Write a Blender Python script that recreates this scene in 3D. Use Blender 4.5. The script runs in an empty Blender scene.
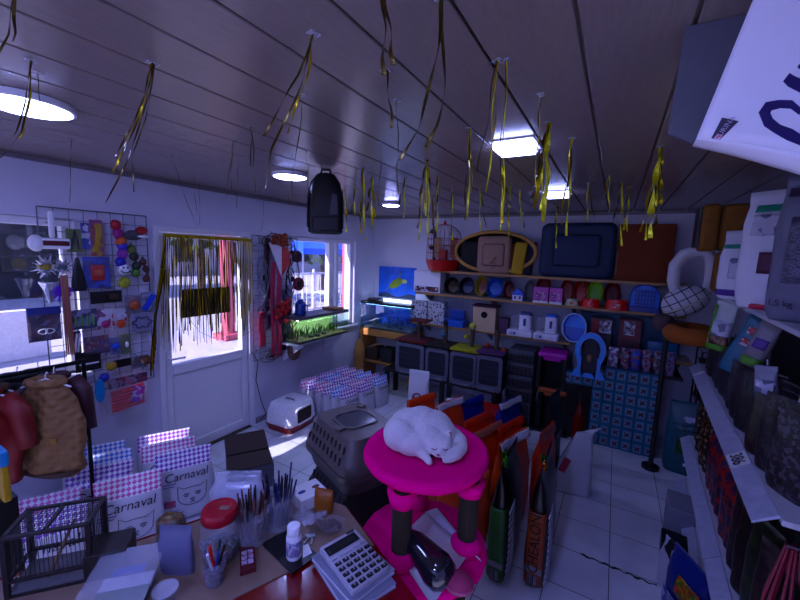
import bpy, bmesh, math, random
from mathutils import Vector, Matrix, noise as mnoise
random.seed(11)
SC = bpy.context.scene
COL = SC.collection
PI = math.pi
ORD = ['first','second','third','fourth','fifth','sixth','seventh','eighth','ninth','tenth','eleventh','twelfth',
       'thirteenth','fourteenth','fifteenth','sixteenth','seventeenth','eighteenth','nineteenth','twentieth']
# ------------------------------------------------------------------ camera (solved from the room's own straight lines)
FPX = 371.67; CAMZ = 1.9
_yaw, _pit, _rol = map(math.radians, (-29.915, -7.161, 1.936))
_f = Vector((math.sin(_yaw)*math.cos(_pit), math.cos(_yaw)*math.cos(_pit), math.sin(_pit)))
_r0 = Vector((math.cos(_yaw), -math.sin(_yaw), 0)); _u0 = _r0.cross(_f)
_r = _r0*math.cos(_rol) + _u0*math.sin(_rol); _u = _u0*math.cos(_rol) - _r0*math.sin(_rol)
EYE = Vector((0, 0, CAMZ))
cam_d = bpy.data.cameras.new('camera'); cam = bpy.data.objects.new('camera', cam_d); COL.objects.link(cam)
cam_d.sensor_width = 36; cam_d.lens = FPX/800*36; cam_d.clip_start = .02; cam_d.clip_end = 200
cam.matrix_world = Matrix(((_r.x,_u.x,-_f.x,0),(_r.y,_u.y,-_f.y,0),(_r.z,_u.z,-_f.z,CAMZ),(0,0,0,1)))
SC.camera = cam
def ray(x, y): return _r*((x-400)/FPX) + _u*((300-y)/FPX) + _f
def pz(x, y, z): d = ray(x,y); return d*((z-CAMZ)/d.z) + EYE      # measured photo point on a level plane, on a side wall, on a back wall
def px(x, y, X): d = ray(x,y); return d*(X/d.x) + EYE
def py(x, y, Y): d = ray(x,y); return d*(Y/d.y) + EYE
def pd(x, y, q): d = ray(x,y); return d*((q-EYE).dot(_f)) + EYE
# ------------------------------------------------------------------ materials
MATS = {}
def _mix(nt, fac, a, b):
    m = nt.nodes.new('ShaderNodeMix'); m.data_type = 'RGBA'
    for s, v in ((0,fac),(6,a),(7,b)):
        if hasattr(v, 'links') or isinstance(v, bpy.types.NodeSocket): nt.links.new(v, m.inputs[s])
        else: m.inputs[s].default_value = v if s == 0 else (*v[:3],1)
    return m.outputs[2]
def _base(name):
    m = bpy.data.materials.new(name); m.use_nodes = True; nt = m.node_tree
    return m, nt, nt.nodes['Principled BSDF']
def vivid(c, k=1.25):
    l = .3*c[0]+.55*c[1]+.15*c[2]
    g = 1.42 if l < .40 else 1.0
    return tuple(min(.95,max(.003,l+(v-l)*k))**g for v in c)
def M(name, col, rough=.55, metal=0, var=.18, scale=25, bump=0, bscale=120, coat=0, spec=.5, sheen=0, stretch=None):
    if name in MATS: return MATS[name]
    m, nt, p = _base(name); col = vivid(col)
    tc = nt.nodes.new('ShaderNodeTexCoord'); n = nt.nodes.new('ShaderNodeTexNoise'); n.inputs['Scale'].default_value = scale
    src = tc.outputs['Object']
    if stretch:
        mp = nt.nodes.new('ShaderNodeMapping'); mp.inputs['Scale'].default_value = stretch; nt.links.new(src, mp.inputs[0]); src = mp.outputs[0]
    nt.links.new(src, n.inputs['Vector'])
    dk = [c*(1-var) for c in col]; lt = [min(1, c*(1+var)) for c in col]
    nt.links.new(_mix(nt, n.outputs['Fac'], dk, lt), p.inputs['Base Color'])
    p.inputs['Roughness'].default_value = rough; p.inputs['Metallic'].default_value = metal
    p.inputs['Coat Weight'].default_value = coat; p.inputs['Specular IOR Level'].default_value = spec
    if sheen: p.inputs['Sheen Weight'].default_value = sheen
    if bump:
        n2 = nt.nodes.new('ShaderNodeTexNoise'); n2.inputs['Scale'].default_value = bscale; nt.links.new(src, n2.inputs['Vector'])
        b = nt.nodes.new('ShaderNodeBump'); b.inputs['Strength'].default_value = bump; b.inputs['Distance'].default_value = .01
        nt.links.new(n2.outputs['Fac'], b.inputs['Height']); nt.links.new(b.outputs[0], p.inputs['Normal'])
    MATS[name] = m; return m
def M_print(name, cols, scale=40, rough=.4, seed=0.0, stretch=(1,1,1)):
    """printed packaging: irregular patches of a few ink colours"""
    if name in MATS: return MATS[name]
    m, nt, p = _base(name); cols = [vivid(c) for c in cols]
    tc = nt.nodes.new('ShaderNodeTexCoord'); mp = nt.nodes.new('ShaderNodeMapping'); mp.inputs['Location'].default_value = (seed,seed*1.7,seed*.6)
    mp.inputs['Scale'].default_value = stretch
    nz = nt.nodes.new('ShaderNodeTexNoise'); nz.inputs['Scale'].default_value = scale*.7
    ad = nt.nodes.new('ShaderNodeVectorMath'); ad.operation = 'MULTIPLY_ADD'; ad.inputs[1].default_value = (.03,.03,.03)
    v = nt.nodes.new('ShaderNodeTexVoronoi'); v.inputs['Scale'].default_value = scale
    sp = nt.nodes.new('ShaderNodeSeparateColor'); r = nt.nodes.new('ShaderNodeValToRGB'); r.color_ramp.interpolation = 'CONSTANT'
    nt.links.new(tc.outputs['Object'], mp.inputs[0]); nt.links.new(mp.outputs[0], nz.inputs['Vector'])
    nt.links.new(nz.outputs['Color'], ad.inputs[0]); nt.links.new(mp.outputs[0], ad.inputs[2]); nt.links.new(ad.outputs[0], v.inputs['Vector'])
    nt.links.new(v.outputs['Color'], sp.inputs[0]); nt.links.new(sp.outputs[0], r.inputs[0])
    e = r.color_ramp.elements
    while len(e) > 1: e.remove(e[-1])
    e[0].position = 0; e[0].color = (*cols[0],1)
    for i, c in enumerate(cols[1:], 1): q = e.new(i/len(cols)); q.color = (*c,1)
    nt.links.new(r.outputs[0], p.inputs['Base Color']); p.inputs['Roughness'].default_value = rough
    MATS[name] = m; return m
def M_check(name, c1, base, zsplit, scale=26, rough=.38, c2=(.8,.8,.85), side=None):
    """paper bag: plain face, diamond gingham band above zsplit"""
    if name in MATS: return MATS[name]
    m, nt, p = _base(name); L = nt.links.new
    tc = nt.nodes.new('ShaderNodeTexCoord'); mp = nt.nodes.new('ShaderNodeMapping')
    mp.inputs['Rotation'].default_value = (0, PI/4, 0); mp.inputs['Scale'].default_value = (scale, 0, scale); mp.inputs['Location'].default_value = (.37,.5,.21)
    mp.vector_type = 'TEXTURE'; mp.inputs['Scale'].default_value = (1/scale, 1e3, 1/scale); mp.inputs['Location'].default_value = (.003,-499,.002)
    ck = nt.nodes.new('ShaderNodeTexChecker'); ck.inputs['Scale'].default_value = 1; ck.inputs['Color1'].default_value = (*c1,1); ck.inputs['Color2'].default_value = (*c2,1)
    L(tc.outputs['Object'], mp.inputs[0]); L(mp.outputs[0], ck.inputs['Vector'])
    sx = nt.nodes.new('ShaderNodeSeparateXYZ'); L(tc.outputs['Object'], sx.inputs[0])
    gt = nt.nodes.new('ShaderNodeMath'); gt.operation = 'GREATER_THAN'; gt.inputs[1].default_value = zsplit; L(sx.outputs[2], gt.inputs[0])
    nz = nt.nodes.new('ShaderNodeTexNoise'); nz.inputs['Scale'].default_value = 14; L(tc.outputs['Object'], nz.inputs['Vector'])
    b2 = _mix(nt, nz.outputs['Fac'], [c*.85 for c in base], base)
    L(_mix(nt, gt.outputs[0], b2, ck.outputs['Color']), p.inputs['Base Color']); p.inputs['Roughness'].default_value = rough
    MATS[name] = m; return m
def M_glass(name, tint=(.9,.95,1), refl=.12, rough=.03):
    if name in MATS: return MATS[name]
    m = bpy.data.materials.new(name); m.use_nodes = True; nt = m.node_tree; nt.nodes.clear(); L = nt.links.new
    o = nt.nodes.new('ShaderNodeOutputMaterial'); mx = nt.nodes.new('ShaderNodeMixShader'); t = nt.nodes.new('ShaderNodeBsdfTransparent'); g = nt.nodes.new('ShaderNodeBsdfGlossy')
    nz = nt.nodes.new('ShaderNodeTexNoise'); nz.inputs['Scale'].default_value = 9
    ml = nt.nodes.new('ShaderNodeMath'); ml.operation = 'MULTIPLY'; ml.inputs[1].default_value = refl*2
    t.inputs[0].default_value = (*tint,1); g.inputs['Roughness'].default_value = rough; g.inputs[0].default_value = (.9,.92,1,1)
    L(nz.outputs['Fac'], ml.inputs[0]); L(ml.outputs[0], mx.inputs[0]); L(t.outputs[0], mx.inputs[1]); L(g.outputs[0], mx.inputs[2]); L(mx.outputs[0], o.inputs[0])
    MATS[name] = m; return m
def M_film(name, tint, opac=.3, rough=.2):
    """clear plastic film: part see-through, part milky gloss"""
    if name in MATS: return MATS[name]
    m, nt, p = _base(name); L = nt.links.new
    o = [n for n in nt.nodes if n.type == 'OUTPUT_MATERIAL'][0]; mx = nt.nodes.new('ShaderNodeMixShader'); t = nt.nodes.new('ShaderNodeBsdfTransparent')
    tc = nt.nodes.new('ShaderNodeTexCoord'); nz = nt.nodes.new('ShaderNodeTexNoise'); nz.inputs['Scale'].default_value = 9
    L(tc.outputs['Object'], nz.inputs['Vector'])
    ml = nt.nodes.new('ShaderNodeMath'); ml.operation = 'MULTIPLY'; ml.inputs[1].default_value = opac*2; ml.use_clamp = True
    L(nz.outputs['Fac'], ml.inputs[0]); p.inputs['Base Color'].default_value = (*tint,1); p.inputs['Roughness'].default_value = rough
    L(ml.outputs[0], mx.inputs[0]); L(t.outputs[0], mx.inputs[1]); L(p.outputs[0], mx.inputs[2]); L(mx.outputs[0], o.inputs[0])
    MATS[name] = m; return m
def M_emit(name, col, s):
    if name in MATS: return MATS[name]
    m, nt, p = _base(name)
    n = nt.nodes.new('ShaderNodeTexNoise'); n.inputs['Scale'].default_value = 3
    nt.links.new(_mix(nt, n.outputs['Fac'], [c*.97 for c in col], col), p.inputs['Emission Color'])
    p.inputs['Base Color'].default_value = (.8,.8,.85,1); p.inputs['Emission Strength'].default_value = s
    MATS[name] = m; return m
# ------------------------------------------------------------------ mesh builder
def rotm(rx=0, ry=0, rz=0): return Matrix.Rotation(rz,4,'Z') @ Matrix.Rotation(ry,4,'Y') @ Matrix.Rotation(rx,4,'X')
class MB:
    def __init__(s): s.bm = bmesh.new(); s.mi = 0
    def _fin(s, n0):
        s.bm.faces.ensure_lookup_table()
        for f in s.bm.faces[n0:]: f.material_index = s.mi
        return s
    def box(s, x0, x1, y0, y1, z0, z1, mat=None, bev=0, seg=2, taper=None):
        n0 = len(s.bm.faces)
        P = [(x,y,z) for z in (z0,z1) for x,y in ((x0,y0),(x1,y0),(x1,y1),(x0,y1))]
        if taper:
            cx, cy = (x0+x1)/2, (y0+y1)/2
            P[4:] = [(cx+(x-cx)*taper[0], cy+(y-cy)*taper[1], z) for x,y,z in P[4:]]
        V = [s.bm.verts.new(p) for p in P]
        F = [s.bm.faces.new([V[i] for i in q]) for q in ((3,2,1,0),(4,5,6,7),(0,1,5,4),(1,2,6,5),(2,3,7,6),(3,0,4,7))]
        if bev:
            E = list({e for f in F for e in f.edges})
            r = bmesh.ops.bevel(s.bm, geom=E, offset=bev, segments=seg, affect='EDGES', profile=.5)
            V = list({v for f in r['faces'] for v in f.verts} | {v for v in V if v.is_valid})
        if mat is not None:
            for v in V: v.co = mat @ v.co
        return s._fin(n0)
    def cbox(s, c, size, rot=None, bev=0, seg=2, taper=None):
        mt = Matrix.Translation(Vector(c)) @ (rot if rot is not None else Matrix.Identity(4))
        a, b, d = size[0]/2, size[1]/2, size[2]/2
        return s.box(-a,a,-b,b,-d,d, mt, bev, seg, taper)
    def loft(s, rings, cap=True, close=True):
        """rings: lists of points with the same count"""
        n0 = len(s.bm.faces)
        R = [[s.bm.verts.new(p) for p in r] for r in rings]; n = len(rings[0])
        for a, b in zip(R, R[1:]):
            for i in range(n if close else n-1):
                j = (i+1) % n
                s.bm.faces.new((a[i],a[j],b[j],b[i]))
        if cap and close:
            s.bm.faces.new(list(reversed(R[0]))); s.bm.faces.new(R[-1])
        return s._fin(n0)
    def tube(s, pts, r, seg=6, closed=False, flat=1.0):
        pts = [Vector(p) for p in pts]; n = len(pts); rings = []
        rr = r if isinstance(r,(list,tuple)) else [r]*n
        up = Vector((0,0,1)); prev = None
        for i, p in enumerate(pts):
            a = pts[(i-1)%n] if (closed or i) else p; b = pts[(i+1)%n] if (closed or i < n-1) else p
            t = (b-a).normalized() if (b-a).length > 1e-9 else Vector((0,0,1))
            if prev is None:
                q = up if abs(t.z) < .9 else Vector((1,0,0)); e1 = t.cross(q).normalized()
            else: e1 = (prev - t*prev.dot(t)).normalized()
            prev = e1; e2 = t.cross(e1)
            rings.append([p + e1*(rr[i]*math.cos(2*PI*k/seg)) + e2*(rr[i]*flat*math.sin(2*PI*k/seg)) for k in range(seg)])
        if closed: rings.append(rings[0]); 
        if closed:
            n0 = len(s.bm.faces); R = [[s.bm.verts.new(p) for p in q] for q in rings[:-1]]
            for i in range(n):
                a, b = R[i], R[(i+1)%n]
                for k in range(seg): s.bm.faces.new((a[k],a[(k+1)%seg],b[(k+1)%seg],b[k]))
            return s._fin(n0)
        return s.loft(rings)
    def cyl(s, p0, p1, r0, r1=None, seg=16): return s.tube([p0,p1],[r0, r0 if r1 is None else r1],seg)
    def lathe(s, prof, c=(0,0,0), seg=24, sx=1, sy=1, mat=None):
        c = Vector(c); rings = [[c+Vector((max(r,1e-4)*sx*math.cos(2*PI*k/seg), max(r,1e-4)*sy*math.sin(2*PI*k/seg), z)) for k in range(seg)] for r,z in prof]
        if mat is not None: rings = [[mat @ p for p in q] for q in rings]
        return s.loft(rings)
    def ball(s, c, r, sc=(1,1,1), seg=14, rot=None):
        n = max(6, seg//2); prof = [(math.sin(PI*i/n), -math.cos(PI*i/n)) for i in range(n+1)]
        mt = Matrix.Translation(Vector(c)) @ (rot if rot is not None else Matrix.Identity(4)) @ Matrix.Diagonal((r*sc[0],r*sc[1],r*sc[2],1))
        return s.lathe(prof, seg=seg, mat=mt)
    def prism(s, pts, vec, ngon=True):
        """closed outline pushed along vec"""
        v = Vector(vec); pts = [Vector(p) for p in pts]
        return s.loft([pts, [p+v for p in pts]])
    def sheet(s, f, nu, nv, th):
        """surface f(u,v) with real thickness"""
        n0 = len(s.bm.faces)
        P = [[Vector(f(i/nu, j/nv)) for j in range(nv+1)] for i in range(nu+1)]
        def nrm(i,j):
            a = P[min(i+1,nu)][j]-P[max(i-1,0)][j]; b = P[i][min(j+1,nv)]-P[i][max(j-1,0)]
            c = a.cross(b); return c.normalized() if c.length > 1e-12 else Vector((0,0,1))
        A = [[s.bm.verts.new(P[i][j]+nrm(i,j)*th/2) for j in range(nv+1)] for i in range(nu+1)]
        B = [[s.bm.verts.new(P[i][j]-nrm(i,j)*th/2) for j in range(nv+1)] for i in range(nu+1)]
        for i in range(nu):
            for j in range(nv):
                s.bm.faces.new((A[i][j],A[i+1][j],A[i+1][j+1],A[i][j+1])); s.bm.faces.new((B[i][j+1],B[i+1][j+1],B[i+1][j],B[i][j]))
        for i in range(nu):
            s.bm.faces.new((A[i+1][0],A[i][0],B[i][0],B[i+1][0])); s.bm.faces.new((A[i][nv],A[i+1][nv],B[i+1][nv],B[i][nv]))
        for j in range(nv):
            s.bm.faces.new((A[0][j],A[0][j+1],B[0][j+1],B[0][j])); s.bm.faces.new((A[nu][j+1],A[nu][j],B[nu][j],B[nu][j+1]))
        return s._fin(n0)
    def build(s, name, mats, parent=None, smooth=False, loc=None, rotz=0, wob=0, wscale=8):
        if wob:
            for v in s.bm.verts: v.co += mnoise.noise_vector(v.co*wscale + Vector((len(s.bm.verts)*.13,0,0)))*wob
        bmesh.ops.recalc_face_normals(s.bm, faces=s.bm.faces)
        me = bpy.data.meshes.new(name); s.bm.to_mesh(me); s.bm.free()
        for m in (mats if isinstance(mats,(list,tuple)) else [mats]): me.materials.append(m)
        if smooth:
            for p in me.polygons: p.use_smooth = True
            if smooth != 'all':
                try: me.set_sharp_from_angle(angle=math.radians(40))
                except Exception: pass
        o = bpy.data.objects.new(name, me); COL.objects.link(o)
        if parent is not None: o.parent = parent
        if loc is not None: o.location = loc
        if rotz: o.rotation_euler.z = rotz
        return o
def tag(o, label=None, cat=None, group=None, kind=None):
    if label: o['label'] = label
    if cat: o['category'] = cat
    if group: o['group'] = group
    if kind: o['kind'] = kind
    return o
def T(name, label, cat, loc=(0,0,0), rz=0, group=None, rot=None):
    o = bpy.data.objects.new(name, None); COL.objects.link(o); o.empty_display_size = .05
    o.location = loc; o.rotation_euler = rot if rot else (0,0,rz)
    return tag(o, label, cat, group)
def kids(o): return [c for c in list(COL.objects) if c.parent == o]
def dup(root, loc=None, rz=None, label=None, group=None, rot=None, scale=None):
    def cp(o, par):
        ch = KID.get(o.name) or kids(o); KID[o.name] = ch
        c = o.copy(); COL.objects.link(c)
        if par is not None: c.parent = par
        for k in ch: cp(k, c)
        return c
    r = cp(root, None)
    if loc is not None: r.location = loc
    if rot is not None: r.rotation_euler = rot
    elif rz is not None: r.rotation_euler = (0,0,rz)
    if scale is not None: r.scale = scale
    if label: r['label'] = label
    if group: r['group'] = group
    return r
KID = {}
def setmat(root, mp):
    """give copied parts their own colour: {part name: material}"""
    for c in kids(root):
        nm = c.name.split('.')[0]
        if nm in mp:
            c.data = c.data.copy(); c.data.materials[0] = mp[nm]
    KID.pop(root.name, None)
_txt = {}
def text(s, size, m, parent, loc=(0,0,0), rot=(0,0,0), th=.0006, warp=None, align='CENTER', name='lettering', shear=0, bold=0):
    cu = bpy.data.curves.new(name, 'FONT'); cu.body = s; cu.size = size; cu.align_x = align; cu.align_y = 'CENTER'; cu.extrude = th; cu.shear = shear; cu.offset = bold
    t = bpy.data.objects.new(name, cu); COL.objects.link(t)
    me = bpy.data.meshes.new_from_object(t.evaluated_get(bpy.context.evaluated_depsgraph_get()))
    bpy.data.objects.remove(t); bpy.data.curves.remove(cu)
    mt = Matrix.Translation(Vector(loc)) @ rotm(*rot) @ Matrix.Rotation(PI/2,4,'X')      # upright, read from -y
    for v in me.vertices:
        v.co = mt @ v.co
        if warp: v.co = warp(v.co)
    me.name = name; me.materials.clear(); me.materials.append(m)
    o = bpy.data.objects.new(name, me); COL.objects.link(o)
    if parent is not None: o.parent = parent
    return o
# ------------------------------------------------------------------ shared shapes
def bag_dims(w, h, d, t, top=.985, foot=.86):
    """half width, half depth of a filled bag at height fraction t"""
    ks = [(0,foot,.80),(.05,.95,.95),(.3,1,1),(.6,1,.88),(.8,top,.52),(.9,top,.14),(.93,top,.05),(1,top,.045)]
    for (t0,a0,b0),(t1,a1,b1) in zip(ks, ks[1:]):
        if t <= t1:
            k = (t-t0)/(t1-t0); k = k*k*(3-2*k); return w/2*(a0+(a1-a0)*k), d/2*(b0+(b1-b0)*k)
    return w/2*top, d/2*.045
def bag(w, h, d, lean=0.0, n=28, ex=3.2, top=.985, wob=.006, seed=0.0, foot=.86):
    mb = MB(); rings = []
    for t in (0,.02,.07,.16,.28,.4,.52,.63,.73,.81,.87,.91,.94,1):
        a, b = bag_dims(w,h,d,t,top,foot); ring = []
        for k in range(n):
            c, s = math.cos(2*PI*k/n), math.sin(2*PI*k/n)
            x = a*abs(c)**(2/ex)*(1 if c > 0 else -1); y = b*abs(s)**(2/ex)*(1 if s > 0 else -1)
            p = Vector((x, y + lean*t*t, h*t)); q = mnoise.noise_vector(p*(9 if h < .6 else 5) + Vector((seed,seed,0)))*wob*(1 if 0 < t < .9 else .3)
            ring.append(p+q)
        rings.append(ring)
    mb.loft(rings); return mb
def bag_front(w, h, d, lean=0.0, ex=3.2, off=.008):
    def f(co):
        t = min(1,max(0,co.z/h)); a, b = bag_dims(w,h,d,t)
        k = max(0, 1-min(1,abs(co.x)/a)**ex)**(1/ex)
        return Vector((co.x, -b*k + lean*t*t - off + co.y, co.z))
    return f
def rrect(w, h, r, n=4, cx=0, cz=0, y=0):
    """rounded rectangle outline in the xz plane"""
    out = []
    for (sx, sz, a0) in ((1,1,0),(-1,1,PI/2),(-1,-1,PI),(1,-1,1.5*PI)):
        for k in range(n+1):
            a = a0+PI/2*k/n; out.append((cx+sx*(w/2-r)+r*math.cos(a), y, cz+sz*(h/2-r)+r*math.sin(a)))
    return out
def ring_frame(mb, outer, inner, y0, y1):
    """flat frame between two outlines of equal count"""
    R = [[(x,y0,z) for x,_,z in outer],[(x,y1,z) for x,_,z in outer],[(x,y1,z) for x,_,z in inner],[(x,y0,z) for x,_,z in inner]]
    n0 = len(mb.bm.faces); V = [[mb.bm.verts.new(p) for p in r] for r in R]; n = len(outer)
    for k in range(4):
        a, b = V[k], V[(k+1)%4]
        for i in range(n): j = (i+1)%n; mb.bm.faces.new((a[i],a[j],b[j],b[i]))
    mb._fin(n0)
def onwall(x0, y0, x1, y1, X=-3.19):
    """rectangle measured in the photo on a plane parallel to the left wall: base centre, width, height"""
    xm, ym = (x0+x1)/2, (y0+y1)/2
    a, b, c, d = px(x0,ym,X), px(x1,ym,X), px(xm,y0,X), px(xm,y1,X)
    return Vector((X,(a.y+b.y)/2,d.z)), abs(b.y-a.y), abs(c.z-d.z)
def onback(x0, y0, x1, y1, Y):
    xm, ym = (x0+x1)/2, (y0+y1)/2
    a, b, c, d = py(x0,ym,Y), py(x1,ym,Y), py(xm,y0,Y), py(xm,y1,Y)
    return Vector(((a.x+b.x)/2,Y,d.z)), abs(b.x-a.x), abs(c.z-d.z)
# ================================================================== the room
XL, YB, XR, YF, ZC = -3.25, 4.8, 1.08, -1.7, 2.43
def struct(name, mb, m, parent=None, **k):
    o = mb.build(name, m, parent, **k)
    if parent is None: o['kind'] = 'structure'
    return o
def floor_mat():
    m, nt, p = _base('white_floor_tile'); L = nt.links.new
    tc = nt.nodes.new('ShaderNodeTexCoord'); mp = nt.nodes.new('ShaderNodeMapping'); mp.inputs['Location'].default_value = (-.012+.33*40, -.21+.33*40, 0)
    b = nt.nodes.new('ShaderNodeTexBrick'); b.offset = 0; b.inputs['Scale'].default_value = 1; b.inputs['Mortar Size'].default_value = .0026
    b.inputs['Brick Width'].default_value = .333; b.inputs['Row Height'].default_value = .33
    b.inputs['Color1'].default_value = (.64,.65,.72,1); b.inputs['Color2'].default_value = (.69,.70,.77,1); b.inputs['Mortar'].default_value = (.05,.045,.045,1)  # white tile colour tinted with the blue cast of the light
    n = nt.nodes.new('ShaderNodeTexNoise'); n.inputs['Scale'].default_value = 5; n.inputs['Detail'].default_value = 6
    L(tc.outputs['Object'], mp.inputs[0]); L(mp.outputs[0], b.inputs['Vector']); L(tc.outputs['Object'], n.inputs['Vector'])
    r = nt.nodes.new('ShaderNodeValToRGB'); r.color_ramp.elements[0].color = (.86,.86,.86,1); r.color_ramp.elements[0].position = .35; r.color_ramp.elements[1].position = .6
    L(n.outputs['Fac'], r.inputs[0])
    mu = nt.nodes.new('ShaderNodeMix'); mu.data_type = 'RGBA'; mu.blend_type = 'MULTIPLY'; mu.inputs[0].default_value = 1
    L(b.outputs['Color'], mu.inputs[6]); L(r.outputs[0], mu.inputs[7]); L(mu.outputs[2], p.inputs['Base Color'])
    p.inputs['Roughness'].default_value = .28
    bp = nt.nodes.new('ShaderNodeBump'); bp.inputs['Strength'].default_value = .3; bp.inputs['Distance'].default_value = .003; bp.invert = True
    L(b.outputs['Fac'], bp.inputs['Height']); L(bp.outputs[0], p.inputs['Normal'])
    return m
M_WALL = M('painted_wall', (.56,.55,.64), .6, var=.05, scale=4, bump=.08, bscale=60)  # blue-violet light cast mixed into the wall's base colour
M_PVC = M('white_plastic_profile', (.66,.66,.70), .3, var=.04)
M_DARK = M('dark_gap', (.015,.014,.016), .8)
M_CEIL = M('brown_grain_ceiling_panel', (.33,.29,.275), .2, var=.12, scale=18, bump=.14, bscale=28, stretch=(5,.6,1))
M_STEEL = M('zinc_wire', (.35,.35,.38), .35, metal=.8)
M_WHITE = M('white_plastic', (.72,.72,.75), .35, var=.04)
M_BLACK = M('black_plastic', (.018,.018,.022), .4)
M_GLASSP = M_glass('window_glass')
fl = struct('floor', MB().box(XL-.2,XR+.2,YF-.2,YB+.2,-.08,0), floor_mat())
# ceiling: grooved panels running away from the camera
mb = MB(); xs = [.33 + .2275*k for k in range(-17, 5)]
for a, b in zip(xs, xs[1:]):
    x0, x1 = max(a+.004, XL), min(b-.004, XR)
    if x1 > x0: mb.box(x0,x1,YF,YB,ZC,ZC+.012,bev=.003,seg=1)
mb.mi = 1; mb.box(XL-.2,XR+.2,YF-.2,YB+.2,ZC+.02,ZC+.1)
struct('ceiling', mb, [M_CEIL, M_DARK])
# left wall with two windows and a door opening
W1 = (-.55,1.12,.98,2.06); DR = (1.62,2.56,0,2.06); W2 = (3.12,4.33,.86,2.06)
mb = MB()
ys = [YF-.2, W1[0], W1[1], DR[0], DR[1], W2[0], W2[1], YB+.2]
for i in range(0, 8, 2): mb.box(XL-.2,XL,ys[i],ys[i+1],0,ZC+.02)
for (a,b,z0,z1) in (W1,DR,W2):
    mb.box(XL-.2,XL,a,b,z1,ZC+.02)
    if z0 > 0: mb.box(XL-.2,XL,a,b,0,z0)
struct('wall_left', mb, M_WALL)
struct('wall_back', MB().box(XL,XR,YB,YB+.2,0,ZC+.02), M_WALL)
struct('wall_right', MB().box(XR,XR+.2,YF-.2,YB+.2,0,ZC+.02), M_WALL)
# unseen street side: the low wide window is added to let sky light in
mb = MB(); mb.box(XL,XR,YF-.2,YF,0,.7); mb.box(XL,XR,YF-.2,YF,1.85,ZC+.02); mb.box(XL,-2.9,YF-.2,YF,.7,1.85); mb.box(.75,XR,YF-.2,YF,.7,1.85)
struct('wall_front', mb, M_WALL)
def window(name, y0, y1, z0, z1, mull, x=XL-.09):
    mb = MB(); f = .055
    mb.box(x-.035,x+.035,y0,y1,z0,z0+f,bev=.006); mb.box(x-.035,x+.035,y0,y1,z1-f,z1,bev=.006)
    mb.box(x-.035,x+.035,y0,y0+f,z0+f,z1-f,bev=.006); mb.box(x-.035,x+.035,y1-f,y1,z0+f,z1-f,bev=.006)
    for m_, w_ in mull: mb.box(x-.033,x+.04,m_-w_/2,m_+w_/2,z0+f,z1-f,bev=.006)
    o = struct(name, mb, M_PVC)
    p = MB().box(x-.006,x+.006,y0+f,y1-f,z0+f,z1-f).build('pane', M_GLASSP, o)
    s = MB().box(XL-.1,XL+.06,y0-.03,y1+.03,z0-.03,z0,bev=.008).build('sill', M_PVC, o)
    return o
window('window_1', *W1, [(.55,.07)])
window('window_2', *W2, [(3.87,.10),(3.99,.05)])
mb = MB(); x0, x1 = -2.9, .75
mb.box(x0,x1,YF-.13,YF-.07,.7,.76); mb.box(x0,x1,YF-.13,YF-.07,1.79,1.85)
for x in (x0, -1.1, .69): mb.box(x,x+.06,YF-.13,YF-.07,.76,1.79)
o = struct('added_window_3', mb, M_PVC); MB().box(x0,x1,YF-.105,YF-.095,.76,1.79).build('pane', M_GLASSP, o)  # invented window, out of view, a way in for daylight
# door: frame, leaf with a big upper pane and a flat lower panel
mb = MB(); x = XL-.05
mb.box(x-.06,XL+.012,DR[0],DR[0]+.05,0,DR[3],bev=.005); mb.box(x-.06,XL+.012,DR[1]-.05,DR[1],0,DR[3],bev=.005); mb.box(x-.06,XL+.012,DR[0]+.05,DR[1]-.05,2.01,DR[3],bev=.005)
door = struct('door_1', mb, M_PVC)
mb = MB(); a, b = DR[0]+.055, DR[1]-.055; s = .065
mb.box(x-.03,x+.035,a,a+s,.01,2.005,bev=.006); mb.box(x-.03,x+.035,b-s,b,.01,2.005,bev=.006)
for z0,z1 in ((.01,.1),(.77,.86),(1.965,2.005)): mb.box(x-.03,x+.035,a+s,b-s,z0,z1,bev=.006)
leaf = mb.build('door_leaf', M_PVC, door)
MB().box(x-.01,x+.012,a+s,b-s,.1,.77).build('lower_panel', M_PVC, leaf)
MB().box(x-.006,x+.006,a+s,b-s,.86,1.965).build('pane', M_GLASSP, leaf)
mb = MB(); mb.box(x+.035,x+.043,a+.012,a+.045,.82,.99,bev=.003); mb.cyl((x+.04,a+.028,.93),(x+.085,a+.028,.93),.009); mb.cyl((x+.08,a+.028,.93),(x+.08,a+.15,.925),.009)
mb.build('door_handle', M_PVC, leaf, smooth=True)
MB().box(x-.06,XL+.03,DR[0]+.05,DR[1]-.05,0,.012,bev=.004).build('threshold', M('worn_metal_strip',(.12,.10,.09),.5,metal=.4), door)
struct('baseboard_left', MB().box(XL,XL+.012,DR[1]+.02,YB,0,.07,bev=.003), M('baseboard_grey',(.35,.34,.37),.5))
struct('trim_1', MB().box(XL,XL+.02,YF,YB,ZC-.03,ZC,bev=.004), M('ceiling_trim',(.3,.28,.3),.5))
struct('trim_2', MB().box(XL+.02,XR,YB-.02,YB,ZC-.03,ZC,bev=.004), MATS['ceiling_trim'])
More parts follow.
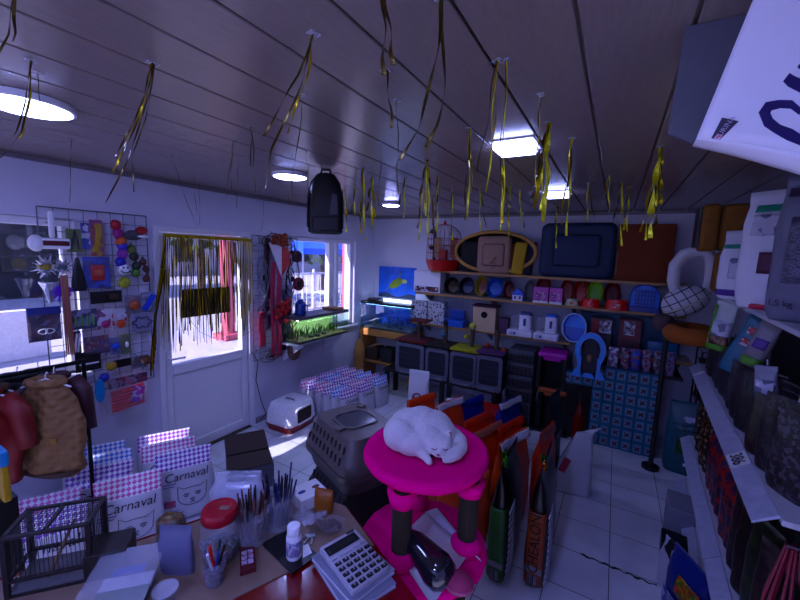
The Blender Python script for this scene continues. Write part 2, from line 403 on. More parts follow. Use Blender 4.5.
# ================================================================== outside
struct('pavement', MB().box(-30,XL-.2,-25,30,-.2,-.02), M('pale_paving',(.50,.48,.5),.8,var=.1,scale=3))
struct('pavement', MB().box(XL-.2,20,-25,YF-.2,-.2,-.02), MATS['pale_paving'])
def tree(cx, cy, h, r, label, seed):
    t = T('tree', label, 'tree', (cx,cy,-.02), group='street trees outside')
    MB().tube([(0,0,0),(.05,0,h*.35),(0,.06,h*.7)],[.14,.1,.05],8).build('trunk', M('bark',(.10,.07,.05),.9,bump=.5), t)
    mb = MB(); rnd = random.Random(seed)
    for k in range(420):
        a, zz, q = rnd.uniform(0,2*PI), rnd.uniform(-1,1), rnd.uniform(.45,1)
        rr = math.sqrt(1-zz*zz)*r*q; p = Vector((rr*math.cos(a), rr*math.sin(a), h*.72+zz*q*r*1.05))
        mb.cbox(p,(.26,.16,.012),rotm(rnd.uniform(0,3),rnd.uniform(0,3),rnd.uniform(0,3)))
    mb.build('foliage', M('leaf_green',(.07,.13,.05),.6,var=.5,scale=2), t)
tree(-12.5, px(322,250,-12.5).y, 4.4, 2.0, 'leafy street tree seen through the window beyond the blue canopy', 3)
tree(-12.0, px(200,250,-12.0).y, 4.6, 1.6, 'leafy street tree seen through the glass of the door', 5)
tree(-15.5, px(352,250,-15.5).y+1.5, 5.4, 2.2, 'leafy street tree farthest down the street', 8)
M_FAC = M('dark_facade',(.055,.055,.065),.8,var=.25,scale=1.2)  # plain dark wall colour of the building opposite
def facade(x, y0, y1, h, m, label, nw, name='building'):
    b = T(name, label, 'building', (x,(y0+y1)/2,-.02)); w = y1-y0
    MB().box(-3,0,-w/2,w/2,0,h).build('facade', m, b)
    MB().box(-3.1,.1,-w/2-.1,w/2+.1,h,h+.15).build('roof_slab', M('concrete_grey',(.3,.3,.32),.8), b)
    for r in range(int(h//2.8)):
        for k in range(nw):
            y = -w/2+(k+.5)*w/nw
            f = MB().box(-.02,.05,y-.6,y+.6,.9+r*2.8,2.3+r*2.8,bev=.01).build('window', M('dark_frame',(.05,.05,.055),.5), b)
            MB().box(.05,.06,y-.5,y+.5,1+r*2.8,2.2+r*2.8).build('pane', M('dark_pane',(.02,.022,.03),.5), f)
facade(-17, -9, 6.0, 6.2, M_FAC, 'dark building across the street in the first window', 5)
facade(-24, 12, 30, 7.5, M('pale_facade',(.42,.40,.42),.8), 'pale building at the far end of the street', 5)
struct('exterior_wall', MB().box(-8.4,-8.2,-6,2.4,-.02,.78,bev=.02), M('whitewashed_wall',(.72,.71,.74),.8))
# pink pillar, fence and a blue parasol in front of the window
t = T('pillar', 'pink painted round pillar outside between the two windows', 'pillar', (-7.2,px(346,300,-7.2).y,-.02))
MB().lathe([(.13,0),(.13,3.1)],seg=20).build('shaft', M('pink_paint',(.62,.24,.28),.6), t, smooth=True); MB().box(-.24,.24,-.24,.24,3.1,3.25).build('capital', MATS['pink_paint'], t); MB().box(-.22,.22,-.22,.22,0,.12).build('plinth', MATS['pink_paint'], t)
t = dup(t, (-7.0,px(228,300,-7.0).y,-.02), 0, 'pink painted round pillar outside behind the tinsel on the door')
mb = MB()
fen = T('street_fence', 'white metal railing on the pavement beyond the window', 'fence', (-8.0,px(316,290,-8.0).y,-.02))
for k in range(26): mb.cyl((0,-2.6+k*.2,.05),(0,-2.6+k*.2,1.25),.012,seg=6)
mb.build('bars', M_WHITE, fen)
mb = MB(); mb.box(-.02,.02,-2.65,2.5,1.2,1.25); mb.box(-.02,.02,-2.65,2.5,.1,.15); mb.build('rails', M_WHITE, fen)
for k in range(3): MB().box(-.03,.03,-2.68+k*2.55,-2.62+k*2.55,0,1.35).build('post', M_WHITE, fen)
par = T('parasol', 'blue and white market parasol standing outside the window', 'parasol', (-9.3,px(303,262,-9.3).y,-.02))
MB().cyl((0,0,0),(0,0,2.75),.03).build('pole', M_WHITE, par)
MB().lathe([(.01,2.72),(1.75,1.98),(1.75,1.80),(1.73,1.80),(1.73,1.96),(.01,2.68)],seg=8).build('canopy', M('blue_canvas',(.10,.22,.75),.7), par)
MB().lathe([(.35,0),(.35,.1),(.05,.14)],seg=16).build('foot', M('concrete_foot',(.3,.3,.3),.8), par)
# ================================================================== light
w = bpy.data.worlds.new('sky'); SC.world = w; w.use_nodes = True; nt = w.node_tree; bg = nt.nodes['Background']
tc = nt.nodes.new('ShaderNodeTexCoord'); sx = nt.nodes.new('ShaderNodeSeparateXYZ'); nt.links.new(tc.outputs['Generated'], sx.inputs[0])
r = nt.nodes.new('ShaderNodeValToRGB'); e = r.color_ramp.elements
e[0].position = 0; e[0].color = (.43,.48,1,1); e[1].position = .6; e[1].color = (.26,.32,1,1)
nt.links.new(sx.outputs[2], r.inputs[0]); nt.links.new(r.outputs[0], bg.inputs[0]); bg.inputs[1].default_value = SKY = 1.5
sl = bpy.data.lights.new('sun', 'SUN'); so = bpy.data.objects.new('sun', sl); COL.objects.link(so)
sl.energy = 13; sl.angle = .009; sl.color = (.95,.80,1)
so.rotation_euler = Vector((.30,.95,-.68)).to_track_quat('-Z','Y').to_euler()
M_LAMP = M_emit('lamp_diffuser', (.30,.36,1), 52); M_LAMP2 = M_emit('lamp_panel', (.33,.38,1), 18); M_LAMP4 = M_emit('lamp_small', (.36,.40,1), 150); M_BANNERFILL = M_emit('banner_fill_panel', (.24,.285,1), 340)  # the last one is extra strong blue fill for the banner
M_RIM = M('lamp_rim', (.7,.7,.74), .4)
def lamp_round(c, r, label, ml=None):
    t = T('ceiling_lamp', label, 'ceiling lamp', (c.x,c.y,ZC), group=None)
    MB().lathe([(r+.012,-.002),(r+.012,-.022),(r,-.026),(r,-.002)],seg=32).build('rim', M_RIM, t, smooth=True)
    MB().lathe([(.001,-.034),(r*.6,-.033),(r*.92,-.029),(r,-.02),(r,-.003),(.001,-.003)],seg=32).build('diffuser', ml or M_LAMP, t, smooth=True)
def lamp_sq(c, a, label, ml=None):
    t = T('ceiling_lamp', label, 'ceiling lamp', (c.x,c.y,ZC))
    ring = MB(); ring.box(-a-.012,a+.012,-a-.012,a+.012,-.006,-.001); ring.build('rim', M_RIM, t)
    MB().box(-a,a,-a,a,-.036,-.006,bev=.012).build('diffuser', ml or M_LAMP2, t, smooth=True)
lamp_round(pz(27,109,ZC-.03), .135, 'large round ceiling lamp nearest the first window')
lamp_round(pz(290,178,ZC-.03), .112, 'round ceiling lamp behind the hanging backpack carrier')
lamp_round(pz(391,206,ZC-.03), .085, 'small round ceiling lamp above the aquariums', M_LAMP4)
lamp_sq(pz(515,152,ZC-.035), .088, 'square ceiling lamp with a glowing panel, nearer of the two')
lamp_sq(pz(557,197,ZC-.035), .088, 'square ceiling lamp before the back shelves')
for y in (-1.0, .22): lamp_sq(Vector((-.49,y,ZC)), .088, 'unseen square lamp added behind the camera' if y < 0 else 'unseen square lamp added over the counter', M_BANNERFILL if y < 0 else M_LAMP)  # two unseen lamps added out of frame to light the banner

# dirty cracked joint between two floor tiles
a_, b_ = pz(580,554,0), pz(657,586,0); mb = MB(); rnd = random.Random(3)
mb.sheet(lambda u,v: a_.lerp(b_,u)+Vector((0,(v-.5)*.016*(.4+abs(math.sin(u*23))*abs(math.sin(u*9+1)))+.006*math.sin(u*40),.0012)),40,2,.001)
mb.build('dirty_joint',M('joint_dirt',(.03,.027,.03),.9),fl)
# ================================================================== counter and what stands on it
def hgt(b, x, y): return pd(x,y,b).z - b.z
def wid(b, x0, x1, y): return (pd(x1,y,b)-pd(x0,y,b)).length
def rr(w, d, r, z, n=4, cx=0, cy=0): return [Vector((x, q, z)) for x,_,q in rrect(w,d,r,n,cx,cy)]
M_RED = M('red_gloss_top',(.24,.008,.014),.16,var=.06,coat=.4)
M_BEIGE = M('beige_board',(.34,.26,.21),.5,var=.15,scale=6,stretch=(1,6,1))
ZT = .88; ZI = .885
poly = [pz(x,y,ZT) for x,y in ((428,614),(376,545),(346,506),(300,490),(240,505),(120,545),(-10,580),(-80,640),(-60,760),(150,800))]
poly = [Vector((p.x,p.y,0)) for p in poly]
cen = sum(poly, Vector())/len(poly)
ctr = T('counter','shop counter with a glossy red top and beige board beside the pink cat tree','counter',(cen.x,cen.y,0))
P = [p-cen for p in poly]
MB().prism([p+Vector((0,0,ZT-.035)) for p in P],(0,0,.035)).build('countertop',M_RED,ctr)
MB().prism([p*.9+Vector((0,0,.0)) for p in P],(0,0,ZT-.035)).build('body',M('dark_red_panel',(.12,.012,.015),.45),ctr)
inl = [pz(x,y,ZT) for x,y in ((120,680),(235,599),(290,572),(318,557),(374,546),(345,507),(299,491),(240,508),(122,548),(-6,584),(-60,640))]
MB().prism([Vector((p.x-cen.x,p.y-cen.y,ZT)) for p in inl],(0,0,.005)).build('inlay_board',M_BEIGE,ctr)
# -- calculator on a stack of notebooks
c4 = [pz(x,y,.925) for x,y in ((323,548),(357,529),(386,572),(350,597))]
cc = sum(c4,Vector())/4; ang = math.atan2((c4[1]-c4[0]).y,(c4[1]-c4[0]).x)
M_CALC = M('silver_plastic',(.42,.41,.46),.35,var=.04); M_KEY = M('dark_key',(.035,.035,.05),.4)
ca = T('calculator','silver desk calculator with dark keys on notebooks by the red counter edge','calculator',(cc.x,cc.y,.912),ang)
W_, H_ = .140, .196
MB().cbox((0,0,.012),(W_,H_,.024),rotm(.05),bev=.007).build('case',M_CALC,ca,smooth=True)
up = lambda x,y,z: Vector((x,y,.026+y*.05+z))
MB().cbox(up(-.004,.062,.0),(.118,.036,.003),rotm(.05),bev=.001).build('display_panel',M('calc_bezel',(.05,.05,.07),.2),ca)
MB().cbox(up(-.004,.058,.0015),(.10,.02,.002),rotm(.05)).build('display',M('lcd_dark',(.06,.065,.06),.15),ca)
MB().cbox(up(.045,.089,0),(.03,.008,.002),rotm(.05)).build('solar_cell',M_KEY,ca)
for r_ in range(6):
    for k in range(5):
        if r_ == 0:
            if k in (1,2): continue
            x, w_ = (-.056+k*.0275, .02)
        else: x, w_ = -.055+k*.0275, .021
        mb = MB(); mb.cbox(up(x,.026-r_*.0225,.001),(w_,.013 if r_ else .009,.006),rotm(.05),bev=.002,seg=1)
        key = mb.build('key', M('silver_key',(.40,.40,.47),.4) if r_ == 0 else M_KEY, ca)
        if r_ and k < 5: text('789%/456*-123M+0.C=M00+=R'[((r_-1)*5+k)], .009, M_WHITE, key, up(x,.026-r_*.0225,.0042), (-PI/2+.05,0,0), th=.0002)
mb = MB(); mb.cbox(up(-.014,.026,.001),(.046,.009,.006),rotm(.05),bev=.002); mb.build('key',MATS['silver_key'],ca)
M_PAPER = M('white_paper',(.62,.62,.68),.7,var=.05); M_PAPERG = M('grey_cover',(.34,.35,.42),.6)
for k,(a,dx,dy,s) in enumerate(((ang-.06,.012,-.012,(.165,.215)),(ang+.05,-.004,.0,(.165,.215)))):
    nb = T('notebook', ('notebook with pale pages at the bottom under the calculator','grey covered notebook directly beneath the calculator')[k],'notebook',(cc.x+dx,cc.y+dy,.8805+k*.0157),a)
    MB().box(-s[0]/2,s[0]/2,-s[1]/2,s[1]/2,.0015,.0138).build('pages',M_PAPER,nb)
    MB().box(-s[0]/2-.002,s[0]/2+.002,-s[1]/2-.002,s[1]/2+.002,.0138,.0153,bev=.0005).build('cover',M_PAPERG,nb)
    MB().box(-s[0]/2-.002,s[0]/2+.002,-s[1]/2-.002,s[1]/2+.002,0,.0015).build('back_cover',M_PAPERG,nb)
# -- jar with red lid, cup of pens
M_CLEAR = M_film('clear_plastic',(.55,.56,.66),.16,.12)
def ground_pt(x,y,z=ZI): return pz(x,y,z)
b = ground_pt(221,556); h = hgt(b,221,503); r_ = wid(b,203,239,520)/2
j = T('jar','clear plastic jar with a red screw lid on the counter behind the pen cup','jar',b)
MB().lathe([(r_*.8,0),(r_*.95,.01),(r_,.05),(r_,h*.72),(r_*.82,h*.82),(r_*.80,h*.84),(r_*.77,h*.84),(r_*.94,h*.70),(r_*.93,.05),(.001,.012)],seg=28).build('body',M_CLEAR,j,smooth=True)
M_LID = M('red_lid',(.42,.02,.07),.3)
MB().lathe([(r_*.9,h*.80),(r_*.93,h*.82),(r_*.93,h*.96),(r_*.86,h),(r_*.6,h),(r_*.55,h*.985),(.001,h*.985)],seg=32).build('lid',M_LID,j,smooth=True)
MB().cbox((.012,.01,h*.99),(.03,.018,.002),rotm(0,0,.5)).build('lid_sticker',M('kraft_sticker',(.35,.25,.2),.6),j)
MB().lathe([(r_*.86,.016),(r_*.9,h*.28),(r_*.5,h*.34),(.001,h*.36)],seg=18).build('contents',M_print('jar_sweets',[(.10,.16,.06),(.3,.3,.33),(.03,.03,.05),(.25,.1,.05),(.15,.18,.22)],90),j,smooth=True)
b = ground_pt(215,582); h = hgt(b,215,556)
j = T('cup','clear tumbler packed with pens and tools in front of the red lidded jar','cup',b)
MB().lathe([(.026,0),(.027,.004),(.035,h),(.0335,h),(.0255,.006),(.001,.006)],seg=24).build('body',M_CLEAR,j,smooth=True)
MB().lathe([(.0255,.007),(.030,h*.6),(.001,h*.62)],seg=18).build('contents',M_print('cup_bits',[(.03,.03,.05),(.2,.2,.28),(.1,.05,.08),(.05,.06,.12)],120),j)
pens = [('pen','black pen standing in the pen cup',(.02,.02,.02)),('pen','dark green pen standing in the pen cup',(.03,.10,.05)),('marker','orange red marker leaning out of the pen cup',(.75,.07,.02)),
        ('scissors','grey handled scissors standing in the pen cup',(.3,.3,.36)),('pen','white pen standing in the pen cup',(.6,.6,.66)),('pen','blue pen standing in the pen cup',(.04,.07,.3))]
for k,(nm,lb,c) in enumerate(pens):
    a = k*2*PI/6+.9; t = T(nm,lb,nm,b+Vector((math.cos(a)*.008,math.sin(a)*.008,h*.55)))
    p1 = Vector((math.cos(a)*.022,math.sin(a)*.022,.075 if k != 2 else .062)); m = M('pen_'+lb.split()[0],c,.35)
    MB().cyl((0,0,0),p1*.75,.004 if k != 2 else .006,seg=8).build('barrel',m,t)
    MB().cyl(p1*.75,p1,.0046 if k != 2 else .0068,.0042,seg=8).build('cap',m,t)
    if k == 3: MB().tube([p1+Vector((.012*math.cos(q),0,.012+.012*math.sin(q))) for q in [i*PI/5 for i in range(10)]],.003,closed=True).build('handle',m,t)
# -- small box of cards
c4 = [pz(x,y,ZI+.018) for x,y in ((237,548),(252,544),(258,566),(243,571))]; q = sum(c4,Vector())/4; d = c4[1]-c4[0]; e_ = c4[2]-c4[1]
t = T('card_box','small dark red box with white printed panels lying in front of the sticks','box',(q.x,q.y,ZI),math.atan2(d.y,d.x))
MB().box(-d.length/2,d.length/2,-e_.length/2,e_.length/2,0,.018,bev=.0015).build('carton',M('maroon_card',(.16,.02,.04),.45),t)
for k in range(2):
    for l in range(3): MB().box(-.018+k*.019,-.002+k*.019,-.03+l*.021,-.013+l*.021,.018,.0186).build('printed_panel',M_print('card_panel',[(.55,.5,.6),(.5,.5,.6),(.35,.06,.1)],160),t)
# -- jar of sticks and jar of blue tools
def sticks(b, n, r, h, cols, name, label, cat, seed, jar=True):
    rnd = random.Random(seed)
    if jar:
        t = T('jar_of_'+name, label[0], 'jar', b)
        MB().lathe([(r*.92,0),(r,.006),(r,h*.62),(r*.96,h*.62),(r*.95,.008),(.001,.008)],seg=22).build('body',M_CLEAR,t,smooth=True)
        MB().lathe([(r*.95,h*.615),(r*1.06,h*.62),(r*1.06,h*.65),(r,h*.65)],seg=22).build('rim',M_CLEAR,t)
    for k in range(n):
        a = k*2.4; q = r*.78*math.sqrt((k+.5)/n); p0 = b+Vector((q*.7*math.cos(a),q*.7*math.sin(a),.010)); l = h*rnd.uniform(.8,1.08)
        p1 = Vector((q*.65*math.cos(a)+rnd.uniform(-.012,.012),q*.65*math.sin(a)+rnd.uniform(-.012,.012),l))
        mb = MB(); mb.tube([Vector(),p1*.5+Vector((rnd.uniform(-.003,.003),0,0)),p1],[.0042,.004,.003],6)
        o = mb.build(name.rstrip('s'), cols[k%len(cols)], loc=p0); tag(o, label[1], cat, label[2])
b = ground_pt(252,540); hh = hgt(b,245,492)
sticks(b,26,wid(b,234,266,520)/2,hh,[M('brown_stick',(.09,.045,.04),.7),M('tan_stick',(.22,.13,.10),.7),M('dark_stick',(.04,.025,.03),.7),M('pinkish_stick',(.24,.12,.13),.6)],'chew_sticks',
       ('clear jar packed with brown chew sticks beside the red lidded jar','thin brown chew stick standing in the clear jar','chew sticks in the counter jar'),'chew stick',4)
b = ground_pt(279,524); hh = hgt(b,279,474)
sticks(b,22,wid(b,263,295,500)/2,hh,[M('navy_plastic',(.015,.02,.10),.35),M('blue_plastic',(.02,.035,.17),.35),M('ink_plastic',(.01,.01,.04),.35)],'blue_combs',
       ('clear jar packed with dark blue sticks at the back of the counter','dark blue stick standing in the back jar','dark blue sticks in the back jar'),'stick',6)
# -- white pill bottle on a black pad with a white card
q = [pz(x,y,ZI) for x,y in ((262,545),(287,530),(318,556),(292,575))]
o = MB().prism(q,(0,0,.006)).build('counter_pad',M('black_pad',(.012,.012,.015),.35)); tag(o,'black rubber pad under the white bottle','pad')
q = [pz(x,y,ZI+.0065) for x,y in ((303,546),(308,544),(312,553),(303,558))]
o = MB().prism(q,(0,0,.0015)).build('paper_slip',M('bright_paper',(.85,.85,.9),.5)); tag(o,'small white slip of paper lying beside the white bottle','paper')
b = pz(294,556,ZI+.0062); h = hgt(b,294,522); r_ = wid(b,287,302,540)/2
t = T('pill_bottle','small white bottle with a white ribbed cap on the black pad','bottle',b)
MB().lathe([(r_*.94,0),(r_,.004),(r_,h*.66),(r_*.75,h*.74),(.001,h*.75)],seg=24).build('body',M_WHITE,t,smooth=True)
MB().lathe([(r_*.86,h*.74),(r_*.88,h*.76),(r_*.88,h*.97),(r_*.80,h),(.001,h)],seg=24).build('cap',M('white_cap',(.8,.8,.84),.4),t,smooth=True)
MB().lathe([(r_*1.01,h*.12),(r_*1.015,h*.14),(r_*1.015,h*.56),(r_*1.01,h*.58)],seg=24).build('paper_label',M_print('bottle_label',[(.45,.45,.55),(.25,.3,.5),(.5,.5,.6),(.4,.3,.4)],60),t)
# -- keys, nail clippers, bag of brown treats, yellow pouch, film, white tissue box
b = ground_pt(313,533)
t = T('keys','small bunch of metal keys on a ring by the calculator','keys',b,-.7)
MB().tube([(.014*math.cos(i*PI/6),.014*math.sin(i*PI/6),.002) for i in range(12)],.0013,closed=True).build('key_ring',M_STEEL,t)
for k in range(3):
    a = -1.2+k*.5; d = Vector((math.cos(a),math.sin(a),0))
    mb = MB(); mb.lathe([(.001,-.001),(.009,-.001),(.009,.001),(.001,.001)],d*.022+Vector((0,0,.0025+.002*k)),12); mb.cbox(d*.044+Vector((0,0,.0025+.002*k)),(.034,.005,.002),rotm(0,0,a)); mb.build('key',M_STEEL,t)
b = ground_pt(331,530)
t = T('treat_bag','clear bag of dark brown treats lying in front of the stacked carriers','bag',b,.5)
mb = MB(); mb.ball((0,0,.026),.05,(1.15,.75,.5),18); mb.build('film',M_film('treat_film',(.4,.36,.4),.2,.1),t,smooth='all',wob=.006,wscale=30)
mb = MB(); rnd = random.Random(2)
for k in range(34): a = rnd.uniform(0,6.28); q = rnd.uniform(0,.036); mb.tube([(q*math.cos(a)*1.1,q*math.sin(a)*.7,.012+rnd.uniform(0,.024)),(q*math.cos(a)*1.1+rnd.uniform(-.015,.015),q*math.sin(a)*.7+rnd.uniform(-.015,.015),.012+rnd.uniform(0,.026))],.006,6)
o = mb.build('treats',M('brown_treat',(.13,.075,.05),.6),t); o['kind']='stuff'
b = ground_pt(324,512); mb = bag(.075,.10,.03,seed=2)
o = mb.build('yellow_pouch',M('mustard_foil',(.36,.17,.02),.4),smooth=True,loc=b+Vector((0,0,0)),rotz=.3); tag(o,'mustard yellow pouch standing by the stacked carriers','pouch')
b = ground_pt(309,520)
o = MB().sheet(lambda u,v:(.12*(u-.5),.07*(v-.5),.014+.010*math.sin(u*9)*math.cos(v*6)+.006*math.sin(u*23+v*11)),14,8,.002).build('clear_wrap',M_film('loose_film',(.6,.6,.72),.35,.1),loc=b,rotz=.3,smooth='all'); tag(o,'crumpled clear plastic wrap lying near the keys','plastic wrap')
c4 = [pz(x,y,ZI+.05) for x,y in ((290,489),(316,478),(328,488),(300,503))]; q = sum(c4,Vector())/4; d = c4[1]-c4[0]; e_ = c4[3]-c4[0]
t = T('tissue_box','white carton with two dark ovals on top at the back of the counter','box',(q.x,q.y,ZI),math.atan2(d.y,d.x))
MB().box(-d.length/2,d.length/2,-e_.length/2,e_.length/2,0,.05,bev=.003).build('carton',M_WHITE,t)
for k,c in ((-1,(.05,.07,.3)),(1,(.16,.05,.07))): MB().lathe([(.001,.0501),(.014,.0501),(.014,.0507),(.001,.0507)],(k*d.length*.26,0,0),18,1.2,.7).build('oval_print',M('oval_%d'%k,c,.5),t)
# -- clear tub and pouch of mixed seed, plastic cup
b = ground_pt(178,572)
t = T('seed_pouch','blue grey pouch standing open with green and red seed mix on top','pouch',b,.55)
pw, ph = .11, .16
mb = bag(pw,ph,.032,seed=5,top=.9); mb.build('pouch',M('blue_grey_film',(.21,.215,.31),.4),t,smooth=True)
b2 = ground_pt(172,546)
t = T('seed_bag','clear bag of mixed green yellow and red pellets behind the blue grey pouch','bag',b2,.5)
mb = MB(); mb.loft([[(x*s,y*s,z) for x,y,_ in rr(.085,.055,.02,0)] for z,s in ((0,.85),(.012,1),(.075,1.02),(.10,.98),(.112,.7),(.114,.1))]); mb.build('pellets',M_print('seed_mix',[(.10,.15,.03),(.28,.24,.04),(.25,.04,.04),(.05,.08,.03),(.2,.12,.05)],170),t,smooth='all',wob=.004,wscale=60)
mb = MB(); mb.loft([[(x*s,y*s,z) for x,y,_ in rr(.09,.06,.02,0)] for z,s in ((0,.86),(.012,1.02),(.085,1.04),(.118,1.05))],cap=False); mb.build('film',M_film('seed_film',(.5,.5,.6),.12,.1),t,smooth='all')
b = ground_pt(166,604)
t = T('measuring_cup','empty clear plastic cup at the bottom corner of the counter','cup',b)
MB().lathe([(.022,0),(.03,.045),(.031,.047),(.029,.046),(.0215,.003),(.001,.003)],seg=24).build('body',M_CLEAR,t,smooth=True); MB().lathe([(.0295,.044),(.033,.046),(.0335,.049),(.0295,.049)],seg=24).build('rim',M_film('milky_rim',(.6,.6,.7),.45),t,smooth=True)
c4 = [pz(x,y,ZI+.08) for x,y in ((88,556),(152,545),(158,606),(76,622))]; q = sum(c4,Vector())/4; d = c4[1]-c4[0]; e_ = c4[0]-c4[3]
t = T('blister_tub','clear rounded plastic tub with a green and white card inside','tub',(q.x,q.y,ZI),math.atan2(d.y,d.x))
mb = MB(); a_, b_ = d.length, e_.length
mb.loft([rr(a_*s,b_*s,.02,z) for z,s in ((.001,.86),(.004,.9),(.074,.98),(.08,.96),(.082,.9))]); mb.build('shell',M_film('tub_film',(.6,.62,.74),.08,.08),t,smooth=True)
MB().loft([rr(a_*1.03,b_*1.03,.022,.076),rr(a_*1.03,b_*1.03,.022,.079)]).build('flange',M_film('flange_film',(.6,.62,.74),.22,.08),t)
MB().box(-a_*.4,a_*.4,-b_*.42,b_*.1,.012,.03,bev=.004).build('green_card',M('leaf_card',(.10,.18,.02),.5),t); MB().box(-a_*.4,a_*.4,b_*.1,b_*.3,.012,.03,bev=.004).build('white_card',M_PAPER,t); MB().box(-a_*.3,a_*.2,b_*.3,b_*.42,.03,.034).build('blue_print',M('print_blue',(.1,.16,.5),.5),t)
# -- wire bird cage with dark wooden bars
top = [pz(x,y,1.07) for x,y in ((2,538),(28,511),(103,497),(88,525))]
q = sum(top,Vector())/4; d = ((top[3]-top[0])+(top[2]-top[1]))/2; e_ = ((top[1]-top[0])+(top[2]-top[3]))/2
a_, b_ = d.length/2, e_.length/2
cg = T('bird_cage','small wooden framed wire bird cage at the lower corner of the counter','cage',(q.x,q.y,ZI),math.atan2(d.y,d.x))
M_BAR = M('dark_brown_wood',(.035,.022,.02),.5,var=.3,stretch=(20,2,2)); zt = 1.07-ZI
mb = MB(); t_ = .006
for z in (.004,.05,zt):
    for s in (-1,1):
        mb.box(-a_-t_,a_+t_,s*b_-t_,s*b_+t_,z-t_*.6,z+t_*.6); mb.box(s*a_-t_,s*a_+t_,-b_,b_,z-t_*.6,z+t_*.6)
for sx_ in (-1,1):
    for sy_ in (-1,1): mb.box(sx_*a_-t_,sx_*a_+t_,sy_*b_-t_,sy_*b_+t_,0,zt)
mb.box(-.012,-.002,-b_,b_,zt-t_*.5,zt+t_*.6); mb.build('frame',M_BAR,cg)
MB().box(-a_,a_,-b_,b_,.006,.014).build('tray',M('cage_tray',(.20,.19,.2),.5),cg)
MB().cyl((-.01,-b_+.01,.03),(.02,b_-.01,zt*.72),.005).build('perch',M('pale_dowel',(.28,.20,.13),.6),cg)
mb = MB()
for k in range(1,18): x = -a_+2*a_*k/18; mb.cyl((x,-b_,.05),(x,-b_,zt),.0011,seg=4); mb.cyl((x,b_,.05),(x,b_,zt),.0011,seg=4); mb.cyl((x,-b_,zt),(x,b_,zt),.0011,seg=4)
for k in range(1,11): y = -b_+2*b_*k/11; mb.cyl((-a_,y,.05),(-a_,y,zt),.0011,seg=4); mb.cyl((a_,y,.05),(a_,y,zt),.0011,seg=4); mb.cyl((-a_,y,zt),(a_,y,zt),.0011,seg=4)
mb.build('wires',M('dull_wire',(.09,.085,.09),.4,metal=.6),cg)
o = MB().box(-.055,.055,-.05,.05,0,.085,bev=.004).build('small_crate',M_BAR,loc=pz(112,566,ZI),rotz=math.atan2(d.y,d.x)); tag(o,'dark wooden crate between the bird cage and the clear tub','crate')
# ================================================================== pink cat tree with the sleeping white cat
M_PLUSH = M('magenta_plush',(.95,.003,.34),1.0,var=.15,scale=90,bump=.3,bscale=160,spec=0)
M_SISAL = M('olive_sisal',(.075,.06,.035),.9,var=.4,scale=60,bump=.6,bscale=120,stretch=(1,1,5))
tc_ = Vector((-.612,1.325,0)); ZP = 1.10
ct = T('cat_tree','two level cat tree covered in magenta plush with sisal posts by the counter','cat tree',(tc_.x,tc_.y,0))
MB().lathe([(.001,ZP-.05),(.22,ZP-.04),(.248,ZP-.034),(.258,ZP-.018),(.258,ZP-.006),(.25,ZP+.008),(.235,ZP+.010),(.21,ZP),(.001,ZP-.004)],seg=64,sx=.98,sy=1.04).build('top_platform',M_PLUSH,ct,smooth='all',wob=.004,wscale=30)
zb = .76; pp = [Vector((-.593,1.10,0)), Vector((-.408,1.29,0)), Vector((-.70,1.42,0))]
lc = Vector((-.575,1.245,0))-tc_
MB().lathe([(.001,zb-.04),(.225,zb-.04),(.25,zb-.028),(.255,zb-.01),(.245,zb+.004),(.001,zb+.004)],c=lc,seg=64).build('lower_platform',M_PLUSH,ct,smooth='all',wob=.004,wscale=30)
MB().lathe([(.001,0),(.27,0),(.28,.02),(.27,.045),(.001,.045)],c=lc,seg=48).build('base',M_PLUSH,ct,smooth='all')
for p in pp:
    q = p-tc_
    pr = MB().cyl(q+Vector((0,0,zb)),q+Vector((0,0,ZP-.045)),.037,seg=24).build('post',M_SISAL,ct,smooth=True)
    mb = MB(); mb.lathe([(.036,zb),(.062,zb+.004),(.058,zb+.035),(.04,zb+.06),(.034,zb+.058)],c=q,seg=28); mb.build('plush_collar',M_PLUSH,pr,smooth='all',wob=.003,wscale=40); mb = MB(); mb.lathe([(.034,ZP-.105),(.046,ZP-.10),(.06,ZP-.05),(.036,ZP-.046)],c=q,seg=28)
    mb.build('plush_collar',M_PLUSH,pr,smooth='all',wob=.003,wscale=40)
for a in (0.3,2.4,4.5): q = lc+Vector((.15*math.cos(a),.15*math.sin(a),0)); MB().cyl(q+Vector((0,0,.04)),q+Vector((0,0,zb-.035)),.033,seg=20).build('lower_post',M_SISAL,ct,smooth=True)
# -- things on the lower platform
b = pz(425,572,zb+.008)
t = T('dark_vase','dark glossy egg shaped vase lying on the lower pink platform','vase',b,.9)
MB().lathe([(.001,-.105),(.025,-.098),(.042,-.06),(.049,-.02),(.055,.02),(.062,.06),(.055,.095),(.03,.115),(.001,.12)],seg=32,mat=Matrix.Translation((0,0,.066))@rotm(1.75,0,.3)).build('body',M('dark_glaze',(.05,.045,.06),.12,coat=.6),t,smooth='all')
pl = [((395,515),(430,516),(455,545),(380,570)),((430,535),(468,545),(485,585),(455,575))]
def flap(pts, z, fold): 
    a,b,c,d = [pz(x,y,z) for x,y in pts]
    return lambda u,v: (a*(1-u)+b*u)*(1-v)+(d*(1-u)+c*u)*v + Vector((0,0,fold*math.sin(u*PI)*math.sin(v*PI)))
t = T('paper_sheet','white folded paper sheet lying across the lower pink platform','paper',pz(430,545,zb+.01)); o0 = t.location
f1 = flap(((392,545),(426,512),(470,552),(432,606)),zb+.016,.014); f2 = flap(((426,512),(437,508),(482,562),(470,552)),zb+.018,.012)
MB().sheet(lambda u,v:f1(u,v)-o0,8,8,.002).build('sheet',M_PAPER,t,smooth='all'); MB().sheet(lambda u,v:f2(u,v)-o0,10,4,.003).build('folded_edge',M('paper_blue_white',(.6,.62,.74),.5),t,smooth='all')
b = pz(458,592,zb+.01)
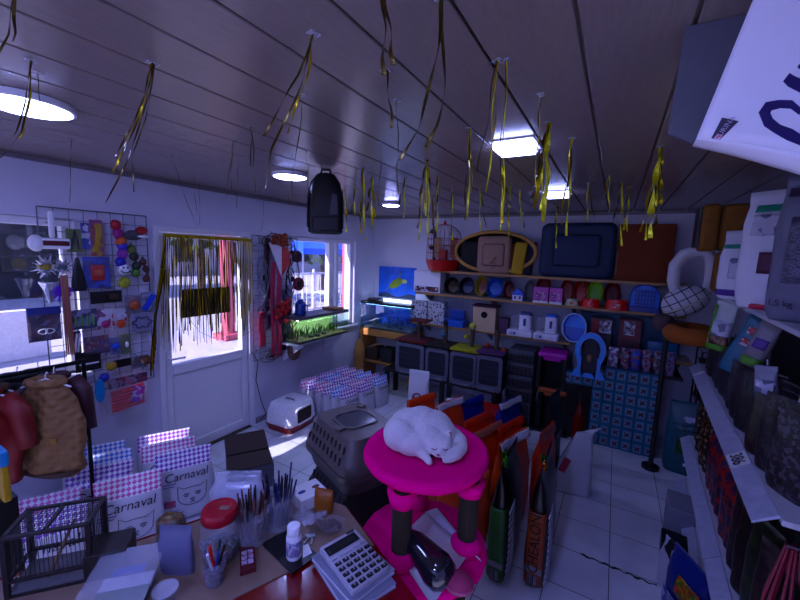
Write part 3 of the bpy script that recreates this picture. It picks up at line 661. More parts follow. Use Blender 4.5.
t = T('pink_pouch','round dusty pink pouch in clear wrap on the lower pink platform','pouch',b)
MB().ball((0,0,.035),.05,(1.0,.9,.62),24).build('body',M('dusty_pink',(.42,.10,.20),.7,var=.3,scale=40),t,smooth='all',wob=.005,wscale=30)
MB().tube([(.05*math.cos(i*PI/8),.045*math.sin(i*PI/8),.036) for i in range(16)],.004,closed=True).build('seam',M('pink_seam',(.5,.2,.3),.6),t)
# -- the cat: one remeshed body, curled asleep
def cp(x,y,dz=0): p = pz(x,y,ZP+dz); return p
def fuse(mb, voxel, smooth=8):
    """one continuous skin over overlapping volumes"""
    o = mb.build('body_blank', M_WHITE)
    m = o.modifiers.new('r','REMESH'); m.mode = 'VOXEL'; m.voxel_size = voxel; m.use_smooth_shade = True
    s = o.modifiers.new('s','SMOOTH'); s.factor = .6; s.iterations = smooth
    me = bpy.data.meshes.new_from_object(o.evaluated_get(bpy.context.evaluated_depsgraph_get()))
    bpy.data.objects.remove(o); return me
cc = pz(421,449,ZP); Rv = Vector((.867,.499,0)); Av = Vector((-.499,.867,0))
cat = T('cat','white cat curled up asleep on the magenta cat tree','cat',(cc.x,cc.y,ZP+.001))
def K(r,a,z): return Rv*r+Av*a+Vector((0,0,z))
mb = MB(); RT = Matrix.Rotation(math.radians(29.9),4,'Z')
for r,a,z,q,sc in ((-.085,-.005,.068,.074,(1,1.05,.95)),(-.055,.03,.078,.08,(1,1,1)),(0,.035,.082,.083,(1.1,1,1)),(.05,.03,.078,.075,(1.1,1,1)),(.085,.01,.064,.062,(1,1,1)),
                   (-.04,-.045,.05,.062,(1.15,.8,.85)),(.02,-.03,.06,.06,(1.2,.9,1)),(.075,-.055,.052,.045,(1.05,.95,.95)),(.062,-.088,.036,.024,(1.1,.9,.8)),(.045,-.06,.05,.036,(1,1,1)),
                   (-.115,.0,.05,.05,(.8,1,.95))):
    mb.ball(K(r,a,z),q,sc,18,RT)
tail = [(.10,.05,.05,.036),(.135,.03,.05,.034),(.155,-.01,.045,.032),(.155,-.05,.038,.028),(.135,-.085,.030,.024),(.105,-.108,.022,.017),(.08,-.115,.018,.012)]
for (a,b_) in zip(tail,tail[1:]):
    for k in range(4):
        t_ = k/4; v = [a[i]*(1-t_)+b_[i]*t_ for i in range(4)]; mb.ball(K(*v[:3]),v[3],seg=12)
for r,a,z,q in ((.0,-.085,.028,.022),(.012,-.10,.022,.018),(.02,-.112,.017,.0165),(.026,-.122,.014,.013),(-.01,-.075,.03,.024)): mb.ball(K(r,a,z),q,seg=12)
for (r,a,z),(r2,a2,z2) in (((.052,-.04,.082),(.040,-.030,.122)),((.098,-.05,.080),(.115,-.044,.112))):
    mb.tube([K(r,a,z),K((r+r2)/2,(a+a2)/2,(z+z2)/2),K(r2,a2,z2)],[.019,.013,.003],8,flat=.6)
me = fuse(mb,.0055,6)
fur = M('white_fur',(.60,.58,.60),.9,var=.12,scale=28,bump=.35,bscale=150,sheen=.3)
me.materials.clear(); me.materials.append(fur); me.name = 'body'
o = bpy.data.objects.new('body',me); COL.objects.link(o); o.parent = cat
pk = M('pink_skin',(.42,.20,.22),.6)
MB().ball(K(.058,-.113,.040),.006,(1.1,.7,.7)).build('nose',pk,cat,smooth=True)
for s in (-1,1): MB().tube([K(.066+s*.022-.010,-.098+.003*abs(s),.056),K(.066+s*.022,-.103,.053),K(.066+s*.022+.010,-.097,.056)],.0016,6).build('closed_eye',M('eye_line',(.10,.07,.08),.7),cat)
for p_ in ((.0475,-.043,.100),(.108,-.053,.094)): MB().ball(K(*p_),.0085,(.8,.35,1.3),10,RT).build('inner_ear',pk,cat,smooth=True)
# ================================================================== stacked hooded litter boxes
def hooded(name,label,base,rz,mt,mh,h=.256,first=False,group=None):
    t = T(name,label,'litter box',base,rz,group); w,d = .37,.46; hz = h*.42
    mb = MB(); mb.loft([rr(w*.86,d*.88,.06,.0),rr(w*.88,d*.9,.06,.01),rr(w*.98,d*.98,.07,hz-.03),rr(w*1.06,d*1.05,.08,hz-.026),rr(w*1.06,d*1.05,.08,hz)]); mb.build('tub',mt,t,smooth=True)
    MB().loft([rr(w*1.03,d*1.02,.08,hz),rr(w*1.04,d*1.03,.08,hz+.02),rr(w*.99,d*.985,.075,hz+.05),rr(w*.86,d*.88,.065,h-.05),rr(w*.80,d*.84,.06,h-.012),rr(w*.77,d*.81,.055,h)]).build('hood',mh,t,smooth=True)
    ms = M('slot_black',(.008,.008,.01),.7)
    for k in range(9):
        for l in range(2):
            y = -d*.34+k*d*.085; z0 = hz+.035+l*.045; f = (z0+.018-hz-.05)/(h-.05-hz-.05); xs_ = -w/2*(.99*(1-f)+.86*f)
            MB().cbox((xs_-.0005,y,z0+.022),(.006,.012,.034),rotm(0,.21,0),bev=.002,seg=1).build('vent_slot',ms,t)
            if l: MB().cbox((-xs_+.0005,y,z0+.022),(.006,.012,.034),rotm(0,-.21,0),bev=.002,seg=1).build('vent_slot',ms,t)
    y0 = d*.5*.94-.02
    mb = MB(); ring_frame(mb,rrect(.18,.10,.04,cz=hz+.075),rrect(.15,.075,.03,cz=hz+.075),y0-.012,y0+.03); mb.build('entry_rim',mt,t,smooth=True)
    a = [(x,y,h) for x,_,y in rrect(.20,.185,.05,cz=.01)]
    mb = MB(); R0 = rrect(.205,.19,.055,cz=.01); R1 = rrect(.18,.165,.048,cz=.01)
    ring_frame(mb,[(x,0,z) for x,_,z in R0],[(x,0,z) for x,_,z in R1],-.006,.004)
    for v in mb.bm.verts: v.co = Vector((v.co.x,v.co.z,h+v.co.y+.003))
    mb.build('hatch_rim',mh,t,smooth=True)
    MB().loft([rr(.178,.163,.046,h-.001,cy=.01),rr(.178,.163,.046,h+.003,cy=.01),rr(.15,.135,.04,h+.004,cy=.01)]).build('hatch_lid',M('hatch_grey',(.13,.13,.15),.22),t,smooth=True)
    for sx_,sy_ in ((-.135,-.05),(.12,.14)):
        MB().cbox((sx_*.9,sy_*.9,h+.006),(.034,.045,.012),rotm(0,0,.3),bev=.004).build('latch',mh,t); 
    return t
mt1, mh1 = M('taupe_plastic',(.13,.115,.108),.4), M('grey_taupe_plastic',(.18,.155,.148),.38)
m2 = M('near_black_plastic',(.018,.017,.019),.45); m3 = M('brown_black_plastic',(.04,.03,.028),.45)
cb = Vector((-1.08,1.47,0)); ra = math.radians(68)
hooded('hooded_litter_box','dark brown hooded litter box at the bottom of the stack behind the counter',cb,ra,m3,m3)
hooded('hooded_litter_box','brown black hooded litter box, second from the floor in the stack behind the counter',cb+Vector((0,0,.263)),ra,m3,m3)
hooded('hooded_litter_box','black hooded litter box just under the taupe one in the stack',cb+Vector((0,0,.526)),ra,m2,m2)
hooded('hooded_litter_box','taupe hooded litter box with top hatch, topmost of the stack by the cat',cb+Vector((0,0,.789)),ra,mt1,mh1)
# white hooded tray with a red base by the wall
b = pz(293,413,0)
t = T('hooded_litter_tray','white hooded litter tray with a red base standing on the tiles by the wall','litter tray',(-2.92,2.78,0),math.radians(3))
w,d = .36,.42
MB().loft([rr(w*.92,d*.92,.05,0),rr(w,d,.05,.06),rr(w*1.03,d*1.03,.05,.066),rr(w*1.03,d*1.03,.05,.075)]).build('base',M('dark_red_plastic',(.32,.02,.03),.35),t,smooth=True)
mb = MB(); O = [rr(w*1.0,d*1.0,.05,.075),rr(w*.98,d*.98,.06,.19),rr(w*.86,d*.88,.06,.275),rr(w*.76,d*.80,.05,.29)]
mb.loft(O); mb.build('hood',M('bright_white_plastic',(.78,.78,.82),.3),t,smooth=True)
MB().loft([[Vector((w*.5*.96+.012,y,z)) for y,_,z in rrect(.23,.15,.03,cz=.165)],[Vector((w*.5*.96-.03,y,z)) for y,_,z in rrect(.23,.15,.03,cz=.165)]]).build('doorway',M('doorway_dark',(.06,.02,.025),.6),t)
mb = MB(); R0 = rrect(.26,.18,.04,cz=.165); R1 = rrect(.228,.148,.03,cz=.165); ring_frame(mb,R0,R1,-.012,.012)
for v in mb.bm.verts: v.co = Vector((w*.49+.006+v.co.y,v.co.x,v.co.z))
mb.build('doorway_rim',MATS['bright_white_plastic'],t,smooth=True)
MB().tube([(-.06,-.02,.288),(-.055,-.02,.306),(.055,-.02,.306),(.06,-.02,.288)],.008).build('handle',M('grey_handle',(.35,.35,.4),.4),t)
# ================================================================== cat food bags with gingham tops
M_INK = M('dark_ink',(.05,.03,.07),.5); M_PINKINK = M('pink_ink',(.45,.15,.25),.5)
GING = [('purple',(.24,.05,.45)),('pink',(.62,.10,.34)),('blue',(.05,.20,.72)),('violet',(.34,.06,.44))]
def food_bag(kind, w, h, d, detail=True):
    t = T('cat_food_bag','tmp bag label here now','bag')
    zs = h*.74
    mb = bag(w,h,d,seed=kind*3.1,wob=.008,top=.96); mb.build('bag',M_check('gingham_%d_%d'%(kind,int(h*100)),GING[kind][1],(.58,.57,.64),zs,scale=50 if h > .4 else 38),t,smooth='all')  # the bag's white carries some of the blue light cast
    fr = bag_front(w,h,d)
    text('Carnaval',w*.21,M_INK,t,(0.02*w,0,h*.64),(0,0,0),warp=fr,name='lettering',shear=.15)
    if detail:
        def strip(pts,r=.0022,nm='cat_print',m=M_INK): MB().tube([fr(Vector((x*w,-.001,z*h))) for x,z in pts],r,5).build(nm,m,t)
        ell = lambda cx,cz,a,b,a0,a1,n=14: [(cx+a*math.cos(a0+(a1-a0)*i/n),cz+b*math.sin(a0+(a1-a0)*i/n)) for i in range(n+1)]
        mb = MB()
        def st(pts,r=.0022): mb.tube([fr(Vector((x*w,-.001,z*h))) for x,z in pts],r,5)
        st(ell(.1,.34,.24,.14,PI*.95,PI*2.05)); st([(-.14,.35),(-.14,.50),(-.04,.45)]); st([(.34,.35),(.36,.50),(.24,.45)]); st([(-.04,.45),(.1,.46),(.24,.45)])
        for s in (-1,1): st(ell(.1+s*.1,.355,.05,.022,0,PI)); st(ell(.1+s*.1,.345,.03,.015,0,2*PI,8))
        st([(.06,.285),(.1,.27),(.14,.285),(.1,.30),(.06,.285)]); st([(.1,.27),(.1,.25),(.06,.235)]); st([(.1,.25),(.14,.235)])
        mb.build('cat_print',M_INK,t)
        mb = MB(); mb.sheet(lambda u,v:fr(Vector(((-.38+.2*u)*w,.0,(.22+.10*v)*h))),6,4,.0015); mb.build('pink_print',M_PINKINK,t)
        mb = MB(); st2 = lambda x0,x1,z: mb.tube([fr(Vector(((x0+(x1-x0)*i/5)*w,-.001,z*h))) for i in range(6)],.0028,4)
        st2(-.4,-.12,.16); st2(-.4,-.05,.12); st2(-.42,-.2,.52); st2(-.42,-.16,.56); mb.build('small_print',M('violet_ink',(.16,.08,.3),.5),t)
    return t
FB = [food_bag(k,.36,.46,.135) for k in range(4)]
# near pile by the door, standing in files on the floor: along the file, across the files, kind
pile = [(.05,-2.88,0,'cat food bag with purple gingham top nearest the door, cat face showing'),
 (-.26,-2.69,1,'cat food bag with pink gingham top and cat face, in front beside the bird cage'),
 (-.04,-3.06,1,'sunlit cat food bag with pink gingham top, second in the file from the door'),
 (-.42,-2.90,0,'cat food bag with purple gingham top behind the pink topped cat face bag'),
 (-.07,-3.23,3,'sunlit cat food bag with violet gingham top against the door side wall'),
 (-.49,-3.23,2,'cat food bag with blue gingham top beside the clothes rack'),
 (-.44,-3.07,2,'sunlit cat food bag with blue gingham top between the blue and purple ones'),
 (-.66,-2.69,1,'cat food bag with pink gingham top behind the wire bird cage'),
 (-.60,-2.50,0,'cat food bag with purple gingham top seen through the bird cage wires')]
used = set(); ta = math.radians(62); tv = Vector((math.cos(ta),math.sin(ta),0)); nv = Vector((tv.y,-tv.x,0))
for (tt,nn,k,lb) in pile:
    p = tv*tt+nv*nn
    o = FB[k] if k not in used else dup(FB[k]); used.add(k)
    o['label'] = lb; o['group'] = 'gingham topped cat food bags by the door'
    o.location = p+nv*.05+Vector((0,0,.012)); o.rotation_euler = (-.17,0,ta)
# far group by the wall: smaller bags standing on the floor in files
fb = [food_bag(k,.25,.37,.10,False) for k in (1,2,0,3)]
used = set(); n = 0
for r_ in range(3):
    for k in range(6):
        X = -3.07+k*.122+r_*.03; Y = 3.22+r_*.28; kk = (k*2+r_*3+(k//3))%4
        z = 0; o = fb[kk] if kk not in used else dup(fb[kk]); used.add(kk)
        o.location = (X,Y,z); o.rotation_euler = (-.06,0,math.radians(80)); o['group'] = 'small gingham topped cat food bags by the aquariums'
        o['label'] = 'small %s gingham topped bag, %s from the wall in the %s file by the aquariums'%(GING[(1,2,0,3)[kk]][0],ORD[k],('near','middle','far')[r_])
# ================================================================== behind the counter: open carton and white sack
M_CARD = M('brown_cardboard',(.075,.045,.035),.75,var=.15)
c4 = [pz(x,y,.40) for x,y in ((212,462),(254,440),(281,452),(248,476))]
q = sum(c4,Vector())/4
t = T('open_carton','opened dark brown cardboard box with flap up behind the white plastic sack','carton',(q.x,q.y,0),math.radians(58))
w,d,h = .30,.26,.38; mb = MB()
mb.box(-w/2,w/2,-d/2,-d/2+.006,0,h); mb.box(-w/2,w/2,d/2-.006,d/2,0,h); mb.box(-w/2,-w/2+.006,-d/2+.006,d/2-.006,0,h); mb.box(w/2-.006,w/2,-d/2+.006,d/2-.006,0,h); mb.box(-w/2+.006,w/2-.006,-d/2+.006,d/2-.006,0,.006)
mb.build('carton_body',M('carton_grey',(.14,.14,.17),.7),t)
MB().cbox((0,d/2+.10,h+.02),(w,.24,.006),rotm(.16,0,0)).build('flap',M_CARD,t); MB().cbox((0,-.02,h+.004),(w*.98,d*.8,.006),rotm(.0,0,0)).build('flap',M_CARD,t)
b = pz(240,513,ZI); hs = hgt(b,240,468)
t = T('plastic_sack','white translucent plastic sack standing behind the red lidded jar','sack',b,math.radians(35))
mb = bag(.21,hs,.10,seed=9,wob=.012,top=.8); mb.build('sack',M_film('milky_film',(.62,.63,.74),.42,.16),t,smooth='all')
mb = MB(); mb.loft([rr(.17,.06,.03,.006),rr(.18,.07,.03,hs*.4),rr(.16,.05,.02,hs*.66),rr(.12,.02,.01,hs*.7)]); mb.build('contents',M('milky_contents',(.45,.46,.56),.6),t,smooth=True)
# ================================================================== clothes rack by the first window
ra_, rb_ = px(-12,385,-2.72), px(78,357,-2.72)
zr = (ra_.z+rb_.z)/2
t = T('clothes_rack','black metal clothes rail holding dog coats under the window','clothes rack',(-2.72,(ra_.y+rb_.y)/2,0))
hl = abs(rb_.y-ra_.y)/2+.04
MB().cyl((0,-hl,zr),(0,hl,zr),.012).build('rail',M('rack_black',(.02,.02,.024),.35,metal=.5),t,smooth=True)
for s in (-.93,.93): MB().cyl((0,s*hl,.02),(0,s*hl,zr),.011).build('upright',MATS['rack_black'],t,smooth=True); MB().cbox((0,s*hl,.012),(.14,.03,.024),bev=.008).build('foot',MATS['rack_black'],t)
RK = Vector((-2.72,0,zr))
def garment(name,label,yc,w,h,d,m,kind,rz,sleeve=None,tilt=0,off=.0):
    """hanging pet coat: closed body with folds, sleeves, collar and its hanger"""
    y = yc; t = T(name,label,'pet coat',(RK.x+off,y,zr-.06),rz); rings = []; N = 26
    for i in range(15):
        f = i/14; z = -h*f; ww = w*(.42+.45*min(1,f*3.2)+.13*math.sin(f*2.6)); dd = d*(.45+.55*math.sin(min(1,f*1.6)*PI/2))*(1-.25*f)
        rings.append([Vector((ww/2*math.cos(2*PI*k/N), dd/2*math.sin(2*PI*k/N)*(1+.22*math.sin(5*2*PI*k/N+f*4)), z+.02*math.sin(2*PI*k/N*2)*f)) for k in range(N)])
    MB().loft(rings).build('body',m,t,smooth='all',wob=.02,wscale=11)
    mb = MB(); mb.tube([(w*.23*math.cos(a),d*.25*math.sin(a),.012) for a in [i*PI/8 for i in range(16)]],.022,8,closed=True); mb.build('collar',m,t,smooth='all',wob=.006,wscale=20)
    for s in (-1,1):
        if sleeve: MB().tube([(s*w*.30,0,-.03),(s*w*.52,-.03,-h*.22),(s*w*.60,-.05,-h*sleeve)],[.05,.048,.04],12).build('sleeve',m,t,smooth='all',wob=.008,wscale=16)
    mb = MB(); mb.tube([(-w*.35,0,-.02),(0,0,.028),(w*.35,0,-.02)],.005); mb.tube([(0,0,.028),(0,0,.045),(0,.012,.062),(0,.02,.052)],.003); mb.build('hanger',M_WHITE,t)
    return t
M_REDC = M('red_nylon',(.24,.008,.02),.55,var=.35,scale=9); M_BLKC = M('black_nylon',(.014,.013,.018),.6); M_MARC = M('maroon_nylon',(.08,.008,.03),.6,var=.3,scale=10)
def quilt():
    m = M('tan_quilt',(.31,.20,.11),.7,var=.15,scale=12)
    nt = m.node_tree; p = nt.nodes['Principled BSDF']; tc = nt.nodes.new('ShaderNodeTexCoord'); hs = []
    for a in (PI/4,-PI/4):
        mp = nt.nodes.new('ShaderNodeMapping'); mp.inputs['Rotation'].default_value = (0,a,0); wv = nt.nodes.new('ShaderNodeTexWave'); wv.inputs['Scale'].default_value = 7; wv.bands_direction = 'X'
        nt.links.new(tc.outputs['Object'],mp.inputs[0]); nt.links.new(mp.outputs[0],wv.inputs['Vector']); hs.append(wv.outputs['Fac'])
    mm = nt.nodes.new('ShaderNodeMath'); mm.operation = 'MULTIPLY'; nt.links.new(hs[0],mm.inputs[0]); nt.links.new(hs[1],mm.inputs[1])
    b = nt.nodes.new('ShaderNodeBump'); b.inputs['Strength'].default_value = .45; b.inputs['Distance'].default_value = .02; nt.links.new(mm.outputs[0],b.inputs['Height']); nt.links.new(b.outputs[0],p.inputs['Normal'])
    return m
yk = lambda x,y: px(x,y,-2.72).y
rzc = math.radians(72)
garment('pet_coat','red hooded pet coat on the rail beside the tan quilted one',yk(4,400)-.10,.29,.46,.20,M_REDC,0,math.radians(62),.62,off=.06)
garment('pet_coat','black pet coat hanging behind the red hooded one',yk(40,400)-.05,.30,.50,.12,M_BLKC,0,math.radians(60),None,off=-.13)
g = garment('pet_coat','tan quilted pet vest with brown trim hanging on the rail',yk(52,395)-.05,.34,.50,.19,quilt(),1,math.radians(40),None,off=.10)
MB().tube([(.14*math.cos(a),.075*math.sin(a),-.49+.012*math.sin(2*a)) for a in [i*PI/10 for i in range(20)]],.014,8,closed=True).build('hem_trim',M('brown_trim',(.10,.045,.02),.6),g,smooth='all')
MB().cbox((.07,-.09,-.29),(.035,.006,.03),bev=.002).build('badge',M('gold_badge',(.35,.22,.06),.5),g)
garment('pet_coat','maroon pet coat with a dangling sleeve at the end of the rail',yk(80,385)-.12,.24,.36,.11,M_MARC,0,math.radians(60),.85,off=.02)
garment('pet_coat','dark olive pet coat with teal print behind the tan vest',yk(72,385)-.10,.24,.40,.08,M('olive_print',(.03,.045,.035),.6,var=.6,scale=20),0,math.radians(75),None,off=-.15)
garment('pet_coat','brown furry pet coat bunched on the rail above the red coat',yk(24,375)-.13,.22,.18,.14,M('brown_fur',(.12,.07,.04),.95,var=.4,scale=40,bump=.6),0,math.radians(70),None,off=.02)
b = pz(2,478,1.0); t = T('toy_packet','cyan and yellow toy packet poking in beside the bird cage','toy',(b.x,b.y,.92))
MB().box(-.05,.05,-.012,.012,0,.14,bev=.006).build('yellow_card',M('toy_yellow',(.5,.36,.02),.5),t); MB().box(-.05,.05,-.014,.014,.14,.20,bev=.006).build('cyan_card',M('toy_cyan',(.03,.3,.5),.5),t); MB().box(-.03,.03,-.03,.03,-.92,0).build('support_stand',M_BLACK,t)
# ================================================================== wire grids on the left wall and the goods hung on them
def wire_grid(name,label,y0,y1,z0,z1,x=-3.215,pitch=.075):
    t = T(name,label,'wire display grid',(x,(y0+y1)/2,z0)); w = (y1-y0)/2; h = z1-z0
    mb = MB(); n = max(2,int(2*w/pitch))
    for k in range(n+1): y = -w+2*w*k/n; r = .004 if k in (0,n) else .002; mb.cyl((0,y,0),(0,y,h),r,seg=5)
    n = max(2,int(h/pitch))
    for k in range(n+1): z = h*k/n; r = .004 if k in (0,n) else .002; mb.cyl((.004,-w,z),(.004,w,z),r,seg=5)
    mb.build('wires',M('grey_wire',(.16,.16,.19),.4,metal=.5),t)
    for y in (-w+.05,w-.05):
        for z in (.1,h-.1): MB().cyl((-.0335,y,z),(.002,y,z),.006,seg=8).build('wall_bracket',M_STEEL,t)
    return t
wire_grid('wire_grid','wire display grid crowded with pet toys between the window and door',px(36,206,-3.215).y,px(146,218,-3.215).y,.82,2.12)
wire_grid('wire_grid','wire display grid of leashes between the door and aquarium window',px(252,236,-3.215).y,px(297,238,-3.215).y,.72,2.03)
FR = PI/2     # things on this wall look into the room
def hook(t,h,l=.05): MB().cyl((0,l*.55,h+.004),(0,-.004,h+.004),.002,seg=5).build('hook_wire',M_STEEL,t)
def pack(rect,label,cols,cat='pet toy',name='toy_packet',shape=None,depth=.02,X=-3.17,group=None,scale=30,film=True,sd=0):
    """hanging blister pack: backing card, the toy on it, clear bag over it"""
    p,w,h = onwall(*rect,X); t = T(name,label,cat,p,FR,group); sd = rect[0]*.37+rect[1]*.11
    MB().box(-w/2,w/2,-.002,.002,0,h,bev=.001,seg=1).build('backing_card',M_print('card_%d_%d'%(rect[0],rect[1]),cols,scale,seed=sd) if not isinstance(cols,bpy.types.Material) else cols,t)
    hook(t,h*.96)
    if shape: shape(t,w,h)
    if film:
        mb = MB(); mb.loft([[(x*s,y,h*.5+(z-h*.5)*s) for x,_,z in rrect(w*.98,h*.96,min(w,h)*.12,cz=h*.5)] for y,s in ((-.003,1),(-depth,.92),(-depth-.003,.7))]); mb.build('blister',M_film('toy_film',(.5,.5,.62),.06,.1),t,smooth=True)
    return t
def sh_ball(c,f=.36,n='toy_ball',y=.02,cz=.5,sc=(1,1,1),bump=0):
    def s(t,w,h):
        r = min(w,h)*f; mb = MB(); mb.ball((0,-y,h*cz),r,(sc[0],.55,sc[2]),16)
        if bump:
            for k in range(14): a = k*2*PI/14; mb.tube([(r*.8*math.cos(a),-y,h*cz+r*.8*math.sin(a)),(r*1.3*math.cos(a),-y,h*cz+r*1.3*math.sin(a))],[.004,.001],5)
        mb.build(n,M('toy_%g_%g_%g'%c,c,.45,var=.3,scale=40),t,smooth='all')
    return s
def sh_bar(c,wf=.5,hf=.8,n='toy_stick',rz=0,y=.014):
    def s(t,w,h): MB().cbox((0,-y,h/2),(w*wf,.02,h*hf),rotm(0,rz,0),bev=.006).build(n,M('toy_%g_%g_%g'%c,c,.45,var=.3,scale=40),t,smooth=True)
    return s
def sh_multi(*fs): return lambda t,w,h: [f(t,w,h) for f in fs]
R_,G_,B_,P_,Y_,W_c,K_,Gy,O_ = (.4,.03,.05),(.10,.22,.03),(.03,.06,.32),(.22,.05,.35),(.45,.32,.03),(.5,.5,.58),(.02,.02,.03),(.2,.2,.25),(.5,.14,.03)
pack((66,229,82,252),'lime green card with black grooming clippers',M('lime_card',(.22,.26,.03),.5),'grooming tool','clipper_card',lambda t,w,h: MB().tube([(-w*.25,-.012,h*.1),(-w*.12,-.016,h*.5),(0,-.016,h*.92),(w*.12,-.016,h*.5),(w*.25,-.012,h*.1)],[.006,.007,.012,.007,.006],8).build('clippers',M_BLACK,t,smooth=True))
pack((81,223,90,249),'narrow blue and white packet next to the lime green card',[B_,(.05,.1,.4),W_c],'pet toy')
pack((90,220,103,256),'tall purple and yellow packet in the top row of the toy grid',[(.3,.04,.16),(.42,.3,.03),(.35,.1,.05)],'pet toy',shape=sh_bar((.45,.33,.05),.4,.8,rz=.12))
pack((83,257,110,288),'blue packet with red bone chews below the purple and yellow one',[B_,(.06,.12,.45),(.04,.05,.25)],'pet treats','treat_packet',sh_multi(sh_bar((.42,.08,.08),.5,.5,'treat_panel'),sh_bar((.5,.2,.14),.3,.2,'bone_print',y=.026)))
pack((70,310,97,329),'dark card of small green rubber bones',[(.05,.07,.16),(.03,.04,.08),(.3,.3,.4)],'pet toy','bone_card',lambda t,w,h:[MB().tube([(w*(-.33+.22*k),-.012,h*.2),(w*(-.33+.22*k),-.014,h*.7)],.006,8).build('rubber_bone',M('bone_green',(.16,.4,.04),.45),t,smooth=True) for k in range(4)])
pack((97,309,111,329),'white card with a magenta rubber toy',[W_c,(.45,.45,.5),(.3,.12,.2)],shape=sh_ball((.42,.03,.2),.33,cz=.25))
pack((112,309,127,329),'white card with an orange and red rubber toy',[W_c,(.4,.4,.45),(.4,.05,.04)],shape=sh_ball((.55,.13,.03),.33,cz=.28))
pack((125,296,141,314),'clear bag with an orange spotted ball below the star ball',[Gy,(.3,.25,.28),(.25,.18,.2)],shape=sh_ball((.40,.14,.05),.36))
pack((141,292,155,312),'slanted clear packet with a bright blue brush next to the door frame',[(.35,.36,.45),Gy],'grooming tool','brush_packet',sh_bar((.03,.10,.5),.4,.9,'brush',rz=.6))
pack((131,313,152,331),'clear packet with a purple toy outlined in black',[(.35,.34,.42),(.3,.3,.4)],shape=lambda t,w,h: MB().tube([(w*.4*math.cos(a)*(1+.2*math.cos(6*a)),-.012,h*.5+h*.28*math.sin(a)*(1+.2*math.cos(6*a))) for a in [i*PI/14 for i in range(28)]],.006,6,closed=True).build('toy_outline',M('dark_violet',(.07,.03,.16),.5),t))
pack((84,336,109,354),'packet printed with mixed red flowers under the green bones',[(.25,.03,.06),(.1,.05,.15),(.3,.2,.2),(.12,.03,.05)],scale=60)
pack((109,337,120,354),'clear packet with a bright blue fish toy',[(.2,.2,.3),(.1,.12,.3)],shape=sh_ball((.03,.14,.55),.4,sc=(1,1,.8)))
pack((120,334,131,354),'green and white card with a small pale capsule toy',M('sage_card',(.17,.2,.08),.5),shape=sh_ball((.6,.6,.62),.25,sc=(.7,1,1.3)))
pack((27,307,61,341),'large dark packet with a blue top hanging low at the window edge',[(.09,.05,.09),(.05,.04,.07),(.2,.18,.24),(.14,.06,.08)],'pet treats','treat_packet',lambda t,w,h:[MB().box(-w*.5,w*.5,-.02,-.004,h*.78,h,bev=.005).build('blue_header',M('blue_header',(.02,.05,.26),.4),t),MB().tube([(w*.15*math.cos(a)*1.6,-.026,h*.3+h*.08*math.sin(a)*(1 if math.cos(a)>0 else -1)) for a in [i*PI/9 for i in range(18)]],.004,6,closed=True).build('loop_print',M_WHITE,t)],depth=.022)
pack((113,359,131,367),'black header card of a yellow flower toy',M_BLACK,'pet toy',film=False)
pack((132,356,143,368),'small packet of teal and brown toys at the grid edge',[(.05,.15,.2),(.15,.1,.1),Gy])
# black label strip and flat wallet with a white line
pack((90,291,122,303),'long black packet across the middle of the toy grid',M('black_card',(.015,.015,.02),.5),'pet toy',film=False,shape=lambda t,w,h: MB().cbox((w*.2,-.012,h*.5),(w*.3,.02,h*.4),bev=.004).build('dark_tube',M('brown_tube',(.10,.05,.02),.5),t))
pack((75,352,101,371),'flat black wallet with a white printed line',M('black_card2',(.012,.012,.018),.5),'pet bag','toy_wallet',film=False,shape=lambda t,w,h: MB().box(-w*.35,w*.4,-.006,-.002,h*.35,h*.42).build('white_print',M_WHITE,t))
pack((73,331,81,354),'tall black packet with two white strips at the edge of the clothes rack',M('black_card3',(.02,.02,.03),.5),shape=lambda t,w,h:[MB().cbox((w*(-.2+.4*k),-.01,h/2),(w*.2,.012,h*.8),rotm(0,.15,0)).build('white_strip',M_WHITE,t) for k in range(2)])
# roller brush, rope toy, hat shaped toy and the rest
p,w,h = onwall(36,238,70,249,-3.15); t = T('roller_brush','white pet hair roller with a dark red pad and upright handle','grooming tool',p,FR)
MB().box(-w*.5,w*.5,-.02,.02,0,h,bev=.012).build('head',M_WHITE,t,smooth=True); MB().box(-w*.40,w*.45,-.024,-.012,h*.3,h*.75,bev=.004).build('pad',M('dark_red_pad',(.14,.01,.03),.7),t); MB().ball((-w*.5,0,h*.5),h*.75,(.8,.6,1)).build('end_knob',M_WHITE,t,smooth=True)
MB().box(-w*.12,w*.06,-.016,.010,h,h+.17,bev=.012).build('handle',M_WHITE,t,smooth=True); hook(t,h+.15)
def rope_toy(rect,label,beads,name='rope_toy',X=-3.16):
    p,w,h = onwall(*rect,X); t = T(name,label,'pet toy',p,FR)
    pts = [Vector((w*.2*math.sin(f*5),-.005,h*f)) for f in [i/10 for i in range(11)]]
    MB().tube(pts,.007,8).build('rope',M('rope_%d'%rect[0],beads[0],.8,var=.5,scale=60),t,smooth='all',wob=.003,wscale=40)
    for k,c in enumerate(beads): q = pts[int((k+.5)*10/len(beads))]; MB().ball(q,min(w*.42,.035),(1,.8,1.1),14).build('bead',M('bead_%g_%g_%g'%c,c,.5,var=.35,scale=50),t,smooth='all',wob=.006,wscale=40)
    hook(t,h); return t
rope_toy((112,221,126,262),'knotted rope toy with purple, orange and pink knots',[(.05,.05,.4),(.3,.08,.35),(.10,.08,.45),(.55,.18,.05),(.35,.05,.25),(.4,.03,.06)])
rope_toy((128,243,139,276),'green and dark dangling rope toy under the red cap toy',[(.12,.25,.03),(.03,.05,.03),(.06,.05,.04),(.15,.18,.05)])
rope_toy((140,257,149,281),'brown fluffy dangling toy at the door edge of the grid',[(.12,.05,.03),(.10,.04,.03),(.14,.07,.05)])
p,w,h = onwall(124,223,147,242,-3.15); t = T('cap_toy','grey and red cap shaped plush toy at the top of the toy grid','pet toy',p,FR)
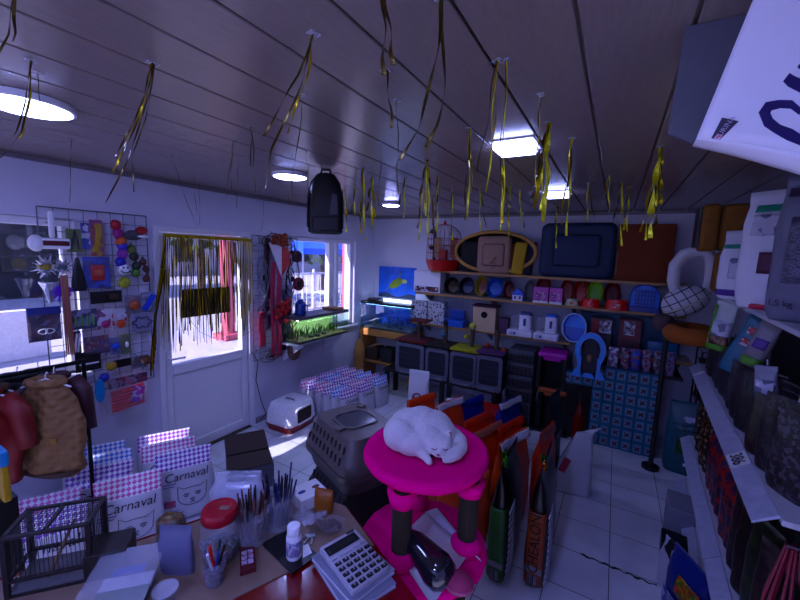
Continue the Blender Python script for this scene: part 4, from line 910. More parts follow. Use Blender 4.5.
MB().ball((-w*.1,0,h*.35),w*.4,(1,.6,.6)).build('grey_plush',M('grey_plush',(.14,.13,.15),.9),t,smooth='all',wob=.006,wscale=30); MB().ball((w*.2,-.02,h*.62),w*.28,(1,.6,.7)).build('red_plush',M('red_plush',(.35,.02,.04),.8),t,smooth='all'); MB().ball((w*.2,-.03,h*.3),w*.22,(1.2,.5,.3)).build('white_trim',M_WHITE,t,smooth='all'); hook(t,h)
p,w,h = onwall(70,257,86,291,-3.15); o = MB().lathe([(w*.5,0),(w*.46,h*.3),(w*.25,h*.75),(w*.14,h*.95),(.001,h)],seg=20,sy=.4).build('black_muzzle_cone',M_BLACK,loc=p,rotz=FR,smooth=True); tag(o,'black cone shaped pet muzzle hanging left of the blue treat packet','muzzle')
def spiky(rect,label,c,name='spiky_ball',X=-3.15):
    p,w,h = onwall(*rect,X); t = T(name,label,'pet toy',p,FR); r = min(w,h)*.4; mb = MB(); mb.ball((0,-.01,h/2),r,(1,.7,1),16)
    for k in range(16): a = k*PI/8; mb.tube([(r*.8*math.cos(a),-.01,h/2+r*.8*math.sin(a)),(r*1.35*math.cos(a),-.012,h/2+r*1.35*math.sin(a))],[.006,.001],5)
    mb.build('ball',M('spiky_%g'%c[0],c,.5,var=.3,scale=40),t,smooth='all'); hook(t,h); return t
spiky((116,273,131,292),'yellow green spiky star ball in the middle of the toy grid',(.40,.42,.05))
spiky((97,370,110,385),'dark blue spiky ball near the foot of the toy grid',(.03,.06,.34))
t = spiky((104,358,117,374),'yellow petalled flower toy near the foot of the toy grid',(.45,.34,.03),'flower_toy')
p,w,h = onwall(117,263,131,276,-3.15); t = T('face_ball','white ball toy printed with a black smile','pet toy',p,FR); MB().ball((0,0,h/2),w*.45,(1,.7,1),20).build('ball',M_WHITE,t,smooth=True)
MB().tube([(w*.3*math.cos(a),-w*.27,h*.45+h*.2*math.sin(a)) for a in [PI+i*PI/8 for i in range(9)]],.004,6).build('smile',M_BLACK,t)
for s in (-1,1): MB().ball((s*w*.15,-w*.28,h*.65),.007).build('eye',M_BLACK,t)
hook(t,h)
p,w,h = onwall(141,352,151,367,-3.15); o = MB().ball((0,0,h/2),w*.5,(1,.8,1.1),18).build('fur_ball',M('brown_white_fur',(.22,.12,.08),.95,var=.7,scale=30,bump=.6),loc=p,rotz=FR,smooth='all',wob=.006,wscale=40); tag(o,'brown and white fluffy ball at the door side of the toy grid','pet toy')
p,w,h = onwall(95,379,105,403,-3.12); o = MB().lathe([(.001,-.01),(w*.5,-.008),(w*.55,0),(w*.5,.008),(.001,.01)],(0,0,0),24,mat=Matrix.Translation((0,0,h*.5))@Matrix.Diagonal((1,1,h/w*.9,1))@rotm(PI/2)).build('flying_disc',M('cyan_rubber',(.03,.32,.55),.35),loc=p,rotz=FR,smooth=True); tag(o,'cyan flying disc hanging behind the maroon coat sleeve','flying disc')
# clear bag of orange sticks
p,w,h = onwall(107,374,146,410,-3.14); t = T('chew_bag','clear bag of orange red chew sticks hanging lowest on the toy grid','pet treats',p,FR)
MB().loft([[(x,y,z) for x,_,z in rrect(w,h,.01,cz=h/2)] for y in (-.03,.012)]).build('film',M_film('chew_film',(.5,.4,.5),.16,.1),t,smooth=True)
for k in range(7): MB().cyl((-w*.42,-.012+.006*(k%2),h*(.08+.085*k)),(w*.42,-.010,h*(.12+.085*k)),.010,seg=8).build('chew_stick',M('orange_red_chew',(.62,.07,.04),.5),t,smooth=True)
MB().box(-w*.5,w*.5,-.034,-.031,h*.72,h*.98).build('printed_header',M_print('chew_head',[(.25,.1,.16),(.4,.2,.25),(.3,.3,.36),(.12,.06,.12)],40),t); hook(t,h)
p,w,h = onwall(128,385,147,402,-3.115); o = MB().cbox((0,0,h/2),(w*.6,.02,h*.9),rotm(0,.3,0),bev=.006).build('pink_collar_pack',M_print('pink_pack',[(.5,.12,.35),(.3,.2,.5),(.5,.4,.5)],40),loc=p+Vector((0,.0,0)),rotz=FR); tag(o,'small pink packet at the lower corner of the toy grid','pet toy')
# silver wrapped bouquet toys, purple feathers and bundle of wands
M_FOILS = M('silver_cellophane',(.62,.63,.68),.18,metal=.75,var=.3,scale=30)
p,w,h = onwall(33,255,72,296,-3.13); t = T('teaser_bouquet','silver cellophane wrapped bunch of cat teasers with a yellow feather ball','cat teaser',p,FR)
for k,(x,z,r,c) in enumerate(((-.22,.72,.34,(.42,.34,.05)),(.22,.7,.3,(.12,.2,.2)))):
    MB().ball((x*w,-.02,z*h),r*w*.55,(1,.8,1),16).build('feather_ball',M('ball_%d'%k,c,.7,var=.6,scale=30),t,smooth='all',wob=.012,wscale=30)
    mb = MB(); rnd = random.Random(k)
    for i in range(16):
        a = i*2*PI/16; b_ = rnd.uniform(.7,1.25); q = Vector((x*w+r*w*b_*math.cos(a),-.03+rnd.uniform(-.02,.02),z*h+r*w*b_*math.sin(a))); mb.tube([(x*w,-.02,z*h),((x*w+q.x)/2,-.05,(z*h+q.z)/2),q],[.012,.012,.002],5,flat=.15)
    mb.build('cellophane',M_FOILS,t)
MB().lathe([(.012,0),(.035,h*.3),(.055,h*.5)],c=(-w*.12,-.01,-.04),seg=12).build('wrap_tail',M_FOILS,t,wob=.01,wscale=30); hook(t,h)
p,w,h = onwall(49,284,76,306,-3.10); t = T('feather_duster','purple feather teaser with a bundle of pink and tan wands','cat teaser',p,FR)
mb = MB(); rnd = random.Random(8)
for i in range(60): a = rnd.uniform(PI*1.08,PI*1.92); l = rnd.uniform(.5,1); mb.tube([(0,-.01,h),(w*.3*math.cos(a)*l,-.01+rnd.uniform(-.02,.02),h+h*.5*math.sin(a)*l),(w*.55*math.cos(a)*l,-.01+rnd.uniform(-.03,.03),h+h*.95*math.sin(a)*l)],[.006,.008,.002],4,flat=.3)
mb.build('feathers',M('violet_feather',(.20,.03,.50),.8,var=.3),t)
for k in range(5): MB().cyl((-.012+k*.007,-.035,h+.06),(-.014+k*.010,-.035,-.32),.0045,seg=7).build('wand',M('wand_%d'%(k%3),[(.35,.2,.12),(.4,.12,.16),(.3,.22,.14)][k%3],.5),t)
hook(t,h+.05)

o = MB().tube([px(x,y,-3.235) for x,y in ((252,352),(258,362),(256,380),(261,400),(266,414),(260,421))],.004,6).build('power_cable',M_BLACK); tag(o,'thin black cable running down the wall beside the door','cable')
o = MB().tube([px(x,y,-3.16) for x,y in ((186,315),(200,332),(222,342),(240,338),(252,330),(254,326))],.0018,5).build('door_cord',M_BLACK); tag(o,'thin dark cord sagging across the door glass','cord')
# ================================================================== leashes and harnesses on the second grid
def strap(rect,label,c,name='leash',cat='leash',X=-3.18,n=2):
    p,w,h = onwall(*rect,X); t = T(name,label,cat,p,FR); m = M('strap_%g_%g_%g'%c,c,.6,var=.2,scale=30)
    for k in range(n):
        x = (k-(n-1)/2)*w/max(1,n); MB().sheet(lambda u,v:(x+(v-.5)*w*.8/n+.006*math.sin(u*7+k),-.006-.006*k-.004*math.sin(u*9),h*u),16,2,.003).build('strap',m,t,smooth='all')
    MB().tube([(w*.2*math.cos(a),-.012,.0+.016*math.sin(a)) for a in [i*PI/6 for i in range(12)]],.003,6,closed=True).build('metal_clip',M_STEEL,t); hook(t,h); return t
def loops(rect,label,c,name='harness',cat='harness',X=-3.17,n=3,sd=1):
    p,w,h = onwall(*rect,X); t = T(name,label,cat,p,FR); m = M('strap_%g_%g_%g'%c,c,.6,var=.2,scale=30); rnd = random.Random(sd)
    for k in range(n):
        cx,cz,a_,b_ = rnd.uniform(-.15,.15)*w, h*(.35+.3*k/max(1,n-1)), w*rnd.uniform(.3,.45), h*rnd.uniform(.24,.34)
        MB().tube([(cx+a_*math.cos(q),-.008-.008*k,cz+b_*math.sin(q)) for q in [i*PI/9 for i in range(18)]],.009,6,closed=True,flat=.35).build('strap_loop',m,t,smooth='all')
    MB().cbox((0,-.03,h*.5),(w*.22,.012,h*.12),bev=.004).build('buckle',M_BLACK,t); MB().tube([(0,-.01,h*.8),(0,0,h)],.004).build('hang_strap',m,t); hook(t,h); return t
strap((264,238,270,300),'dark red leash hanging high beside the white bandana',(.10,.01,.03),n=1)
strap((270,262,281,357),'long crimson and pink leash pair down the middle of the leash grid',(.40,.02,.12),n=2,X=-3.15)
strap((258,312,265,347),'short pink leash with white trim at the door side of the leash grid',(.45,.05,.12),n=1)
strap((281,290,286,350),'violet and black leash hanging behind the red flower collar',(.06,.03,.13),n=1)
strap((286,300,291,348),'dark blue leash next to the aquarium window',(.02,.03,.12),n=1)
strap((265,290,270,330),'plum coloured leash behind the crimson pair',(.12,.02,.10),n=1)
loops((262,232,281,252),'black and brown leather collar loop at the top of the leash grid',(.05,.025,.015),'collar','collar',sd=2)
loops((283,236,296,268),'dark green harness hanging at the top by the aquarium window',(.02,.05,.03),sd=3)
loops((284,258,297,300),'black harness hanging by the edge of the aquarium window',(.015,.015,.02),sd=4)
loops((256,255,268,300),'clear and silver harness in a shiny bag by the door',(.25,.25,.3),sd=5)
loops((276,318,292,352),'black spotted harness low on the leash grid',(.03,.025,.05),sd=6,n=4)
loops((286,300,300,328),'maroon harness beside the window edge',(.16,.015,.04),sd=7)
loops((258,296,272,318),'grey harness below the shiny bag',(.09,.09,.12),sd=8)
loops((257,348,281,363),'black collar loops resting lowest on the leash grid',(.015,.015,.018),'collar','collar',sd=9)
p,w,h = onwall(269,243,290,277,-3.13); t = T('bandana','white and coral triangular pet bandana on the leash grid','bandana',p,FR)
MB().prism([(-w*.5,0,h),(w*.1,0,h),(w*.08,0,0)],(0,.008,0)).build('white_cloth',M('bandana_white',(.6,.56,.6),.8,var=.1),t); MB().prism([(w*.1,-.003,h),(w*.48,-.003,h*.75),(w*.5,-.003,h*.38),(w*.1,-.003,h*.03)],(0,.008,0)).build('coral_cloth',M('bandana_coral',(.5,.12,.12),.8,var=.5,scale=25),t); hook(t,h)
for r_,c,lb in (((276,298,291,325),(.42,.02,.03),'red ruffled flower collar in the middle of the leash grid'),((272,234,288,246),(.30,.10,.05),'orange and dark flower collar at the very top of the leash grid')):
    p,w,h = onwall(*r_,-3.12); t = T('flower_collar',lb,'collar',p,FR); mb = MB(); rnd = random.Random(3)
    for k in range(22): mb.ball((rnd.uniform(-.4,.4)*w,rnd.uniform(-.02,.01),h*rnd.uniform(.1,.9)),w*.16,(1,.5,.8),8)
    mb.build('ruffles',M('ruffle_%g'%c[0],c,.8,var=.6,scale=40),t,smooth='all'); MB().tube([(w*.42*math.cos(a),.01,h*.5+h*.42*math.sin(a)) for a in [i*PI/8 for i in range(16)]],.006,closed=True).build('band',M_BLACK,t); hook(t,h)
for r_,lb,c in (((293,249,301,264),'round dark red and grey roll hanging at the top of the window edge',(.12,.03,.06)),((294,276,303,292),'round dark red and grey roll hanging lower at the window edge',(.20,.03,.07))):
    p,w,h = onwall(*r_,-3.12); t = T('leash_roll',lb,'leash',p,FR)
    MB().lathe([(.3*w,-.015),(.55*w,-.012),(.55*w,.012),(.3*w,.015)],seg=24,mat=Matrix.Translation((0,0,h/2))@rotm(PI/2)).build('coil',M('coil_%g'%c[0],c,.6,var=.5,scale=60),t,smooth=True); MB().cyl((0,-.017,h/2),(0,.017,h/2),w*.28).build('core',M_BLACK,t,smooth=True); hook(t,h)
p,w,h = onwall(288,340,300,362,-3.13); o = MB().ball((0,0,h/2),w*.45,(1,.8,1.3),18).build('fluffy_toy',M('brown_white_fluff',(.25,.17,.14),.95,var=.8,scale=26,bump=.6),loc=p,rotz=FR,smooth='all',wob=.008,wscale=30); tag(o,'fluffy white and brown toy at the bottom of the leash grid','pet toy')
# ================================================================== tinsel curtain and dark board on the door
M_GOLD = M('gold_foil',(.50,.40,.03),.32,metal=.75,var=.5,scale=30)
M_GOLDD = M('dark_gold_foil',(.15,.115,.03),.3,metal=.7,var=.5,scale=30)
rnd = random.Random(21)
t = T('tinsel_curtain','gold foil fringe curtain hanging over the glass of the door','tinsel curtain',(-3.19,(DR[0]+DR[1])/2,0))
MB().box(-.012,.012,-.42,.42,1.965,1.995,bev=.005).build('header_strip',M_GOLD,t)
nst = 0
for k in range(110):
    y = -.42+.84*k/109+rnd.uniform(-.006,.006); l = rnd.uniform(.75,.98)
    if rnd.random() < .2: l *= rnd.uniform(.4,.8)
    dy = -.05*(1-k/40) if k < 40 else rnd.uniform(-.02,.02)
    x0 = rnd.uniform(-.008,.010); ph = rnd.uniform(0,6)
    mb = MB(); mb.sheet(lambda u,v:(x0+.006*math.sin(u*6+ph)+(v-.5)*.005*math.cos(u*14+ph),y+dy*u+(v-.5)*(.003+.0045*abs(math.sin(u*9+ph))),1.975-l*u),14,1,.0006)
    nst += 1
    if nst <= 100: mb.build('foil_strand',M_GOLD if k%5 in (0,2) else M_GOLDD,t)
    else:
        o = mb.build('foil_strand',M_GOLD,t)
        o['kind'] = 'stuff'
for s_ in range(6):      # the swept bundle at the hinge side
    mb = MB(); mb.sheet(lambda u,v:(.02+.008*math.sin(u*5+s_)+.004*s_*u,-.42-.10*math.sin(u*PI/2)*(1+.12*s_)+(v-.5)*.012,1.95-.85*u-.05*s_),16,1,.0008)
    mb.build('foil_bundle',(M_GOLD,M_GOLDD)[s_%2],t)
p,w,h = onwall(182,288,230,315,-3.245)
t = T('notice_board','dark brown notice board hanging on the door glass behind the tinsel','sign',p,FR)
MB().box(-w/2,w/2,-.008,.004,0,h,bev=.003).build('board',M('dark_brown_board',(.022,.014,.012),.6),t); MB().tube([(-w*.4,0,h),(0,.0,h+.10),(w*.4,0,h)],.0025).build('hanging_cord',M_BLACK,t)
# ================================================================== aquarium corner
M_WATER = M_film('tank_water',(.04,.16,.10),.10,.05); M_TANK = M_glass('tank_glass',(.86,.95,.95),.10)
M_PLANT = M('water_plant',(.05,.14,.03),.6,var=.5,scale=30); M_SAND = M('tank_gravel',(.20,.17,.12),.9,var=.6,scale=90)
M_STAND = M('pale_wood',(.50,.30,.14),.5,var=.25,scale=5,stretch=(1,8,8))
def tank(name,label,c,w,d,h,rz,glow,water,seed,stren,lidm,group=None):
    t = T(name,label,'aquarium',c,rz); g = .005; mb = MB()
    mb.box(-w/2,w/2,-d/2,-d/2+g,g,h); mb.box(-w/2,w/2,d/2-g,d/2,g,h); mb.box(-w/2,-w/2+g,-d/2+g,d/2-g,g,h); mb.box(w/2-g,w/2,-d/2+g,d/2-g,g,h); mb.box(-w/2,w/2,-d/2,d/2,0,g); mb.build('glass',M_TANK,t)
    MB().box(-w/2+.008,w/2-.008,-d/2+.008,d/2-.008,.012,h*.9).build('water',water,t)
    MB().box(-w/2+.006,w/2-.006,-d/2+.006,d/2-.006,.006,.03).build('gravel',M_SAND,t)
    mb = MB(); rnd = random.Random(seed)
    for k in range(70):
        x,y = rnd.uniform(-.46,.46)*w, rnd.uniform(-.2,.42)*d; l = h*rnd.uniform(.15,.5)
        mb.tube([(x,y,.028),(x+rnd.uniform(-.02,.02),y,.03+l*.5),(x+rnd.uniform(-.04,.04),y+rnd.uniform(-.02,.02),.03+l)],[.006,.009,.002],5,flat=.35)
    o = mb.build('water_plants',M_PLANT,t); o['kind'] = 'stuff'
    for k in range(3):
        MB().ball((rnd.uniform(-.35,.35)*w,rnd.uniform(-.3,.1)*d,.045),.03,(1.2,1,.8),10).build('rock',M('tank_rock',(.09,.08,.07),.8),t,smooth='all',wob=.008,wscale=30)
    MB().box(-w/2+.006,w/2-.006,d/2-.012,d/2-.007,.03,h*.9).build('back_poster',glow,t)
    lid = MB().box(-w/2-.004,w/2+.004,-d/2-.004,d/2+.004,h,h+.035,bev=.006).build('lid',lidm,t)
    MB().box(-w*.45,w*.45,-d*.28,-d*.16,h-.014,h-.001).build('light_tube',M_emit('tube_%s'%seed,(.25,.5,1) if stren < 20 else (.8,1,.75),stren),t)
    return t
a_, b_ = px(298,333,-2.92), px(347,325,-2.92)
zb1 = .86
tank('aquarium','green lit aquarium on the window ledge with plants','x' and (-3.06,(px(298,335,-2.92).y+px(348,325,-2.92).y)/2+.02,zb1),.86,.27,.27,FR,M('green_backing',(.42,.55,.30),.6,var=.4,scale=8),M_film('green_water',(.10,.22,.10),.06,.05),5,24,M('tank_lid_grey',(.16,.15,.17),.5))
t = T('tank_ledge','white ledge under the window carrying the green aquarium','shelf',(-3.06,3.32,0)); MB().box(-.19,.12,-.45,.45,zb1-.016,zb1,bev=.003).build('ledge',M_WHITE,t)
for y in (-.35,.35): MB().prism([(-.188,y,zb1-.03),(.12,y,zb1-.03),(-.188,y,zb1-.25)],(0,.02,0)).build('bracket',M_WHITE,t)
c = py(380,335,4.32)
xl, xr = -3.19, py(412,330,4.39).x
tank('aquarium','blue lit planted aquarium on the wooden stand in the corner',((xl+xr)/2,4.565,.80),xr-xl,.34,.36,0,M('blue_backing',(.03,.14,.55),.5,var=.5,scale=4),M_film('blue_water',(.02,.10,.45),.16,.05),6,15,M_BLACK)
st = T('aquarium_stand','pale wooden stand under the blue aquarium','stand',((xl+xr)/2,4.565,0)); W2_ = (xr-xl)/2+.01
MB().box(-W2_,W2_,-.18,.20,.70,.798,bev=.006).build('top_board',M_STAND,st); MB().box(-W2_,W2_,-.17,.20,.30,.325,bev=.004).build('lower_shelf',M_STAND,st)
for x in (-W2_+.03,W2_-.03): MB().box(x-.025,x+.025,-.17,.20,0,.70,bev=.004).build('side_panel',M_STAND,st)
for k,(xo,c_,lb) in enumerate(((-.26,(.10,.07,.05),'brown carton on the shelf of the aquarium stand'),(.0,(.05,.05,.06),'dark box on the shelf of the aquarium stand'),(.26,(.35,.03,.06),'red tub on the shelf of the aquarium stand'))):
    o = MB().box(-.10,.10,-.10,.10,0,.20 if k < 2 else .13,bev=.006).build('storage_box',M('stored_%d'%k,c_,.6),loc=((xl+xr)/2+xo,4.53,.326)); tag(o,lb,'box')
b = py(350,362,4.12); b = Vector((b.x,4.05,0)); mb = MB(); mb.lathe([(.07,0),(.075,.02),(.075,.50),(.06,.62),(.03,.68),(.001,.68)],seg=20)
o = mb.build('rolled_mat',M('straw_roll',(.42,.27,.12),.7,var=.25,scale=20,stretch=(8,8,1)),loc=(-3.02,4.15,0),smooth=True,wob=.006,wscale=12); tag(o,'straw coloured rolled mat standing beside the aquarium stand','mat')
# light bar over the tank, turtle poster, pump on the tank
p,w,h = onback(379,267,416,298,4.79)
t = T('sea_poster','blue poster of a green sea turtle swimming on the back wall','poster',p); MB().box(-w/2,w/2,-.003,.004,0,h).build('sheet',M('sea_blue',(.015,.20,.62),.4,var=.55,scale=7),t)
mb = MB(); mb.ball((-.02*w,-.005,h*.47),w*.17,(1.2,.02,.55),18,rotm(0,-.5,0)); mb.build('turtle_shell',M('turtle_green',(.30,.38,.06),.5,var=.5,scale=40),t)
M_TURT = M('turtle_pale',(.45,.50,.20),.5,var=.5,scale=40)
MB().ball((.20*w,-.005,h*.55),w*.06,(1.2,.05,.8),12).build('turtle_head',M_TURT,t); MB().tube([(.02*w,-.005,h*.5),(.10*w,-.006,h*.78),(.05*w,-.005,h*.92)],[.03*w*2,.03*w*1.6,.003],8,flat=.1).build('turtle_flipper',M_TURT,t); MB().tube([(-.15*w,-.005,h*.38),(-.30*w,-.006,h*.2)],[.03*w,.006],8,flat=.1).build('turtle_flipper',M_TURT,t)
mb = MB(); mb.sheet(lambda u,v:((u-.5)*w*.98,-.005,v*h*(.10+.06*math.sin(u*9))),14,2,.002); mb.build('reef_print',M('reef_dark',(.02,.06,.14),.5,var=.6,scale=30),t)
o = MB().box(-.42,.42,-.04,.04,0,.03,bev=.008).build('aquarium_lamp',M_emit('aquarium_bar',(.45,.60,1),6.0),loc=((xl+xr)/2+.04,4.62,1.197)); tag(o,'white lit lamp bar lying on top of the blue aquarium','lamp')
o = MB().box(-.10,.10,-.07,.07,0,.045,bev=.01).build('filter_box',M_BLACK,loc=((xl+xr)/2-.25,4.50,1.196)); tag(o,'black filter box on top of the blue aquarium','aquarium filter')
o = MB().box(-.12,.10,-.08,.08,0,.03,bev=.004).build('wooden_tray',M('ledge_tray',(.35,.22,.14),.6),loc=(-3.05,3.62,zb1+.306)); tag(o,'small wooden tray on the lid of the green aquarium','tray')
t = T('water_jug','blue plastic jug on the lid of the green aquarium','jug',(-3.05,3.05,zb1+.306)); MB().lathe([(.05,0),(.06,.01),(.065,.12),(.05,.15),(.03,.16),(.03,.18),(.001,.18)],seg=20).build('body',M('jug_blue',(.03,.10,.32),.3),t,smooth=True); MB().tube([(.06,0,.13),(.10,0,.12),(.10,0,.05),(.063,0,.035)],.008).build('handle',MATS['jug_blue'],t)
# ================================================================== hanging backpack carrier
q = pd(326,172,pz(330,190,2.2)); q = px(326,205,-1.45)
bt = pz(326,170,2.425); bt = Vector((bt.x,bt.y,2.12)); bb = T('backpack_carrier','black pet backpack carrier hanging from the ceiling before the window','backpack',bt,math.radians(38))
hB = hgt(bt,326,171)-hgt(bt,326,234); wB = wid(bt,307,349,205)*.80; zo = hgt(bt,326,234); dB = wB*.62
M_MESH = M('grey_net',(.06,.06,.075),.8,var=.3,scale=200); M_NYL = M('black_nylon2',(.008,.008,.010),.6)
def rrz(w,d,r,z): return rr(w,d,r,zo+z)
MB().loft([rrz(wB*.8,dB*.8,.04,0),rrz(wB,dB,.05,.012),rrz(wB,dB,.05,hB*.28),rrz(wB*.98,dB*.98,.06,hB*.55),rrz(wB*.85,dB*.8,.07,hB*.80),rrz(wB*.5,dB*.45,.04,hB*.93),rrz(wB*.2,dB*.2,.02,hB*.95)]).build('body',M_NYL,bb,smooth=True)
for s in (-1,1): MB().prism([(s*wB*.501,-dB*.34,zo+hB*.10),(s*wB*.501,dB*.34,zo+hB*.10),(s*wB*.494,dB*.30,zo+hB*.55),(s*wB*.46,0,zo+hB*.72),(s*wB*.494,-dB*.30,zo+hB*.55)],(s*.006,0,0)).build('side_net',M_MESH,bb)
MB().box(-wB*.36,wB*.36,-dB*.515,-dB*.48,zo+.02,zo+hB*.26,bev=.01).build('front_pocket',M('pocket_grey',(.05,.05,.06),.7),bb); MB().prism([(wB*.12,-dB*.5-.004,zo+hB*.3),(wB*.36,-dB*.5-.004,zo+hB*.3),(wB*.34,-dB*.49-.004,zo+hB*.6),(wB*.2,-dB*.49-.004,zo+hB*.62)],(0,.006,0)).build('front_net',M('net_pale',(.13,.13,.15),.8),bb)
MB().tube([(-.03,0,zo+hB*.93),(-.025,0,zo+hB*1.0),(.025,0,zo+hB*1.0),(.03,0,zo+hB*.93)],.009,8).build('handle',M_NYL,bb)
zc_ = 2.43-bt.z-.001; MB().tube([(0,0,zo+hB*1.0-.008),(0,0,zc_)],.003,6).build('hanging_cord',M_NYL,bb)
for s in (-1,1): MB().tube([(s*wB*.25,dB*.45,zo+hB*.85),(s*wB*.30,dB*.62,zo+hB*.5),(s*wB*.28,dB*.48,zo+hB*.1)],[.015,.018,.012],8,flat=.4).build('shoulder_strap',M_NYL,bb,smooth='all')
# ================================================================== shelves on the back wall
M_SHELF = M('shelf_board',(.40,.36,.33),.5,var=.12,scale=5,stretch=(1,8,8)); M_SHELFE = M('shelf_edge_wood',(.42,.28,.14),.5,var=.2,scale=6,stretch=(1,8,8))
Z1, Z2, Z3, Z4 = 1.695, 1.395, .985, .945
def shelf(name,label,x0,x1,z,y0=4.40,th=.022,m=None,brk=True):
    t = T(name,label,'shelf',((x0+x1)/2,4.8,z-th)); w = (x1-x0)/2
    MB().box(-w,w,y0-4.8,-.002,0,th,bev=.002,seg=1).build('board',m or M_SHELF,t); MB().box(-w,w,y0-4.806,y0-4.8,-.003,th+.001).build('front_edge',M_SHELFE,t)
    n = max(2,int(w*2/.8)+1)
    if brk:
        for k in range(n): x = -w+.08+(2*w-.16)*k/(n-1); MB().prism([(x-.01,-.004,0),(x-.01,(y0-4.8)*.8,0),(x-.01,-.004,-.16)],(.02,0,0)).build('bracket',M_STEEL,t)
    return t
shelf('display_shelf','topmost wall shelf under the bird cage and pet beds',-2.08,.62,Z1)
shelf('display_shelf','second wall shelf holding the pet bowls and the blue carrier',-2.30,.62,Z2)
shelf('display_shelf','third wall shelf holding the birdhouse and white feeders',-2.32,-.36,Z3)
shelf('display_shelf','lower shelf with the row of small packets above the teal cartons',-.30,.72,.945)
def place(x0,y0,x1,y1,Y,z=None):
    p,w,h = onback(x0,y0,x1,y1,Y)
    if z is not None: h += p.z-z; p.z = z
    return p,w,h
# -- red domed bird cage
p,w,h = place(428,220,461,268,4.52,Z1); r = w*.5
t = T('bird_cage','red domed wire bird cage at the end of the topmost wall shelf','bird cage',p); M_CRED = M('cage_red',(.50,.02,.025),.35); M_CWIRE = M('cage_wire_red',(.22,.03,.035),.4)
MB().lathe([(r*.80,0),(r*.82,.01),(r*1.0,h*.20),(r*1.02,h*.21),(r*.98,h*.21),(.001,h*.03)],seg=28).build('base_tray',M_CRED,t,smooth=True)
mb = MB()
for k in range(22):
    a = 2*PI*k/22; pts = [(r*.96*math.cos(a),r*.96*math.sin(a),h*.2),(r*.96*math.cos(a),r*.96*math.sin(a),h*.62)]+[(r*.96*math.cos(q)*math.cos(a),r*.96*math.cos(q)*math.sin(a),h*.62+h*.30*math.sin(q)) for q in (.4,.8,1.2,1.5)]
    mb.tube(pts,.0022,4)
for z_ in (.35,.5,.62): mb.tube([(r*.965*math.cos(i*PI/12),r*.965*math.sin(i*PI/12),h*z_) for i in range(24)],.003,4,closed=True)
mb.build('wires',M_CWIRE,t); MB().lathe([(r*.12,h*.90),(r*.10,h*.93),(.012,h*.97),(.001,h)],seg=14).build('finial',M_CRED,t,smooth=True); MB().tube([(0,0,h*.98),(.0,0,h*1.03),(.02,0,h*1.06),(0,0,h*1.09)],.003).build('hanging_ring',M_STEEL,t)
MB().cyl((-r*.85,0,h*.5),(r*.85,0,h*.5),.008).build('perch',M_SHELFE,t)
for s,c in ((-1,(.42,.30,.22)),(1,(.35,.12,.08))): MB().box(s*r*.5-.05,s*r*.5+.05,.05,.07,h*.25,h*.66,bev=.004).build('feeding_box',M('cage_box_%d'%s,c,.6),t)
MB().box(-.045,.045,-.05,.03,h*.22,h*.42,bev=.006).build('seed_cup',M('seed_cup_red',(.4,.06,.05),.5),t)
# black post toy with round knobs beside it
p,w,h = place(419,230,431,270,4.58,Z1-.03); t = T('scratching_post','black post toy with round knobs beside the red bird cage','cat toy',(-2.15,4.62,Z2+.0)); hh = p.z+h-Z2
MB().cyl((0,0,0),(0,0,hh),.022).build('post',M_BLACK,t,smooth=True)
for z_,r_ in ((hh-.02,.045),(hh*.72,.05),(hh*.45,.06)): MB().ball((-.03,0,z_),r_,(1,.9,.7),14).build('knob',M('knob_brown',(.03,.02,.018),.6),t,smooth=True)
MB().lathe([(.07,0),(.07,.015),(.03,.02)],seg=20).build('foot',M_BLACK,t)
# -- oval bed with cushions nested in it, tilted against the wall
p,w,h = place(457,231,540,276,4.56,Z1)
t = T('oval_pet_bed','large oval tan pet bed standing on its side on the topmost shelf','pet bed',p); M_TAN = M('tan_suede',(.42,.27,.13),.85,var=.15,scale=20)
N = 36; O1 = [(w*.5*math.cos(2*PI*k/N),0,h*.5+h*.5*math.sin(2*PI*k/N)) for k in range(N)]; sc_ = lambda O,s: [(x*s,0,h*.5+(z-h*.5)*s) for x,_,z in O]
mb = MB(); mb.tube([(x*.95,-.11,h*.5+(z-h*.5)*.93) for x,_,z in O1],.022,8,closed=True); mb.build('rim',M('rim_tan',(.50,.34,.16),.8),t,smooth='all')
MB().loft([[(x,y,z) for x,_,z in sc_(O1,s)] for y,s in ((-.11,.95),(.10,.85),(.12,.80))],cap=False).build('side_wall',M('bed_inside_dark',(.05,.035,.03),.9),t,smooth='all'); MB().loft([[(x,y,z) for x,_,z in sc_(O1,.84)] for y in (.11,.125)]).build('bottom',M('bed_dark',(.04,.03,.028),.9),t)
def cushion(name,label,rect,Y,m,dep,cat='pet bed',rot=(0,0,0),z=Z1,inset=True,bolster=True,mi=None):
    p,w,h = place(*rect,Y,z); t = T(name,label,cat,p,rot=rot)
    mb = MB(); mb.loft([[(x*s,y,h*.5+(z_-h*.5)*s) for x,_,z_ in rrect(w,h,min(w,h)*.12,cz=h*.5,n=5)] for y,s in ((dep*.5,.9),(dep*.3,1),(-dep*.2,1),(-dep*.42,.93),(-dep*.5,.84))]); mb.build('bolster',m,t,smooth='all',wob=.010,wscale=12)
    if inset: mb = MB(); mb.loft([[(x*s,y,h*.5+(z_-h*.5)*s) for x,_,z_ in rrect(w*.62,h*.56,min(w,h)*.06,cz=h*.5,n=5)] for y,s in ((-dep*.38,1),(-dep*.56,1.0),(-dep*.64,.9))]); mb.build('centre_pad',mi or m,t,smooth='all',wob=.006,wscale=14); MB().tube([(x,-dep*.54,z_) for x,_,z_ in rrect(w*.64,h*.58,min(w,h)*.06,cz=h*.5,n=5)],.004,6,closed=True).build('piping',M_BLACK,t)
    return t
cushion('cushion','black cushion tucked in the left end of the oval tan bed','x' and (461,241,480,273),4.50,M('black_cushion',(.014,.013,.015),.85),.07,'cushion',inset=False)
